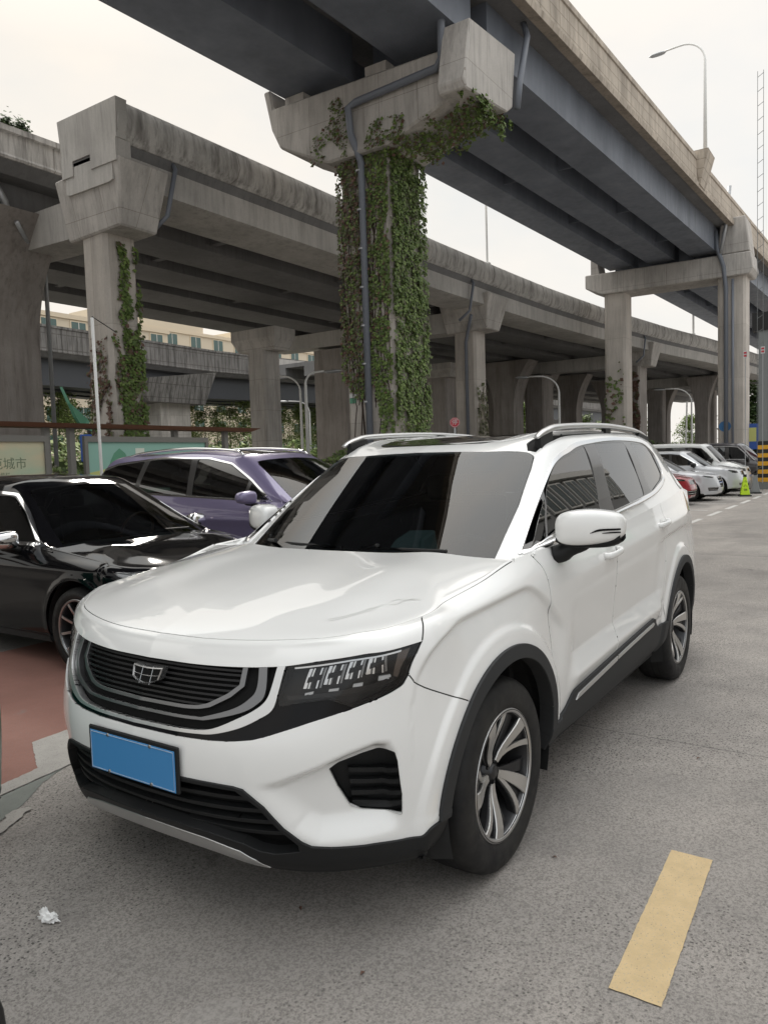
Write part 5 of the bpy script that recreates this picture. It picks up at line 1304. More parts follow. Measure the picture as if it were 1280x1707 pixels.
    def worn(name,colr,under=(.20,.19,.18),cover=.42,scale=5):
        m=mat(name,colr,.8,0,.3); n=NT(m); v=n.coord((1,1,1),'World'); f=n.noise(v,120,4,.8); p=n.noise(v,scale,7,.75)
        c=n.mix(n.ramp(p,[(.3,0),(.7,1)]),tuple(x*.82 for x in colr),tuple(min(1,x*1.08) for x in colr))
        c=n.mix(n.math('MULTIPLY',n.ramp(f,[(.36,1),(.44,0)]),.8),c,under); c=n.mix(n.ramp(p,[(.60,0),(.70,cover)]),c,under); c=n.mix(n.math('MULTIPLY',n.ramp(n.vor(v,70),[(.10,1),(.16,0)]),.7),c,tuple(x*.5 for x in under)); n.col(c); n.bump(f,.3,.003); return m
    worn('yellow_line',(.58,.44,.25),(.36,.32,.26),.75,7); worn('white_line',(.42,.40,.37),(.2,.19,.18),.8,5); worn('red_ground',(.29,.145,.115),(.23,.20,.185),1.0,1.3); worn('green_ground',(.21,.225,.205),(.23,.22,.205),.8,3)
    worn('far_line',(.55,.54,.52),(.25,.24,.22),.5,4)
    # foliage
    for nm,a,b in (('leaf_green',(.07,.115,.03),(.17,.235,.065)),('leaf_mixed',(.085,.08,.04),(.11,.13,.06)),('leaf_brown',(.10,.055,.042),(.16,.095,.07)),('leaf_tree',(.14,.21,.05),(.33,.40,.15)),('leaf_dark',(.03,.055,.018),(.075,.11,.035)),('leaf_bright',(.08,.14,.02),(.20,.27,.06))):
        m=mat(nm,a,.55,0,.3); n=NT(m); g=n.n('ShaderNodeNewGeometry'); n.col(n.mix(g.outputs['Random Per Island'],a,b))
    mat('bark',(.05,.042,.035),.9); mat('vine',(.05,.033,.025),.9); mat('twig_pale',(.30,.27,.22),.9)
    # buildings
    m=mat('cream_wall',(.62,.54,.42),.85); mat('cream_trim',(.66,.56,.42),.85); mat('win_dark',(.05,.07,.07),.15,0,.5); mat('win_green',(.07,.12,.11),.2); mat('sill_white',(.6,.58,.54),.7)
    mat('shop_grey',(.18,.185,.19),.6); mat('shop_white',(.6,.6,.58),.6); mat('sign_green',(.01,.16,.07),.5); mat('sign_brown',(.13,.03,.02),.5); mat('sign_yellow',(.65,.38,.03),.5)
    mat('wood_beam',(.16,.065,.035),.55); mat('shelter_grey',(.17,.165,.15),.6); 
    m=mat('poster_cream',(.48,.50,.34),.5); n=NT(m); n.col(n.mix(n.ramp(n.noise(n.coord((.5,1,1),'World'),2.2,3),[(.35,0),(.65,1)]),(.42,.50,.36),(.58,.50,.34)))
    m=mat('poster_teal',(.25,.45,.38),.5); mat('poster_green',(.10,.28,.18),.5); mat('poster_yellow',(.50,.52,.18),.5); mat('poster_text',(.16,.20,.13),.6); mat('poster_pale',(.62,.66,.58),.5)
    mat('sign_red',(.50,.03,.05),.5); mat('sign_white',(.62,.62,.62),.5); mat('sign_blue',(.03,.09,.35),.5); mat('hivis',(.55,.80,.02),.5); mat('stripe_yellow',(.75,.38,.02),.5); mat('stripe_black',(.02,.02,.02),.6)
    mat('tissue',(.78,.78,.77),.8); mat('cloth_teal',(.05,.22,.30),.7); mat('paper_teal',(.30,.42,.40),.7); mat('pink_banner',(.60,.30,.36),.6); mat('sunshade_blue',(.30,.38,.46),.5,.2)
    mat('blue_stain',(.07,.20,.42),.8); mat('metal_cabinet',(.22,.23,.23),.5)
# ---------------------------------------------------------------- structures
def up_c(x): return -8.9+.040*(-x-16)
def up_w(x): return 4.2*sst((x+8.5)/9.)   # unseen deck widening, added for its dark reflection in the windscreen
def upper_viaduct():
    root=empty('viaduct',(0,0,0),0,'upper road viaduct with pale blue steel girders crossing overhead','viaduct')
    xs=list(np.arange(16,-96,-4.)); path=lambda dy,z:[(x,up_c(x)+dy,z) for x in xs]
    def strip(name,y0,y1,z0,z1,m,xa=None,xb=None,par=root):
        X=[x for x in xs if (xa is None or x<=xa) and (xb is None or x>=xb)]
        if xa is not None and X[0]!=xa: X=[xa]+X
        if xb is not None and X[-1]!=xb: X=X+[xb]
        b=MB(); v=[];
        for x in X: c=up_c(x); v+=[(x,c+y0,z0),(x,c+y1,z0),(x,c+y1,z1),(x,c+y0,z1)]
        b.add(v,[(i*4+k,i*4+(k+1)%4,(i+1)*4+(k+1)%4,(i+1)*4+k) for i in range(len(X)-1) for k in range(4)]+[(0,1,2,3)[::-1],tuple(range(len(v)-4,len(v)))]); return b.build(name,m,par)
    st=MATS['steel_paint']
    for a,b in ((-2.72,-.72),(.72,2.72)): strip('steel_girder',a,b,11.5,12.68,st,16,-14.2)
    for xa,xb in ((-15.0,-39.2),(-40.0,-66),(-66.8,-95)):
        for a,b in ((-2.72,-1.45),(-.64,.64),(1.45,2.72)): strip('steel_girder',a,b,11.5,12.68,st,xa,xb)
    b=MB()
    for x in list(np.arange(-18,-37,-6.2))+list(np.arange(-43,-90,-6.2))+[10,4,-2,-8]:
        c=up_c(x); 
        for a,q in (((-1.46,-.63),(.63,1.46)) if x<-13.5 else ((-.73,.73),)): b.box(x-.02,x+.02,c+a,c+q,12.0,12.69) if False else None
    n=0
    for x in [-18,-24.2,-30.4,-36.0,-43,-49.2,-55,10,4,-2,-8]:
        c=up_c(x)
        for a,q in (((-1.45,-.64),(.64,1.45)) if x<-13.5 else ((-.72,.72),)):
            d=MB(); d.box(x-.03,x+.03,c+a,c+q,11.75,12.69); d.build('cross_frame',st,root)
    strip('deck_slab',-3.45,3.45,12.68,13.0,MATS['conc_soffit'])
    b=MB(); v=[]
    for x in np.arange(16,-8.6,-1.5): c=up_c(x); w=float(up_w(x)); v+=[(x,c+3.44,12.685),(x,c+3.46+w,12.685),(x,c+3.46+w,12.995),(x,c+3.44,12.995)]
    m_=len(v)//4; b.add(v,[(i*4+k,i*4+(k+1)%4,(i+1)*4+(k+1)%4,(i+1)*4+k) for i in range(m_-1) for k in range(4)]); b.build('added_deck_slab',MATS['conc_soffit'],root)
    b=MB(); v=[]
    for x in np.arange(16,-5,-1.5): c=up_c(x); w=float(up_w(x)); v+=[(x,c+2.72,11.52),(x,c+2.60+w,11.52),(x,c+2.60+w,12.684),(x,c+2.72,12.684)]
    m_=len(v)//4; b.add(v,[(i*4+k,i*4+(k+1)%4,(i+1)*4+(k+1)%4,(i+1)*4+k) for i in range(m_-1) for k in range(4)]+[(m_*4-4,m_*4-3,m_*4-2,m_*4-1)]); b.build('steel_girder',st,root)  # unseen girder under the added widening, there for the reflection
    for s in (-1,1):
        X=list(np.arange(16,-10,-1.5))+[x for x in xs if x<-10]; bb=MB(); v=[]
        for x in X:
            c=up_c(x)+(float(up_w(x)) if s>0 else 0); v+=[(x,c+s*3.28,12.60),(x,c+s*3.55,12.60),(x,c+s*3.58,12.78),(x,c+s*3.52,12.82),(x,c+s*3.50,13.66),(x,c+s*3.54,13.70),(x,c+s*3.54,13.86),(x,c+s*3.28,13.86)]
        k8=8; bb.add(v,[(i*8+k,i*8+(k+1)%8,(i+1)*8+(k+1)%8,(i+1)*8+k) for i in range(len(X)-1) for k in range(8)]+[tuple(range(8))[::-1],tuple(range(len(v)-8,len(v)))]); bb.build('parapet',MATS['conc_warm'],root)
    # block that carries the lamp post
    b=MB(); c=up_c(-32.4); b.hexa([(-32.9,c+3.5,12.7),(-31.9,c+3.5,12.7),(-31.9,c+3.60,12.7),(-32.9,c+3.60,12.7),(-33.1,c+3.4,14.05),(-31.7,c+3.4,14.05),(-31.7,c+3.95,14.05),(-33.1,c+3.95,14.05)]); b.build('lamp_plinth',MATS['conc_warm'],root)
    return root
def near_pier():
    root=empty('viaduct_pier',(-14.57,-9.24,-.093),0,'ivy covered square concrete pier rising just behind the white SUV','pier'); root.scale=(1.06,)*3
    def P(b,*a,**k):
        o=b.build(*a,**k); o.parent=root; o.location=(13.6,8.6,0); return o
    b=MB(); c=.10
    x0,x1,y0,y1=-14.4,-12.9,-9.30,-7.85
    pl=[(x0+c,y0),(x1-c,y0),(x1,y0+c),(x1,y1-c),(x1-c,y1),(x0+c,y1),(x0,y1-c),(x0,y0+c)]
    b.prism(pl,2,0,9.05) ; P(b,'column',MATS['conc_pier'],None)
    b=MB(); prof=[(-11.45,11.15),(-11.2,11.15),(-11.12,10.66),(-6.02,10.56),(-6.0,10.35),(-5.9,9.50),(-7.7,8.92),(-9.45,8.90),(-10.95,9.62),(-11.22,10.15)]
    b.prism(prof,0,-14.4,-12.62); P(b,'crosshead',MATS['conc_cap'],None,bevel=.05)
    b=MB(); pe=[(-12.30,10.80),(-14.62,11.02),(-14.40,9.70),(-14.10,9.50),(-12.05,9.28),(-11.98,9.45)]; b.prism([(p[0],p[1]) for p in pe],1,-5.98,-5.32); P(b,'end_block',MATS['conc_cap'],None,bevel=.03)
    b=MB(); b.box(-14.2,-13.2,-6.5,-6.2,10.5,11.7); P(b,'bearing_wall',MATS['conc_cap'],None)
    for y0,y1 in ((-10.9,-10.3),(-8.4,-7.8)):
        b=MB(); b.box(-14.0,-12.75,y0,y1,10.5,11.02) if False else b.box(-13.7,-12.85,y0,y1,10.5,10.93); P(b,'bearing_plinth',MATS['conc_cap'],None)
    # drain pipe
    b=MB(); b.smooth=True
    pth=[(-12.79,-8.55,.1),(-12.79,-8.55,8.75),(-12.52,-8.64,9.35),(-12.50,-8.68,9.95),(-12.50,-8.45,10.02),(-12.48,-6.25,10.12),(-12.30,-6.02,10.2),(-12.28,-6.0,10.9),(-12.5,-5.75,12.4)]
    b.tube(pth,.085,10); d=P(b,'drain_pipe',MATS['pipe_grey'],None)
    for z in np.arange(1.2,8.6,.92):
        k=MB(); k.lathe([(.085,-.02),(.10,-.02),(.10,.02),(.085,.02)],(-12.79,-8.60,z),'z',12); o=k.build('pipe_clip',MATS['galv'],d)
    b=MB(); b.smooth=True; b.tube([(-14.5,-5.25,9.7),(-14.55,-5.2,10.3),(-15.3,-5.3,11.7),(-15.35,-5.45,12.2)],.075,10); P(b,'drain_pipe',MATS['pipe_grey'],None)
    b=MB(); b.box(-12.895,-12.885,-9.20,-9.0,3.04,3.17); q=P(b,'plaque',MATS['poster_green'],None)
    b=MB(); b.box(-12.895,-12.885,-9.20,-9.0,3.18,3.28); P(b,'plaque',MATS['sign_white'],None)
    return root
def leafy(name,mats_,pts,label,cat,parent=None,size=.07,seed=1,stems=None,group=None,stem_mat='vine'):
    """pts: list of (position, normal, matindex, scale)"""
    rnd=random.Random(seed); b=MB()
    for p,n,mi,sc in pts:
        n=Vector(n).normalized(); t=n.orthogonal().normalized(); q=n.cross(t); a=rnd.random()*6.283
        tilt=Vector((rnd.uniform(-.6,.6),rnd.uniform(-.6,.6),rnd.uniform(-.2,.7))); n2=(n+tilt*.7).normalized(); t=(t*math.cos(a)+q*math.sin(a)); t=(t-n2*t.dot(n2)).normalized(); q=n2.cross(t)
        s=size*sc*rnd.choice((.5,.7,.85,1,1.15,1.5))*rnd.uniform(.85,1.15); p=Vector(p); b.mi=mi
        b.add([p-t*s*.5,p+q*s*.42,p+t*s*.6+n2*s*.12,p-q*s*.42],[(0,1,2,3)] if rnd.random()<.5 else [(0,1,2),(0,2,3)])
    o=b.build(name,[MATS[m] for m in mats_],parent)
    if label: tag(o,label,cat,group)
    if stems:
        s=MB(); 
        for st,r in stems: s.tube(st,r,4,cap=False)
        s.build('vine_stem',MATS[stem_mat],o)
    return o
def ivy_near():
    rnd=random.Random(3); pts=[]; stems=[]
    nz=lambda a,b,s: mnoise.noise(Vector((a*s,b*s,s)))
    # faces: 0 -> +x face (u=y from -9.3..-7.85), 1 -> +y face (u=x -12.9..-14.4)
    for face in (0,1,2):
        N=26000 if face==1 else 21000
        for _ in range(N if face<2 else 2500):
            z=rnd.uniform(1.3,9.0)
            if face==0:
                u=rnd.uniform(-9.36,-7.85); e=(u+9.3)/1.45   # 0 left .. 1 corner
                lim=3.3+ (.9*nz(u,0,1.3)) ; lim-=2.6*max(0,e-.62)/.38
                cover=.42+.25*max(0,nz(u*2.2,z*.55,1.0))*2+.30*max(0,e-.60)/.4+.18*max(0,(z-6.5)/2.5)
                if z<lim: cover=0 if e<.75 else .12
                if abs(u+8.60)<.10: cover*=.2
                hole=nz(u*3.1,z*1.1,1.7)
                if hole>.30: cover*=.15
                cl=nz(u*9,z*7,1.0)
                if cl<-.15: cover*=.4
                p=(-12.87+rnd.uniform(0,.07),u,z); n=(1,0,.1)
            elif face==1:
                u=rnd.uniform(-14.45,-12.88); e=(u+14.4)/1.5
                hole=nz(u*3.4,z*1.5,2.1)
                cover=(.84 if nz(u*1.3,z*.6,3.3)<.1 else .60) if hole<.17 else .04
                lim=2.0+1.0*nz(u*1.5,1,1.6)
                if z<lim: cover*=.25 if nz(u*5,z*.6,1.3)>-.05 else 0
                if z<2.6 and e>.70: cover*=.12
                p=(u,-7.82+rnd.uniform(0,.11),z); n=(0,1,.15)
            else:
                p=(rnd.choice((-14.43,-12.86)),rnd.uniform(-9.38,-9.25) ,rnd.uniform(3.6,9)) ; n=(0,-1,.1); cover=.4; p=(rnd.uniform(-13.4,-12.86),p[1],p[2])
            if rnd.random()>cover: continue
            if face==1: mi=0 if rnd.random()<.86 else 1
            else: 
                gr=nz(u if face==0 else 0,z,.8)
                g=.25+.5*(face==0 and e>.62)+.2*(z<4.5)+.15*gr; mi=0 if rnd.random()<g else (2 if rnd.random()<.42 else 1)
            pts.append((p,n,mi,1.0 if face==1 else .9))
    # onto the crosshead and hanging from its end
    for _ in range(3600):
        y=rnd.uniform(-9.9,-7.2); z=rnd.uniform(8.9,10.4)
        if mnoise.noise(Vector((y*1.6,z*1.6,4)))<-.02 + .5*max(0,z-9.6): continue
        if y<-9.3 and rnd.random()<.5: continue
        if y>-8.2 and z>9.5: continue
        if rnd.random()<.55: pts.append(((-12.60+rnd.uniform(0,.06),y,z),(1,0,.2),rnd.choice((0,0,1,2)),.9))
    for _ in range(2300):   # underside to the right, then hanging
        t=rnd.random(); x=rnd.uniform(-14.3,-12.5); y=-7.85+t*2.4; z=8.93+max(0,(y+7.7))*.30-.04-rnd.random()**2*.30
        if mnoise.noise(Vector((x*1.5,y*1.5,z)))<-.12: continue
        pts.append(((x,y,z),(.3,.3,-1),rnd.choice((0,0,0,1,2)),1.0))
    for _ in range(30):
        x=rnd.uniform(-14.3,-12.1); y=rnd.uniform(-5.6,-5.28) ; L=rnd.uniform(.12,.50)*(1 if x<-12.8 else .5); z0=9.45-rnd.random()*.12
        for k in range(int(L*90)):
            z=z0-L*rnd.random(); pts.append(((x+rnd.gauss(0,.035),y+rnd.gauss(0,.035),z),(rnd.uniform(-1,1),1,.3),0 if rnd.random()<.85 else 1,1.05))
    for k in range(26):
        y=-9.2+1.3*rnd.random(); z=rnd.uniform(1.5,3.5) if k<4 else rnd.uniform(2.8,5.0); st=[]
        yy=y
        for q in range(14):
            st.append((-12.885,yy,z)); z+=rnd.uniform(.2,.5); yy+=rnd.uniform(-.11,.11)
            if z>8.9: break
            yy=min(max(yy,-9.25),-7.95)
        if len(st)>2: stems.append((st,.010))
    stems.append(([(-12.88,-8.78,.3),(-12.87,-8.80,1.2),(-12.88,-8.74,2.0),(-12.88,-8.80,2.8),(-12.88,-8.85,3.6),(-12.88,-8.95,4.4)],.020))
    stems.append(([(-12.88,-8.74,1.2),(-12.87,-8.86,2.2),(-12.88,-8.80,3.0),(-12.88,-8.72,3.8)],.012))
    o=leafy('ivy',['leaf_green','leaf_mixed','leaf_brown'],pts,'dense green ivy climbing the big pier and hanging from its crosshead','ivy',size=.074,seed=5,stems=stems); o.scale=(1.06,)*3; o.location=(-.153,-.127,-.093)
def far_bent():
    root=empty('viaduct_pier',(-39.52,-7.57,-.062),0,'two column concrete bent carrying the steel girders at the far right','pier')
    root.scale=(1.04,)*3
    def P(b,nm,m,**k): o=b.build(nm,m,root,**k); o.location=(37.9,7.2,0); return o
    b=MB(); b.prism([(-11.35,10.95),(-3.45,10.85),(-3.35,10.1),(-3.5,9.82),(-10.5,9.86),(-11.35,10.27)],0,-38.8,-37.0); P(b,'crosshead',MATS['conc_cap'],bevel=.04)
    b=MB(); b.hexa([(-38.7,-4.95,10.9),(-37.1,-4.95,10.9),(-37.1,-3.5,10.9),(-38.7,-3.5,10.9),(-38.7,-4.75,12.55),(-37.1,-4.75,12.55),(-37.1,-3.7,12.55),(-38.7,-3.7,12.55)]); P(b,'end_block',MATS['conc_cap'],bevel=.04)
    b=MB(); b.hexa([(-38.4,-11.1,10.9),(-37.2,-11.1,10.9),(-37.2,-10.65,10.9),(-38.4,-10.65,10.9),(-38.4,-11.1,11.8),(-37.2,-11.1,11.8),(-37.2,-10.8,11.8),(-38.4,-10.8,11.8)]); P(b,'end_block',MATS['conc_cap'])
    for y0,y1 in ((-10.45,-9.35),(-4.95,-3.70)):
        b=MB(); c=.12; x0,x1=-38.5,-37.25; b.prism([(x0+c,y0),(x1-c,y0),(x1,y0+c),(x1,y1-c),(x1-c,y1),(x0+c,y1),(x0,y1-c),(x0,y0+c)],2,0,9.88); P(b,'column',MATS['conc_pier'])
    b=MB(); b.smooth=True; b.tube([(-37.13,-4.55,.1),(-37.13,-4.55,9.3),(-36.95,-4.62,10.3),(-36.9,-4.9,11.2),(-36.9,-4.95,12.0)],.10,8); b.tube([(-37.13,-4.25,.1),(-37.13,-4.25,9.7)],.06,8); P(b,'drain_pipe',MATS['pipe_grey'])
    b=MB(); b.smooth=True; b.tube([(-36.9,-4.75,10.9),(-36.8,-4.5,12.1),(-36.7,-4.3,13.9)],.08,8); P(b,'drain_pipe',MATS['galv'])
    b=MB(); b.prism([(-4.62+.28*math.cos(a),2.75+.26*math.sin(a)) for a in np.linspace(0,2*PI,14,endpoint=False)],0,-37.245,-37.24) ; P(b,'paint_stain',MATS['blue_stain'])
def lo_e(x):
    return float(np.interp(-x,[-20,9.6,24,34,41.7,53.5,61,75,100],[-12.9,-12.9,-12.85,-12.6,-12.05,-10.6,-9.3,-7.8,-5.5]))
def lower_viaduct():
    root=empty('viaduct',(0,0,0),0,'lower weathered concrete viaduct running behind the ivy covered pier','viaduct')
    X=[-9.2,-11]+list(np.arange(-14,-100,-3.5))
    def strip(name,pr,m,xs=X):
        b=MB(); v=[]; n=len(pr)
        for x in xs: e=lo_e(x); v+=[(x,e+a,z) for a,z in pr]
        b.add(v,[(i*n+k,i*n+(k+1)%n,(i+1)*n+(k+1)%n,(i+1)*n+k) for i in range(len(xs)-1) for k in range(n)]+[tuple(range(n))[::-1],tuple(range(len(v)-n,len(v)))]); return b.build(name,m,root,smooth_angle=35)
    # bull nosed parapet
    strip('parapet',[(-.35,9.30),(-.16,9.30),(-.02,9.46),(.04,9.75),(.0,10.05),(-.10,10.20),(-.30,10.22),(-.32,9.45)],MATS['conc_parapet'])
    X2=[-11.6]+[x for x in X if x<-12]
    strip('parapet',[(-14.5,9.3),(-14.2,9.3),(-14.2,10.2),(-14.5,10.2)],MATS['conc_parapet'],X2)
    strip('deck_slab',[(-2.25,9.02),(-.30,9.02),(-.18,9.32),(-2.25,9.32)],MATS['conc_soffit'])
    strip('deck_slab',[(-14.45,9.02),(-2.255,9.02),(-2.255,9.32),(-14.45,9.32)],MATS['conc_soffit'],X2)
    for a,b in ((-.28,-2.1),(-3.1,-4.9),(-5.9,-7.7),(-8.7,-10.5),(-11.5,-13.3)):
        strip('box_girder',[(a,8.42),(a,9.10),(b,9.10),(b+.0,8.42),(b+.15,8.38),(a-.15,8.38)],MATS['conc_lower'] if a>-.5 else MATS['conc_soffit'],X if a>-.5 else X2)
    # end face of the wide part
    b=MB(); b.hexa([(-9.45,-15.1,9.32),(-9.18,-15.1,9.32),(-9.18,-12.95,9.32),(-9.45,-12.95,9.32),(-9.45,-15.15,10.2),(-9.14,-15.15,10.2),(-9.14,-12.86,10.2),(-9.45,-12.86,10.2)]); b.build('end_parapet',MATS['conc_lower'],root)
    b=MB()
    for y0,y1 in ((-15.1,-14.65),(-13.95,-12.98)): b.box(-9.6,-9.17,y0,y1,8.80,9.318)
    b.box(-9.6,-9.17,-14.65,-13.95,9.15,9.318); b.box(-9.6,-9.3,-14.65,-13.95,8.8,9.15); b.build('end_wall',MATS['conc_lower'],root)
    # drain pipes on the face
    for x in (-11.0,-27.2,-48.6):
        e=lo_e(x); b=MB(); b.smooth=True; b.tube([(x,e-.25,9.28),(x+.02,e-.12,9.1),(x+.3,e-.18,7.9),(x+.5,e-.6,7.5)],.06,8); b.build('drain_pipe',MATS['pipe_grey'],root)
    for x in (-34.5,-39.5,-60):
        e=lo_e(x)
    # recess in the soffit and diaphragms
    for x in list(np.arange(-15,-95,-6.5)):
        e=lo_e(x)
        for a,b_ in ((-2.1,-3.1),(-4.9,-5.9),(-7.7,-8.7),(-10.5,-11.5)):
            b=MB(); b.box(x-.12,x+.12,e+b_,e+a,8.6,9.03); b.build('diaphragm',MATS['conc_soffit'],root)
    return root
def pier_lower(x,label,cols=((-1.9,1.05),(-7.6,1.3)),head='block',w=1.0,mat_='conc_pier',head_w=(2.2,1.35)):
    e=lo_e(x); root=empty('viaduct_pier',(x,e,0),0,label,'pier')
    m=MATS[mat_]
    # crosshead: tapered stub in front, shallow beam behind
    b=MB(); hw=head_w[0]/2; lw=head_w[1]/2
    b.hexa([(-lw,-2.4,7.35),(lw,-2.4,7.35),(lw,-.35,7.42),(-lw,-.35,7.42),(-hw,-2.6,8.85),(hw,-2.6,8.85),(hw,-.02,8.92),(-hw,-.02,8.92)]); b.build('crosshead',MATS['conc_cap'],root,bevel=.04)
    b=MB(); b.hexa([(-.55,-13.4,7.7),(.55,-13.4,7.7),(.55,-2.3,7.45),(-.55,-2.3,7.45),(-.6,-13.5,8.375),(.6,-13.5,8.375),(.6,-2.3,8.375),(-.6,-2.3,8.375)]); b.build('cross_beam',MATS['conc_lower'],root)
    for dy,ww in cols:
        b=MB(); c=.10; h=ww/2; k=w/2
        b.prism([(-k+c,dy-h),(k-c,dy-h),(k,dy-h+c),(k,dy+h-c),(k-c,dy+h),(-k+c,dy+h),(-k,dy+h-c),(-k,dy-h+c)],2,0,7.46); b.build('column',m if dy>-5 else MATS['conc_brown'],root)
    return root
def simple_column(x,y,w,d,h,label,mat_='conc_pier',cap=None,flare=0,group=None):
    root=empty('viaduct_pier',(x,y,0),0,label,'pier',group); b=MB(); c=.08
    if flare:
        n=8; v=[]
        for i in range(n+1):
            t=i/n; z=h*.62+(h*.38)*t; s=flare*t*t
            v+=[(-w/2,-d/2-s,z),(w/2,-d/2-s,z),(w/2,d/2+s,z),(-w/2,d/2+s,z)]
        b.box(-w/2,w/2,-d/2,d/2,0,h*.62); b.add(v,[(i*4+k,i*4+(k+1)%4,(i+1)*4+(k+1)%4,(i+1)*4+k) for i in range(n) for k in range(4)]+[tuple(range(n*4,n*4+4))])
    else: b.prism([(-w/2+c,-d/2),(w/2-c,-d/2),(w/2,-d/2+c),(w/2,d/2-c),(w/2-c,d/2),(-w/2+c,d/2),(-w/2,d/2-c),(-w/2,-d/2+c)],2,0,h)
    b.build('column',MATS[mat_],root)
    if cap:
        cw,cd,ch,dz=cap; b=MB(); b.hexa([(-cw*.36,-cd*.40,h-ch+dz),(cw*.36,-cd*.40,h-ch+dz),(cw*.36,cd*.40,h-ch+dz),(-cw*.36,cd*.40,h-ch+dz),(-cw/2,-cd/2,h-ch*.45+dz),(cw/2,-cd/2,h-ch*.45+dz),(cw/2,cd/2,h-ch*.45+dz),(-cw/2,cd/2,h-ch*.45+dz)]); b.box(-cw/2,cw/2,-cd/2,cd/2,h-ch*.45+dz+.001,h+dz); b.build('crosshead',MATS['conc_cap'],root)
    return root
def beam_deck(name,label,pts,z0,z1,width,zp,girder_h,par_m='conc_far',gm='steel_dark',zs=None):
    """third viaducts: pts plan of near edge, deck to the -y side"""
    root=empty(name,(0,0,0),0,label,'viaduct')
    def strip(nm,pr,m):
        b=MB(); v=[]; n=len(pr)
        for (x,y,dz) in pts: v+=[(x,y+a,z+dz) for a,z in pr]
        b.add(v,[(i*n+k,i*n+(k+1)%n,(i+1)*n+(k+1)%n,(i+1)*n+k) for i in range(len(pts)-1) for k in range(n)]+[tuple(range(n))[::-1],tuple(range(len(v)-n,len(v)))]); return b.build(nm,MATS[m],root)
    strip('parapet',[(-.3,z0),(0,z0),(.02,z0+.06),(0,z0+.12),(0,zp-.18),(.06,zp-.14),(.06,zp),(-.3,zp)],par_m); strip('parapet',[(-width,z0),(-width+.3,z0),(-width+.3,zp),(-width,zp)],par_m)
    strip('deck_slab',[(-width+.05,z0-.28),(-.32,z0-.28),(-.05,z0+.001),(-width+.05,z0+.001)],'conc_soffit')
    for a in (-.9,-width/2+.7,-width+2.3): strip('girder',[(a,z0-girder_h),(a,z0-.281),(a-1.4,z0-.281),(a-1.4,z0-girder_h)],gm)
    return root
def lamp_post(x,y,z0,h,arm,dirn,label,r=.07,group=None):
    """dirn: unit (x,y) of the arm"""
    root=empty('street_lamp',(x,y,z0),0,label,'street lamp',group)
    b=MB(); b.smooth=True; dx,dy=dirn; R_=arm*.55
    pts=[(0,0,0),(0,0,h-R_*.9)]+[(dx*R_*(1-math.cos(a)),dy*R_*(1-math.cos(a)),h-R_*.9+R_*.9*math.sin(a)) for a in np.linspace(.15,PI/2,8)]+[(dx*(arm*.85),dy*(arm*.85),h+.02)]
    n=len(pts); b.tube(pts,r,8,rs=[r*1.3]+[r*.8]+[r*.6]*(n-2)); b.build('pole',MATS['white_pole'],root)
    b=MB(); b.smooth=True; c=Vector((dx*(arm*.85+.35),dy*(arm*.85+.35),h-.0)); v=[];m_=8
    s=Vector((dx,dy,0)); t=Vector((-dy,dx,0))
    for i in range(7):
        k=-1+2*i/6; rr=math.sqrt(max(0,1-abs(k)**2.5)); 
        for a in range(10): an=2*PI*a/10; v.append(tuple(c+s*(k*.40)+t*(.14*rr*math.cos(an))+Vector((0,0,1))*(.07*rr*math.sin(an)+.02*k)))
    b.add(v,[(i*10+a,i*10+(a+1)%10,(i+1)*10+(a+1)%10,(i+1)*10+a) for i in range(6) for a in range(10)]); b.build('lamp_head',MATS['galv'],root)
    return root
TREES={}
def tree_meshes(kind,seed,h,cr,n,leaf,lmat,spread=1.0,trunk=.09,base=.18):
    rnd=random.Random(seed); b=MB(); pts=[]
    br=[]
    for k in range(int(26*spread)+12):
        z=h*(base+(1-base)*rnd.random()**.85); a=rnd.random()*6.283; L=cr*(1.05-(z/h)**2*.75)*rnd.uniform(.5,1.1); 
        p0=Vector((0,0,z)); p1=Vector((math.cos(a)*L,math.sin(a)*L,z+L*rnd.uniform(.15,.6))); br.append((p0,p1))
    for k in range(n):
        p0,p1=rnd.choice(br); t=rnd.random()**.6; p=p0.lerp(p1,t); g=.10+.14*cr
        pts.append((p+Vector((rnd.gauss(0,g*.7),rnd.gauss(0,g*.7),rnd.gauss(0,g*.6))),(rnd.uniform(-1,1),rnd.uniform(-1,1),1),0,1))
    q=MB()
    for p,nn,mi,sc in pts:
        nn=Vector(nn).normalized(); t=nn.orthogonal().normalized(); w=nn.cross(t); s=leaf*rnd.uniform(.6,1.3); q.add([p-t*s*.5,p+w*s*.4,p+t*s*.5,p-w*s*.4],[(0,1,2,3)])
    t=MB(); t.tube([(0,0,0),(.04,0,h*.4),(0,.03,h*.75),(0,0,h*.97)],trunk,6,rs=[trunk,trunk*.8,trunk*.5,trunk*.15])
    for p0,p1 in br[:22]: t.tube([p0,p1],trunk*.22,4,cap=False)
    return q,t,lmat
def tree(kind,x,y,s,rz,label,group=None):
    if kind not in TREES:
        spec={'slim1':(1,7.6,1.7,3400,.15,'leaf_tree',1.3,.06,.12),'slim2':(2,7.9,1.9,3800,.15,'leaf_tree',1.3,.065,.12),'slim3':(3,7.4,1.2,2200,.15,'leaf_tree',1.1,.05,.16),'bushy':(4,6.5,2.4,5200,.22,'leaf_bright',1.8,.12,.14),'dark':(5,5.0,2.0,5200,.20,'leaf_dark',1.8,.1,.08)}[kind]
        q,t,lm=tree_meshes(kind,*spec); TREES[kind]=empty('tree',(x,y,0),rz,label,'tree',group); q.build('crown',MATS[lm],TREES[kind]); t.build('trunk',MATS['bark'],TREES[kind]); o=TREES[kind]
    else: o=copy_tree(TREES[kind]); o['label']=label
    o.location=(x,y,0); o.rotation_euler=(0,0,rz); o.scale=(s,s,s); return o
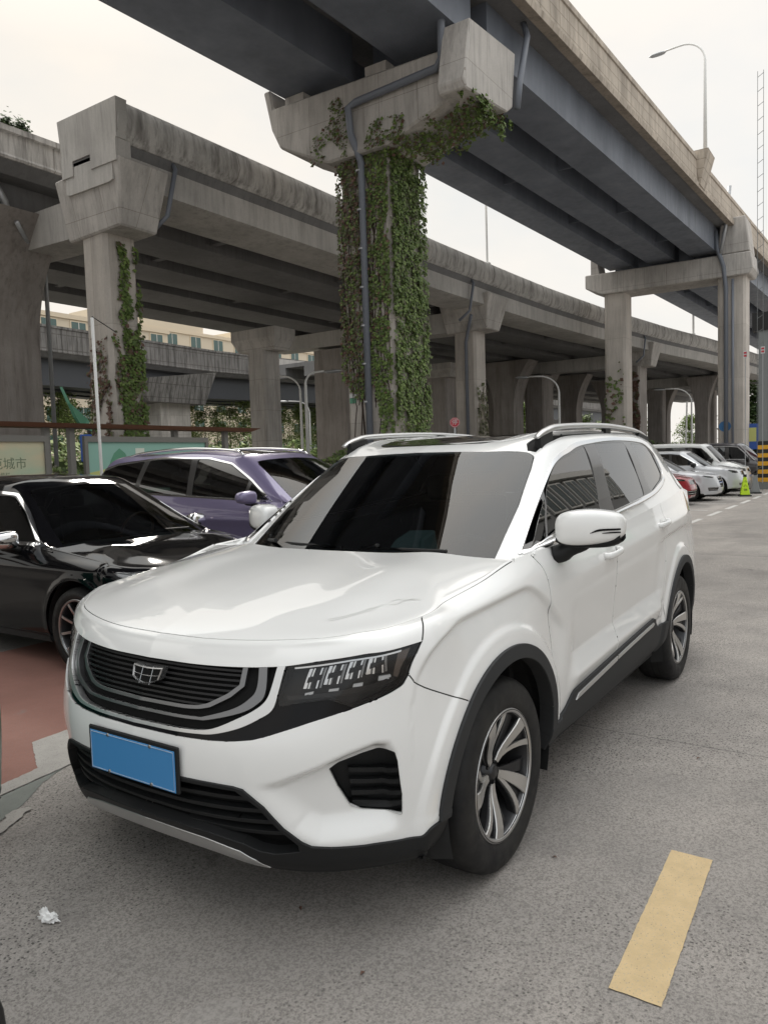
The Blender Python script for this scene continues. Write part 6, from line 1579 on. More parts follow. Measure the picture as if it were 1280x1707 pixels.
def hedge(name,x0,x1,y0,y1,h,label,n=5000,leaf=.12,mats_=('leaf_dark','leaf_green'),seed=1,cat='hedge'):
    rnd=random.Random(seed); pts=[]
    for _ in range(n):
        x=rnd.uniform(x0,x1); y=rnd.uniform(y0,y1); top=h*(.8+.35*mnoise.noise(Vector((x*.9,y*.9,seed))))
        f=rnd.random()
        if f<.5: z=top*rnd.random(); y=y1+rnd.uniform(-.12,.05); 
        elif f<.65: z=top*rnd.random(); x=rnd.choice((x0,x1))+rnd.uniform(-.08,.08)
        else: z=top+rnd.uniform(-.1,.06)
        pts.append(((x,y,z),(rnd.uniform(-1,1),1,.8),0 if rnd.random()<.6 else 1,1))
    o=leafy(name,list(mats_),pts,label,cat,size=leaf,seed=seed)
    b=MB(); b.box(x0+.1,x1-.1,y0,y1-.1,0,h*.62); b.build('inner_growth',MATS['leaf_dark'],o); return o
def building(name,x0,x1,y,depth,h,floors,bays,label,wall,ww=1.5,wh=1.5,trim='cream_trim',steps=None,face=1,glass='win_green'):
    """facade looks to +y*face"""
    root=empty(name,((x0+x1)/2,y,0),0,label,'building'); L=abs(x1-x0); fh=h/floors
    b=MB(); b.box(-L/2,L/2,-depth if face>0 else 0,0 if face>0 else depth,0,h)
    if steps:
        for a,c,zz in steps: b.box(a-(x0+x1)/2,c-(x0+x1)/2,-depth+1,-.5,h+.002,h+zz)
    b.build('wall',wall,root)
    b=MB(); b.box(-L/2-.15,L/2+.15,-.3,.2,h-.3,h+.15) if face>0 else b.box(-L/2-.15,L/2+.15,-.2,.3,h-.3,h+.15); b.build('cornice',MATS[trim],root)
    bw=L/bays; n=0
    proto=None
    for f in range(floors):
        for k in range(bays):
            if n>=100: break
            cx=-L/2+bw*(k+.5); cz=fh*(f+.55); n+=1
            if proto is None:
                s=face; w=MB(); w.box(-ww/2-.12,ww/2+.12,0 if s>0 else -.10,.10 if s>0 else 0,-wh/2-.12,wh/2+.12); proto=w.build('window',MATS[trim],root)
                g=MB(); g.box(-ww/2,ww/2,.101 if s>0 else -.12,.12 if s>0 else -.101,-wh/2,wh/2); gg=g.build('pane',MATS[glass],proto)
                m=MB(); m.box(-.04,.04,.121 if s>0 else -.15,.15 if s>0 else -.121,-wh/2,wh/2); m.build('mullion',MATS['sill_white'],proto); proto.location=(cx,0,cz)
            else:
                c=proto.copy(); COL.objects.link(c); c.location=(cx,0,cz)
                for ch in proto.children: d=ch.copy(); COL.objects.link(d); d.parent=c
    return root
def sheet(name,poly,z,m,label=None,cat=None,jag=0,seed=1,parent=None,kind=None):
    rnd=random.Random(seed); pts=[]
    n=len(poly)
    for i in range(n):
        a=Vector(poly[i]);b_=Vector(poly[(i+1)%n]); L=(b_-a).length; k=max(1,int(L/.02)) if jag else 1
        for q in range(k):
            p=a.lerp(b_,q/k); 
            if jag and q: p+=Vector((rnd.gauss(0,jag),rnd.gauss(0,jag)))
            pts.append((p.x,p.y,z))
    b=MB(); b.add(pts,[tuple(range(len(pts)))]); o=b.build(name,m,parent)
    me=o.data; bm=bmesh.new(); bm.from_mesh(me); bmesh.ops.triangulate(bm,faces=bm.faces); bm.normal_update()
    for f in bm.faces:
        if f.normal.z<0: f.normal_flip()
    bm.to_mesh(me); bm.free(); tag(o,label,cat,kind=kind); return o
SCW=(1.86,.28,0)
def cone(x,y,m,label,stripe=None,text=None):
    root=empty('traffic_cone',(x,y,0),.3,label,'traffic cone'); b=MB(); b.box(-.19,.19,-.19,.19,0,.05); b.build('base',MATS['stripe_black'],root,bevel=.01)
    b=MB(); k=MB()
    def ring(r,z): return [(-r,-r,z),(r,-r,z),(r,r,z),(-r,r,z)]
    b.hexa(ring(.145,.051)+ring(.045,.66)); b.build('body',m,root,bevel=.012); b=MB(); b.box(-.05,.05,-.05,.05,.661,.74); b.build('top',MATS['stripe_black'],root)
    if text:
        for i,ch in enumerate(text): text_mesh('lettering',ch,.13,MATS['stripe_black'],root,loc=(.145-.1*(.18+.14*(2-i))/.6+.006,0,.20+.14*(2-i)),rot=(PI/2,0,PI/2))
    return root
def build_world():
    world_mats(); build_cars()
    # ground
    b=MB(); b.add([(-400,-400,0),(400,-400,0),(400,400,0),(-400,400,0)],[(0,1,2,3)]); tag(b.build('ground',MATS['road']),kind='structure')
    o=sheet('lane',[(-60,-1.75),(-60,8.2),(9,8.2),(9,-6),(-1.605,-6),(-1.605,-1.75)],.004,MATS['pavement'],kind='structure')
    sheet('lane_joint',[(-1.607,-1.0),(-1.601,-1.0),(-1.6,8),(-1.606,8)],.0045,MATS['joint'],kind='structure',jag=.0015)
    sheet('lane_joint',[(-9.60,-1.0),(-9.585,-1.0),(-9.585,8),(-9.60,8)],.0045,MATS['joint'],kind='structure',jag=.003)
    sheet('parking_bay',[(.60,-1.54),(.37,-1.575),(.17,-1.96),(-.08,-1.97),(-3.1,-1.97),(-3.1,-4.3),(2.6,-4.3),(1.9,-1.2)],.008,MATS['red_ground'],kind='structure',jag=.004,seed=4)
    sheet('bay_line',[(1.3,-1.26),(.66,-1.43),(.26,-1.48),(-.1,-1.53),(-.6,-1.6),(-.6,-1.98),(-.08,-1.98),(.17,-1.97),(.37,-1.585),(.59,-1.55),(1.3,-1.40)],.010,MATS['white_line'],kind='structure',jag=.0025,seed=2)
    sheet('repair_patch',[(1.3,-1.255),(.66,-1.425),(.30,-1.47),(.45,-1.40),(.66,-1.24),(1.3,-.95)],.007,MATS['green_ground'],kind='structure',jag=.003,seed=9)
    sheet('paint_mark',[(.83,-1.14),(.78,-1.165),(.765,-1.20),(.72,-1.215),(.66,-1.19),(.66,-1.155),(.70,-1.15),(.73,-1.115),(.80,-1.085),(.90,-1.03),(.92,-1.06)],.0125,MATS['white_line'],kind='structure',jag=.004,seed=3)
    sheet('yellow_dash',[(-.43,1.42),(-.43,1.57),(.46,1.60),(.46,1.45)],.008,MATS['yellow_line'],kind='structure',jag=.0007,seed=5)
    sheet('repair_patch',[(1.13,.47),(1.05,.55),(1.2,.70),(1.5,.78),(1.5,.45)],.006,MATS['road'],kind='structure',jag=.004,seed=6)
    for i,x in enumerate(np.arange(-15.9,-37,-2.72)):
        sheet('bay_line',[(x,-1.9),(x-.12,-1.9),(x-.12,-6.5),(x,-6.5)],.0085,MATS['far_line'],kind='structure',jag=.004,seed=i)
    for i,x in enumerate(np.arange(-14.5,-40,-2.4)): sheet('lane_dash',[(x,-1.60),(x-1.5,-1.60),(x-1.5,-1.48),(x,-1.48)],.0085,MATS['far_line'],kind='structure',jag=.004,seed=30+i)
    # crumpled tissue and litter
    b=MB(); rnd=random.Random(8); bm=bmesh.new(); bmesh.ops.create_icosphere(bm,subdivisions=4,radius=1)
    for v in bm.verts:
        p=v.co; nn=mnoise.noise(p*2.3)*.55+mnoise.noise(p*5.1)*.30+abs(mnoise.noise(p*9))*.22; q=p*(.72+nn); v.co=Vector((q.x*.020,q.y*.042,max(q.z*.022+.016,.002)+(.018 if q.y<-.2 and q.x<.2 and mnoise.noise(p*3)>.12 else 0)))
    me=bpy.data.meshes.new('tissue'); bm.to_mesh(me); bm.free(); o=link('crumpled_tissue',me,MATS['tissue']); o.location=(1.13,-.285,.004); o.rotation_euler=(0,0,.25); tag(o,'crumpled white tissue lying on the pavement at lower left','litter')
    lfs=[(-.80,.98),(.37,.72),(-.36,.36),(.20,1.20)]
    for i,(x,y) in enumerate(((.78,.80),(-.15,1.05),(-1.42,1.32),(.62,.42))):
        b=MB(); b.add([(-.012,0,.0),(0,.006,.006),(.014,0,.004),(0,-.006,.007)],[(0,1,2),(0,2,3)]); o=b.build('dry_leaf',MATS['leaf_brown']); o.location=(x,y,.006); o.rotation_euler=(0,0,i*1.3); tag(o,'tiny dry leaf scrap lying on the open pavement','litter','scraps on the pavement')
    upper_viaduct(); near_pier(); ivy_near(); far_bent(); lower_viaduct()
    pier_lower(-9.95,'slim concrete pier with a wide block crosshead and green ivy strip at left',cols=((-1.55,.95),),w=.95,head_w=(1.5,1.1))
    pier_lower(-29.4,'square concrete pier with dark drain pipe just right of the ivy pier',cols=((-1.55,1.1),(-9.4,2.2)),w=1.1)
    pier_lower(-50.5,'concrete pier overgrown with brown creeper behind the far bent',cols=((-1.6,1.15),(-8.5,1.4)),w=2.0,mat_='conc_brown')
    pier_lower(-71,'most distant pier of the lower viaduct at far right',cols=((-1.9,1.2),(-8,1.4)),w=1.3)
    o=MB(); o.smooth=True; e=lo_e(-29.4); o.tube([(-28.80,e-1.45,.1),(-28.80,e-1.45,6.9),(-28.6,e-1.2,7.5),(-27.9,e-.7,7.9)],.08,8); tag(o.build('drain_pipe',MATS['pipe_grey']),'dark drain pipe running down the second square pier','pipe')
    # the neighbouring deck at upper left with its stout flared column
    beam_deck('viaduct','neighbouring viaduct deck with grass on its edge at upper left',[(22,-16.1,0),(6,-16.15,0),(-11.55,-16.27,0)],9.40,9.4,9.5,10.2,1.5,'conc_parapet','conc_soffit')
    simple_column(-9.0,-18.9,2.2,1.9,8.3,'stout streaked concrete pier at the left edge of the picture','conc_brown',flare=1.5)
    b=MB(); b.smooth=True; b.tube([(-8.3,-16.9,9.2),(-8.75,-17.0,8.6),(-9.0,-17.1,7.9),(-8.9,-17.6,7.5)],.10,8); b.tube([(-10.3,-17.8,.2),(-10.3,-17.8,7.3),(-9.3,-17.0,7.7),(-8.8,-16.6,8.0)],.06,8); tag(b.build('drain_pipe',MATS['galv']),'bent grey drain pipe on the stout pier at left edge','pipe')
    for i,(x,y,s) in enumerate(((-8.55,-16.35,1.0),(-8.95,-16.35,1.2),(-7.6,-16.3,.9))):
        rr=random.Random(i); pts=[((x+rr.gauss(0,.07*s),y+rr.gauss(0,.06),10.2+abs(rr.gauss(0,.12*s))),(rr.uniform(-1,1),1,1),0,1) for _ in range(420)]
        leafy('weed_tuft',['leaf_dark'],pts,['small dark weed tuft on the upper left parapet, middle one','larger weed tuft on the upper left parapet nearest the corner','weed tuft cut by the left picture edge on the parapet'][i],'weed',size=.10,seed=i)
    # columns further in, below the lower deck
    simple_column(-21.9,-20.3,1.0,1.0,7.3,'grey column with a wide hexagonal cap left of the ivy pier','conc_cap',cap=(1.3,2.5,.9,.0))
    simple_column(-39.0,-21.2,1.5,1.4,7.4,'brownish column behind the square pier with the drain pipe','conc_brown',cap=(2.4,2.6,.8,0))
    gl='dark columns under the lower viaduct'
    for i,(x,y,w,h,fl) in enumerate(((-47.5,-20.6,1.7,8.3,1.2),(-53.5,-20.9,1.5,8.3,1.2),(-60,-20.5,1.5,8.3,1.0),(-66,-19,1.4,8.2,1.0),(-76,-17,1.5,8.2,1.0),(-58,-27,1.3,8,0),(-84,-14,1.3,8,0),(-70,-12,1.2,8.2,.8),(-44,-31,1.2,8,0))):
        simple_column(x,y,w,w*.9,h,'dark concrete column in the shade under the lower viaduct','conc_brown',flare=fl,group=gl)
    # deck behind the lower viaduct that shuts out the sky
    beam_deck('viaduct','shaded inner deck running behind the lower viaduct',[(-40,-27.6,0),(-50,-26.2,0),(-62,-23.6,0),(-100,-18,0)],8.9,8.9,9.5,9.6,1.0,'conc_lower','conc_soffit')
    beam_deck('viaduct','distant viaduct with dark girders crossing in front of the cream flats',[(10,-40,.35),(-24,-40,.0),(-38,-40,-.15),(-51,-40,.1),(-75,-39,.0),(-140,-36,0)],8.8,8.8,8,10.4,1.9,'conc_far','steel_dark')
    beam_deck('viaduct','lowest distant deck under the dark girders at left',[(10,-48.5,.0),(-10,-48.5,.0),(-27,-48.2,.0)],6.5,6.5,3,7.4,.8,'conc_far','conc_soffit')
    pr=empty('viaduct_pier',(-33,-39.5,0),0,'wide block crosshead pier of the distant viaduct above the shelter roof','pier')
    b=MB(); b.hexa([(-2.3,-3,6.0),(3.4,-3,6.0),(2.6,1.2,6.0),(-2.3,1.2,6.0),(-3.2,-3,8.1),(4.4,-3,7.4),(3.6,1.5,7.4),(-3.2,1.5,8.3)]); b.build('crosshead',MATS['conc_far'],pr); b=MB(); b.box(-1.4,1.2,-2,.6,0,6.0); b.build('column',MATS['conc_cap'],pr)
    # ivy on other piers
    def strip_ivy(face,u0,u1,z0,z1,x,y,n,mi_p,label,seed,size=.09,holes=.15,mats_=('leaf_green','leaf_mixed','leaf_brown'),taper=0):
        rr=random.Random(seed); pts=[]
        for _ in range(n):
            u=rr.uniform(u0,u1); z=z0+(z1-z0)*rr.random()**1.15
            if mnoise.noise(Vector((u*2.3,z*.9,seed)))>holes: continue
            if mnoise.noise(Vector((u*5,z*2.2,seed+7)))>.30: continue
            if abs(u-(u0+u1)/2)>(u1-u0)*(.62-.22*(z-z0)/(z1-z0)+.25*mnoise.noise(Vector((z*1.3,seed,0)))): continue
            if taper and rr.random()<taper*(z-z0)/(z1-z0): continue
            p=(x+rr.uniform(0,.08),u,z) if face=='x' else (u,y+rr.uniform(0,.1),z); nn=(1,0,.2) if face=='x' else (0,1,.2)
            r_=rr.random(); mi=0 if r_<mi_p[0] else (1 if r_<mi_p[1] else 2); pts.append((p,nn,mi,1))
        return leafy('ivy',list(mats_),pts,label,'ivy',size=size,seed=seed)
    e=lo_e(-9.95)
    strip_ivy('y',-10.45,-9.75,2.2,7.2,0,e-1.07,5200,(.85,.95),'narrow green ivy strip climbing the slim pier at left',11,taper=.55,holes=.3)
    strip_ivy('x',e-2.02,e-1.08,1.0,4.9,-9.46,0,3800,(.08,.30),'brown ivy on the sunny face of the slim left pier',12,size=.085,taper=.9,holes=.10)
    strip_ivy('y',-10.45,-9.5,1.0,5.0,0,e-1.07,3600,(.55,.75),'broad green ivy skirt low on the slim left pier',13,taper=.6,holes=.2)
    strip_ivy('x',-10.95,-9.85,1.0,6.6,-38.80,0,800,(.6,.8),'patchy ivy on the left column of the far bent',14,size=.16,taper=.7,holes=.0)
    strip_ivy('x',lo_e(-50.5)-2.2,lo_e(-50.5)-1.0,1.0,7.0,-49.45,0,2600,(.0,.15),'reddish brown creeper on the pier behind the far bent',15,size=.17,holes=.2)
    e2=lo_e(-29.4); rr=random.Random(4); stems=[]
    for k in range(46):
        x=rr.uniform(-29.9,-28.9); z=.6; st=[]
        for q in range(rr.randint(4,11)): st.append((x,e2-.97,z)); z+=rr.uniform(.25,.5); x=min(max(x+rr.uniform(-.14,.14),-29.95),-28.85)
        stems.append((st,.022))
    pts=[((rr.uniform(-29.9,-28.9),e2-.96+rr.random()*.06,.8+rr.random()**2*4.2),(0,1,.2),0,1) for _ in range(420)]
    leafy('creeper',['leaf_mixed'],pts,'pale leafless creeper on the square pier with the drain pipe','creeper',size=.13,seed=3,stems=stems,stem_mat='twig_pale')
    # lamps
    lamp_post(-32.4,up_c(-32.4)+3.7,13.95,4.9,1.95,(-.15,-.99),'tall curved street lamp standing on the upper viaduct parapet',.065)
    lamp_post(-36.7,-12.75,0,5.9,1.9,(.2,-.98),'street lamp under the lower viaduct left of the far bent')
    lamp_post(-52.0,-9.2,0,5.9,2.0,(.2,-.98),'distant street lamp between the far bent columns')
    lamp_post(-27.0,-22.6,0,6.0,1.6,(.55,-.83),'street lamp among the slim trees left of the ivy pier')
    lamp_post(-24.0,-16.4,0,5.3,1.2,(.2,.98),'street lamp hugging the left side of the ivy pier') if False else lamp_post(-21.0,-17.3,0,5.2,.9,(-.5,.86),'street lamp hugging the left side of the ivy pier')
    lamp_post(-41.0,-33.5,0,6.2,1.8,(.55,-.83),'far street lamp near the distant pier crosshead')
    for x,y,z0,h,lab in ((-28.9,-13.05,10.2,3.6,'thin pole standing on the lower viaduct parapet near the sky gap'),(-57.5,-10.2,10.2,3.0,'thin distant pole on the lower viaduct right of the far column')):
        b=MB(); b.tube([(0,0,0),(0,0,h)],.05 if x>-40 else .08,8); b.box(-.12,.12,-.12,.12,-.0,.12); o=b.build('pole',MATS['white_pole']); o.location=(x,y,z0); tag(o,lab,'pole')
    b=MB(); b.tube([(0,0,0),(.02,.12,4.2)],.045,8); b.box(-.1,.1,-.1,.1,0,.05); o=b.build('pole',MATS['white_pole']); o.location=(-39.5,-6.95,0); tag(o,'slanting white post in front of the distant street lamp','pole')
    b=MB(); b.tube([(0,0,0),(0,0,2.9)],.05,8); b.box(-.1,.1,-.1,.1,0,.05); o=b.build('pole',MATS['white_pole']); o.location=(-31.0,-8.6,0); tag(o,'short white post seen over the roof rail of the white SUV','pole')
    # flag pole with a rod
    r_=empty('flag_pole',(-5.17,-8.6,0),0,'thin white flag pole with a dark slanting rod beside the ivy','flag pole'); b=MB(); b.smooth=True; b.tube([(0,0,0),(.03,0,4.02)],.026,8); b.build('pole',MATS['white_pole'],r_); b=MB(); b.tube([(.03,0,4.04),(-.42,0,3.84)],.008,6); b.build('rod',MATS['dark_metal'],r_)
    # leaf-shaped sculpture
    b=MB(); v=[(-7.45,-13.0,3.42),(-7.62,-13.05,3.10),(-7.85,-13.1,2.9),(-8.05,-13.0,2.72),(-8.10,-12.95,2.45),(-7.9,-13.0,2.55),(-7.68,-12.9,2.75),(-7.52,-12.85,3.05)]
    b.add(v+[(x+.03,y-.06,z) for x,y,z in v],[tuple(range(8)),tuple(range(8,16))[::-1]]+[(i,(i+1)%8,8+(i+1)%8,8+i) for i in range(8)]); rt=empty('leaf_sculpture',(-8.05,-13.0,0),0,'green folded leaf shaped sign standing behind the shelter','sculpture'); o=b.build('leaf_panel',MATS['poster_green'],rt); o.location=(8.05,13.0,0); b=MB(); b.tube([(0,0,0),(0,0,2.6)],.04,6); b.build('post',MATS['dark_metal'],rt)
    # shelter / notice boards
    sh=empty('notice_shelter',(-4,-9.5,0),0,'long notice board shelter with a reddish brown roof beam behind the cars','shelter')
    b=MB(); b.hexa([(-5.55,-.30,2.30),(8,-.30,2.30),(8,.10,2.30),(-5.55,.10,2.30),(-5.75,-.45,2.37),(8,-.45,2.37),(8,.18,2.37),(-5.75,.18,2.37)]); b.build('roof_beam',MATS['wood_beam'],sh)
    for x in (-4.9,-3.55,-1.28,-.82,2.2,4.4): 
        b=MB(); b.box(x-.05,x+.05,-.12,-.02,0,2.30); b.build('post',MATS['shelter_grey'],sh)
    def board(x0,x1,pm,lab):
        r=empty('notice_board',(-4+(x0+x1)/2,-9.45,0),0,lab,'notice board'); w=(x1-x0)/2
        b=MB(); b.box(-w,w,-.05,.02,2.06,2.16); b.box(-w,w,-.05,.02,.55,.62)
        b.box(-w,-w+.07,-.05,.02,.621,2.059); b.box(w-.07,w,-.05,.02,.621,2.059); b.build('frame',MATS['shelter_grey'],r)
        b=MB(); b.box(-w+.07,w-.07,-.035,-.015,.62,2.06); p=b.build('poster',pm,r); return r,p,w
    r,p,w=board(-.78,1.9,MATS['poster_cream'],'cream notice board with Chinese lettering at the left edge'); text_mesh('lettering','安全示范城市',.20,MATS['poster_text'],p,loc=(-.36,-.0135,1.70),rot=(PI/2,0,PI),ext=.001); text_mesh('lettering','文明宣传栏',.08,MATS['poster_text'],p,loc=(-.60,-.0135,1.53),rot=(PI/2,0,PI),ext=.001) if False else text_mesh('lettering','宣传栏',.08,MATS['poster_text'],p,loc=(-.55,-.0135,1.53),rot=(PI/2,0,PI),ext=.001)
    r,p,w=board(-4.3,-1.45,MATS['poster_teal'],'teal notice board with a painted green hill behind the purple car')
    b=MB(); b.add([(1.35,-.0145,1.45),(-1.35,-.0145,1.45),(-1.35,-.0145,1.60),(-.6,-.0145,1.66),(0,-.0145,1.58),(.8,-.0145,1.62),(1.35,-.0145,1.52)],[tuple(range(7))]); b.build('painted_field',MATS['poster_yellow'],p)
    b=MB(); b.add([(.95,-.0125,1.58),(.50,-.0125,1.58),(.50,-.0125,1.70),(.58,-.0125,1.86),(.70,-.0125,1.95),(.82,-.0125,1.86),(.90,-.0125,1.72)],[tuple(range(7))]); b.build('painted_tree',MATS['poster_green'],p)
    b=MB(); b.box(.15,.35,-.0145,-.0125,1.60,1.95); b.build('painted_tower',MATS['poster_pale'],p)
    # blue parking sign behind
    rb=empty('road_sign',(-6.9,-11.5,0),0,'small blue sign on a grey post between the two notice boards','sign'); b=MB(); b.box(-.02,.02,-.02,.02,0,2.2); b.build('post',MATS['galv'],rb); b=MB(); b.box(-.14,.14,.021,.04,1.75,2.30); b.build('panel',MATS['sign_blue'],rb,bevel=.01)
    # stop sign
    ss=empty('stop_sign',(-16.8,-8.35,0),0,'small red octagonal stop sign beside the square pier','sign'); ss.rotation_euler=(0,0,R(28)); b=MB(); b.box(-.025,.025,-.025,.025,0,2.6); b.build('post',MATS['galv'],ss)
    oc=lambda r_:[(r_*math.cos(PI/8+k*PI/4),2.62+r_*math.sin(PI/8+k*PI/4)) for k in range(8)]
    b=MB(); b.prism(oc(.15),0,.026,.04); sp_=b.build('panel',MATS['sign_red'],ss); 
    b=MB(); o8=oc(.138);i8=oc(.127); b.add([(.0415,a,c) for a,c in o8]+[(.0415,a,c) for a,c in i8],[(k,(k+1)%8,8+(k+1)%8,8+k) for k in range(8)]); b.build('border',MATS['sign_white'],sp_); text_mesh('lettering','停',.175,MATS['sign_white'],sp_,loc=(.0425,0,2.62),rot=(PI/2,0,PI/2),ext=.001)
    # hedges, shrubs and trees
    hedge('hedge',-12.5,-3.2,-13.4,-12.2,1.9,'dark clipped hedge behind the notice boards',6500,.11,seed=2)
    hedge('shrub',-6.6,-4.9,-10.6,-10.0,1.65,'loose shrub between the two notice boards',1800,.09,('leaf_mixed','leaf_tree'),seed=3,cat='shrub')
    hedge('shrub',-22,-13,-12.4,-11.4,1.9,'green shrubs in front of the column left of the ivy pier',5000,.12,('leaf_green','leaf_mixed'),seed=4,cat='shrub')
    hedge('hedge',-75,-34,-14.2,-12.9,2.3,'dark hedge under the lower viaduct at right',9000,.2,seed=6)
    hedge('shrub',-31.4,-29.0,-12.2,-11.3,2.4,'dark bush at the foot of the square pier',1800,.13,('leaf_dark','leaf_mixed'),seed=7,cat='shrub')
    rnd=random.Random(12)
    g='slim young trees in front of the cream flats'
    spots=[(-8,-26),(-12.5,-28),(-15,-24),(-18,-28),(-19.5,-33),(-24,-29),(-27,-32),(-30,-27),(-33,-33),(-36,-28.5),(-39,-32),(-42,-28),(-46,-33),(-30,-36),(-25,-36),(-21,-31),(-14,-33),(-34,-25.5),(-28,-24.8),(-50,-30),(-5,-30),(-40,-36),(-16.5,-30.5),(-37,-35.5)]
    for i,(x,y) in enumerate(spots):
        x,y=x*1.25-8,y*.45-31
        tree(['slim1','slim2','slim3'][i%3],x,y,rnd.uniform(.85,1.15),rnd.random()*6,'slim young tree with sparse leaves in front of the cream flats',g)
    g='bright green trees beyond the columns'
    for i,(x,y) in enumerate(((-62,-38),(-70,-36),(-80,-34),(-90,-30),(-66,-32),(-98,-26),(-105,-32),(-58,-44),(-112,-22),(-88,-38))):
        tree('bushy',x,y,rnd.uniform(.9,1.3),rnd.random()*6,'bright green tree seen between the dark columns',g)
    hedge('shrub',-62,-6,-31.5,-30.2,3.3,'long band of shrubs below the slim trees at left',9000,.20,('leaf_green','leaf_tree'),seed=21,cat='shrub')
    for i in range(34):
        tree(['slim1','slim2','slim3'][i%3],-12-2.2*i+rnd.uniform(-.8,.8),-45.5+rnd.uniform(-1,1.6),rnd.uniform(.85,1.1),rnd.random()*6,'slim young tree with sparse leaves in front of the cream flats','slim young trees in front of the cream flats')
    tree('dark',-47,-4.6,1.0,1,'dark round tree behind the right hand column'); tree('dark',-12,-14.6,.42,2,'low dark shrub at the foot of the stout left pier')
    # buildings
    building('apartment_block',-118,-58,-80,14,20.5,7,14,'long cream apartment block beyond the distant viaduct',MATS['cream_wall'],1.8,1.6,steps=[(-75,-62,3),(-98,-84,2)])
    building('apartment_block',-56,-30,-66,12,17,6,8,'cream flats with small balconies behind the slim trees at left',MATS['cream_wall'],1.6,1.5)
    building('apartment_block',-28,-4,-72,12,15,5,7,'pale office block seen left of the slim pier',MATS['shop_white'],2.2,1.6,'sill_white')
    building('apartment_block',-170,-125,-62,14,16,5,12,'distant cream building behind the bright green trees',MATS['cream_wall'],1.8,1.6)
    # shops on the other side of the lane: reflected in the glass of the parked cars
    sb=building('shop_building',-30,-4,8.3,9,9.4,3,13,'grey two storey shop building facing the lane behind the photographer',MATS['shop_grey'],1.3,1.7,'shop_white',face=-1,glass='win_dark')
    for x0,x1,m_,t_,tm in ((-24,-15,'sign_green','便利超市','sign_white'),(-14.5,-5,'sign_brown','水果店','sign_yellow')):
        s_=empty('shop_sign',((x0+x1)/2,8.0,0),0,{'便利超市':'long green shop sign with white lettering','水果店':'brown shop sign with large yellow lettering','手机维修':'green shop sign at the far end of the shop row'}[t_],'shop sign'); b=MB(); b.box(-(x1-x0)/2,(x1-x0)/2,-.1,.28,3.2,4.6); q=b.build('panel',MATS[m_],s_); text_mesh('lettering',t_,1.1,MATS[tm],q,loc=(0,-.11,3.9),rot=(PI/2,0,0),ext=.02)
    # right edge: striped portal leg, mast, boards, person by the wall
    tw=empty('portal_leg',(-31.0,-2.36,0),0,'grey steel portal leg with yellow and black stripes at right edge','column'); b=MB(); b.box(-.5,.5,.10,1.6,0,6.2); b.build('shaft',MATS['metal_cabinet'],tw)
    b=MB()
    for k in range(5): b.box(-.515,.515,.085,1.615,.30+.32*k,.46+.32*k)
    tag(b.build('yellow_stripes',MATS['stripe_yellow'],tw)); b=MB(); 
    for k in range(5): b.box(-.512,.512,.088,1.612,.461+.32*k,.619+.32*k)
    b.build('black_stripes',MATS['stripe_black'],tw)
    b=MB(); b.box(.0,.55,-.12,1.7,6.2,6.9); b.build('bracket',MATS['dark_metal'],tw)
    ms=empty('lattice_mast',(-29.6,-2.08,0),0,'thin tall lattice mast at the right picture edge','mast'); b=MB()
    for dx,dy in ((0,-.1),(0,.1)): b.tube([(dx,dy,0),(dx,dy,15.6)],.010,5)
    b.build('rails',MATS['mast_grey'],ms); b=MB(); b.tube([(0,-.1,0),(0,.1,.12)],.010,4,cap=False); rg=b.build('rung',MATS['mast_grey'],ms); rg.location=(0,0,.3)
    for k in range(1,30): c_=rg.copy(); COL.objects.link(c_); c_.location=(0,0,.3+.52*k)

    for y,z,lab in ((-2.55,5.2,'small white red bordered sign left of the mast'),(-1.95,5.3,'small white red bordered sign right of the mast')):
        q=empty('small_sign',(-29.3,y,z),0,lab,'sign'); b=MB(); b.box(0,.02,-.07,.07,-.13,.13); b.build('panel',MATS['sign_white'],q); b=MB(); b.box(.021,.025,-.05,.05,-.09,-.02); b.box(.021,.025,-.05,.05,.02,.09); b.build('marks',MATS['sign_red'],q); b=MB(); b.box(-.01,.0,-.012,.012,-5 if y>-2.3 else -5,-.1) ; b.build('post',MATS['galv'],q)
    bd=empty('banner_board',(-40,-4.0,0),0,'board with yellow and blue panels behind the grey van','board'); b=MB(); b.box(-.05,.05,-.9,1.3,1.6,2.9); b.build('panel',MATS['sign_blue'],bd)
    b=MB()
    for k in range(3): b.box(.051,.06,-.7+.65*k,-.25+.65*k,2.0,2.7)
    b.build('yellow_notices',MATS['poster_yellow'],bd)
    b=MB(); b.box(-.04,.04,-.8,-.7,0,1.6); b.box(-.04,.04,1.1,1.2,0,1.6); b.build('legs',MATS['galv'],bd)
    b=MB(); b.box(-.05,.05,-.11,.11,0,2.6); o=b.build('banner',MATS['pink_banner']); o.location=(-33.2,-2.50,0); tag(o,'narrow pink upright banner left of the striped leg','banner')
    b=MB(); b.hexa([(-.6,-1.6,0),(.6,-1.6,0),(.6,2.4,0),(-.6,2.4,0),(-.5,-1.5,.55),(.5,-1.5,.55),(.5,2.4,.55),(-.5,2.4,.55)]); o=b.build('barrier',MATS['conc_cap'],bevel=.05); o.location=(-31.3,-1.7,0); tag(o,'low concrete barrier at the foot of the striped leg','barrier')
    cone(-25.6,-2.02,MATS['hivis'],'bright yellow square traffic cone with dark lettering',text='小心地'); cone(-27.4,-1.95,MATS['metal_cabinet'],'dark grey traffic cone just behind the yellow one')
    # things on the dashboards
    b=MB(); v=[(-.62,-.28,1.118),(-.50,-.30,1.118),(-.47,.10,1.118),(-.60,.16,1.118)]
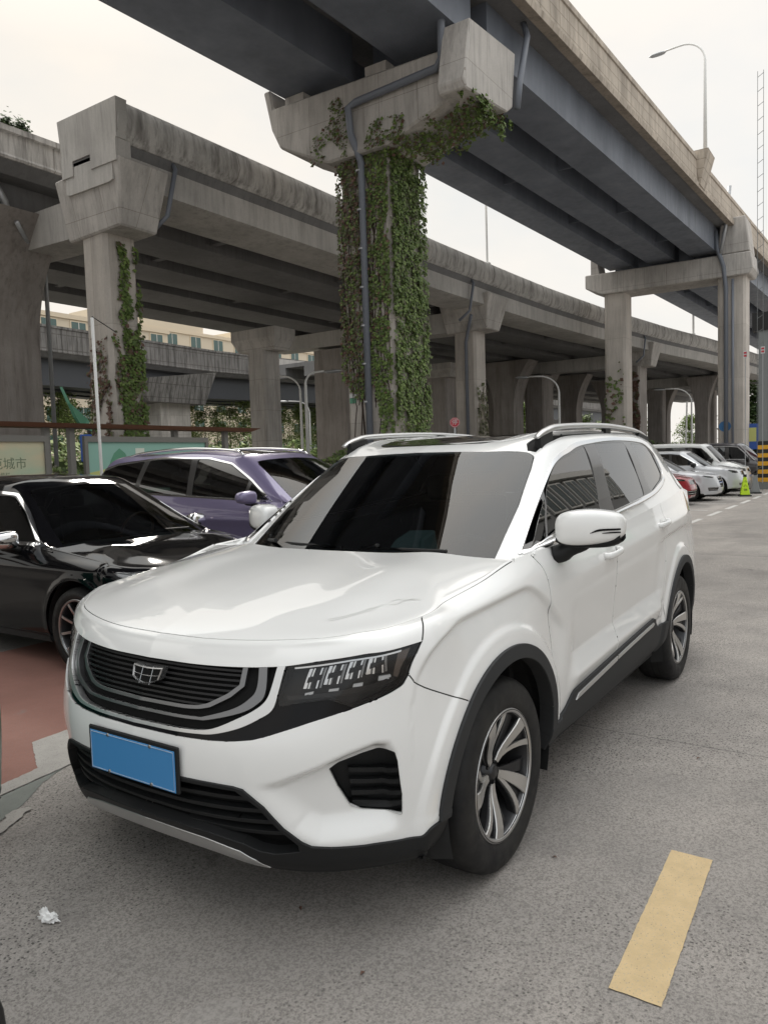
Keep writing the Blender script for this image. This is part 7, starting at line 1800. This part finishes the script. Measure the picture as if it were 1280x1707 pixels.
    o=MB().hexa([(-.70,-.05,1.085),(-.50,-.05,1.108),(-.50,.40,1.108),(-.70,.40,1.085),(-.70,-.05,1.10),(-.50,-.05,1.122),(-.50,.40,1.122),(-.70,.40,1.10)]).build('folder',MATS['cloth_teal']); tag(o,'blue folder lying on the dashboard behind the windscreen of the white SUV','folder')
    o=MB().hexa([(-.73,.02,1.10),(-.62,.0,1.112),(-.60,.22,1.118),(-.70,.26,1.11),(-.78,.04,1.20),(-.66,.02,1.16),(-.64,.20,1.17),(-.74,.22,1.21)]).build('paper_bag',MATS['paper_teal'],bevel=.01); tag(o,'pale crumpled paper bag on the blue folder in the SUV','bag')
    o=MB().hexa([(-2.10,-3.62,.975),(-1.75,-3.66,.975),(-1.75,-3.50,.985),(-2.10,-3.48,.985),(-2.10,-3.62,.98),(-1.75,-3.66,.98),(-1.75,-3.50,.99),(-2.10,-3.48,.99)]).build('brochure',MATS['paper_teal']); tag(o,'pale green brochure on the dashboard of the black saloon','paper')
    # tyre at the lower left corner
    tr=empty('scooter_wheel',SCW,R(-21),'edge of a black scooter wheel in the lower left corner','wheel')
    b=MB(); b.smooth=True; b.lathe([(.13,-.04),(.17,-.055),(.215,-.05),(.235,-.02),(.24,0),(.235,.02),(.215,.05),(.17,.055),(.13,.04)],(0,0,.24),'y',40); b.build('tyre',MATS['rubber'],tr)
    b=MB(); b.smooth=True; b.lathe([(.02,-.05),(.12,-.03),(.135,-.04),(.135,.04),(.12,.03),(.02,.05)],(0,0,.24),'y',30); b.build('rim',MATS['rim_dark'],tr)
# =============================================================== camera, sky, sun
def setup():
    w=bpy.data.worlds.new('World'); SC.world=w; w.use_nodes=True; t=w.node_tree; bg=t.nodes['Background']
    sky=t.nodes.new('ShaderNodeTexSky'); sky.sky_type='NISHITA'; sky.sun_disc=False; sky.sun_elevation=R(38); sky.sun_rotation=R(320); sky.dust_density=6; sky.air_density=1.2; sky.ozone_density=1
    tc=t.nodes.new('ShaderNodeTexCoord'); ns=t.nodes.new('ShaderNodeTexNoise'); ns.inputs['Scale'].default_value=2.4; ns.inputs['Detail'].default_value=6
    mp=t.nodes.new('ShaderNodeMapping'); mp.inputs['Scale'].default_value=(1,1,2.2); t.links.new(tc.outputs['Generated'],mp.inputs[0]); t.links.new(mp.outputs[0],ns.inputs['Vector'])
    rp=t.nodes.new('ShaderNodeValToRGB'); e=rp.color_ramp.elements; e[0].position=.35; e[0].color=(7.3,7.8,8.2,1); e[1].position=.68; e[1].color=(9.1,8.85,8.5,1)
    t.links.new(ns.outputs['Fac'],rp.inputs[0])
    # brighter towards the zenith, as under thin high cloud
    sp=t.nodes.new('ShaderNodeSeparateXYZ'); t.links.new(tc.outputs['Generated'],sp.inputs[0])
    mr=t.nodes.new('ShaderNodeMapRange'); mr.inputs['From Min'].default_value=.50; mr.inputs['From Max'].default_value=1.0; mr.inputs['To Min'].default_value=.66; mr.inputs['To Max'].default_value=2.3; t.links.new(sp.outputs['Z'],mr.inputs['Value'])
    ml=t.nodes.new('ShaderNodeMix'); ml.data_type='RGBA'; ml.blend_type='MULTIPLY'; ml.inputs['Factor'].default_value=1; t.links.new(rp.outputs[0],ml.inputs['A']); t.links.new(mr.outputs[0],ml.inputs['B'])
    # warm cream haze on the side away from the lane
    m2=t.nodes.new('ShaderNodeMapRange'); m2.inputs['From Min'].default_value=.35; m2.inputs['From Max'].default_value=-.95; m2.inputs['To Min'].default_value=0; m2.inputs['To Max'].default_value=1
    t.links.new(sp.outputs['Y'],m2.inputs['Value']); wm=t.nodes.new('ShaderNodeMix'); wm.data_type='RGBA'; wm.blend_type='MULTIPLY'; wm.inputs['B'].default_value=(1.05,.985,.90,1); t.links.new(m2.outputs[0],wm.inputs['Factor']); t.links.new(ml.outputs['Result'],wm.inputs['A']); ml=wm
    # the veil of cloud is thinner, so brighter, high up on that side
    m3=t.nodes.new('ShaderNodeMapRange'); m3.inputs['From Min'].default_value=-.85; m3.inputs['From Max'].default_value=.35; m3.inputs['To Min'].default_value=1.45; m3.inputs['To Max'].default_value=.72; t.links.new(sp.outputs['Y'],m3.inputs['Value'])
    m4=t.nodes.new('ShaderNodeMapRange'); m4.inputs['From Min'].default_value=.45; m4.inputs['From Max'].default_value=.65; t.links.new(sp.outputs['Z'],m4.inputs['Value'])
    m5=t.nodes.new('ShaderNodeMix'); m5.data_type='FLOAT'; m5.inputs[2].default_value=1; t.links.new(m4.outputs[0],m5.inputs[0]); t.links.new(m3.outputs[0],m5.inputs[3])
    m6=t.nodes.new('ShaderNodeMix'); m6.data_type='RGBA'; m6.blend_type='MULTIPLY'; m6.inputs['Factor'].default_value=1; t.links.new(ml.outputs['Result'],m6.inputs['A']); t.links.new(m5.outputs[0],m6.inputs['B']); ml=m6
    mx=t.nodes.new('ShaderNodeMix'); mx.data_type='RGBA'; mx.inputs['Factor'].default_value=.95; t.links.new(sky.outputs[0],mx.inputs['A']); t.links.new(ml.outputs['Result'],mx.inputs['B'])
    t.links.new(mx.outputs['Result'],bg.inputs[0]); bg.inputs[1].default_value=.1
    s=bpy.data.lights.new('Sun','SUN'); s.energy=1.5; s.angle=R(10); s.color=(1,.94,.86); so=bpy.data.objects.new('Sun',s); COL.objects.link(so)
    so.rotation_euler=(R(52),0,R(SUN_AZ))
    cam=bpy.data.cameras.new('Camera'); co=bpy.data.objects.new('Camera',cam); COL.objects.link(co); SC.camera=co
    f,cx,cy,cz,yaw,pit,rol=1258.444,2.5446,2.1185,1.5575,3.73404,0.06649,-0.031435
    fw=Vector((math.cos(yaw)*math.cos(pit),math.sin(yaw)*math.cos(pit),-math.sin(pit))); rt=Vector((math.sin(yaw),-math.cos(yaw),0)); up=rt.cross(fw)
    r2=rt*math.cos(rol)+up*math.sin(rol); u2=-rt*math.sin(rol)+up*math.cos(rol)
    m=Matrix((r2,u2,-fw)).transposed().to_4x4(); m.translation=Vector((cx,cy,cz)); co.matrix_world=m
    cam.sensor_fit='VERTICAL'; cam.sensor_height=36; cam.lens=36*f/1707; cam.clip_start=.05; cam.clip_end=2000
    SC.view_settings.view_transform='Standard'; SC.view_settings.look='None'; SC.view_settings.exposure=.76; SC.view_settings.gamma=1
SUN_AZ=-50
make_mats()
build_suv()
if 'build_world' in globals(): build_world()
else:
    g=MB(); g.box(-60,20,-40,40,-.1,0); tag(g.build('ground',mat('g',(.2,.19,.18),.9)),kind='structure')
setup()
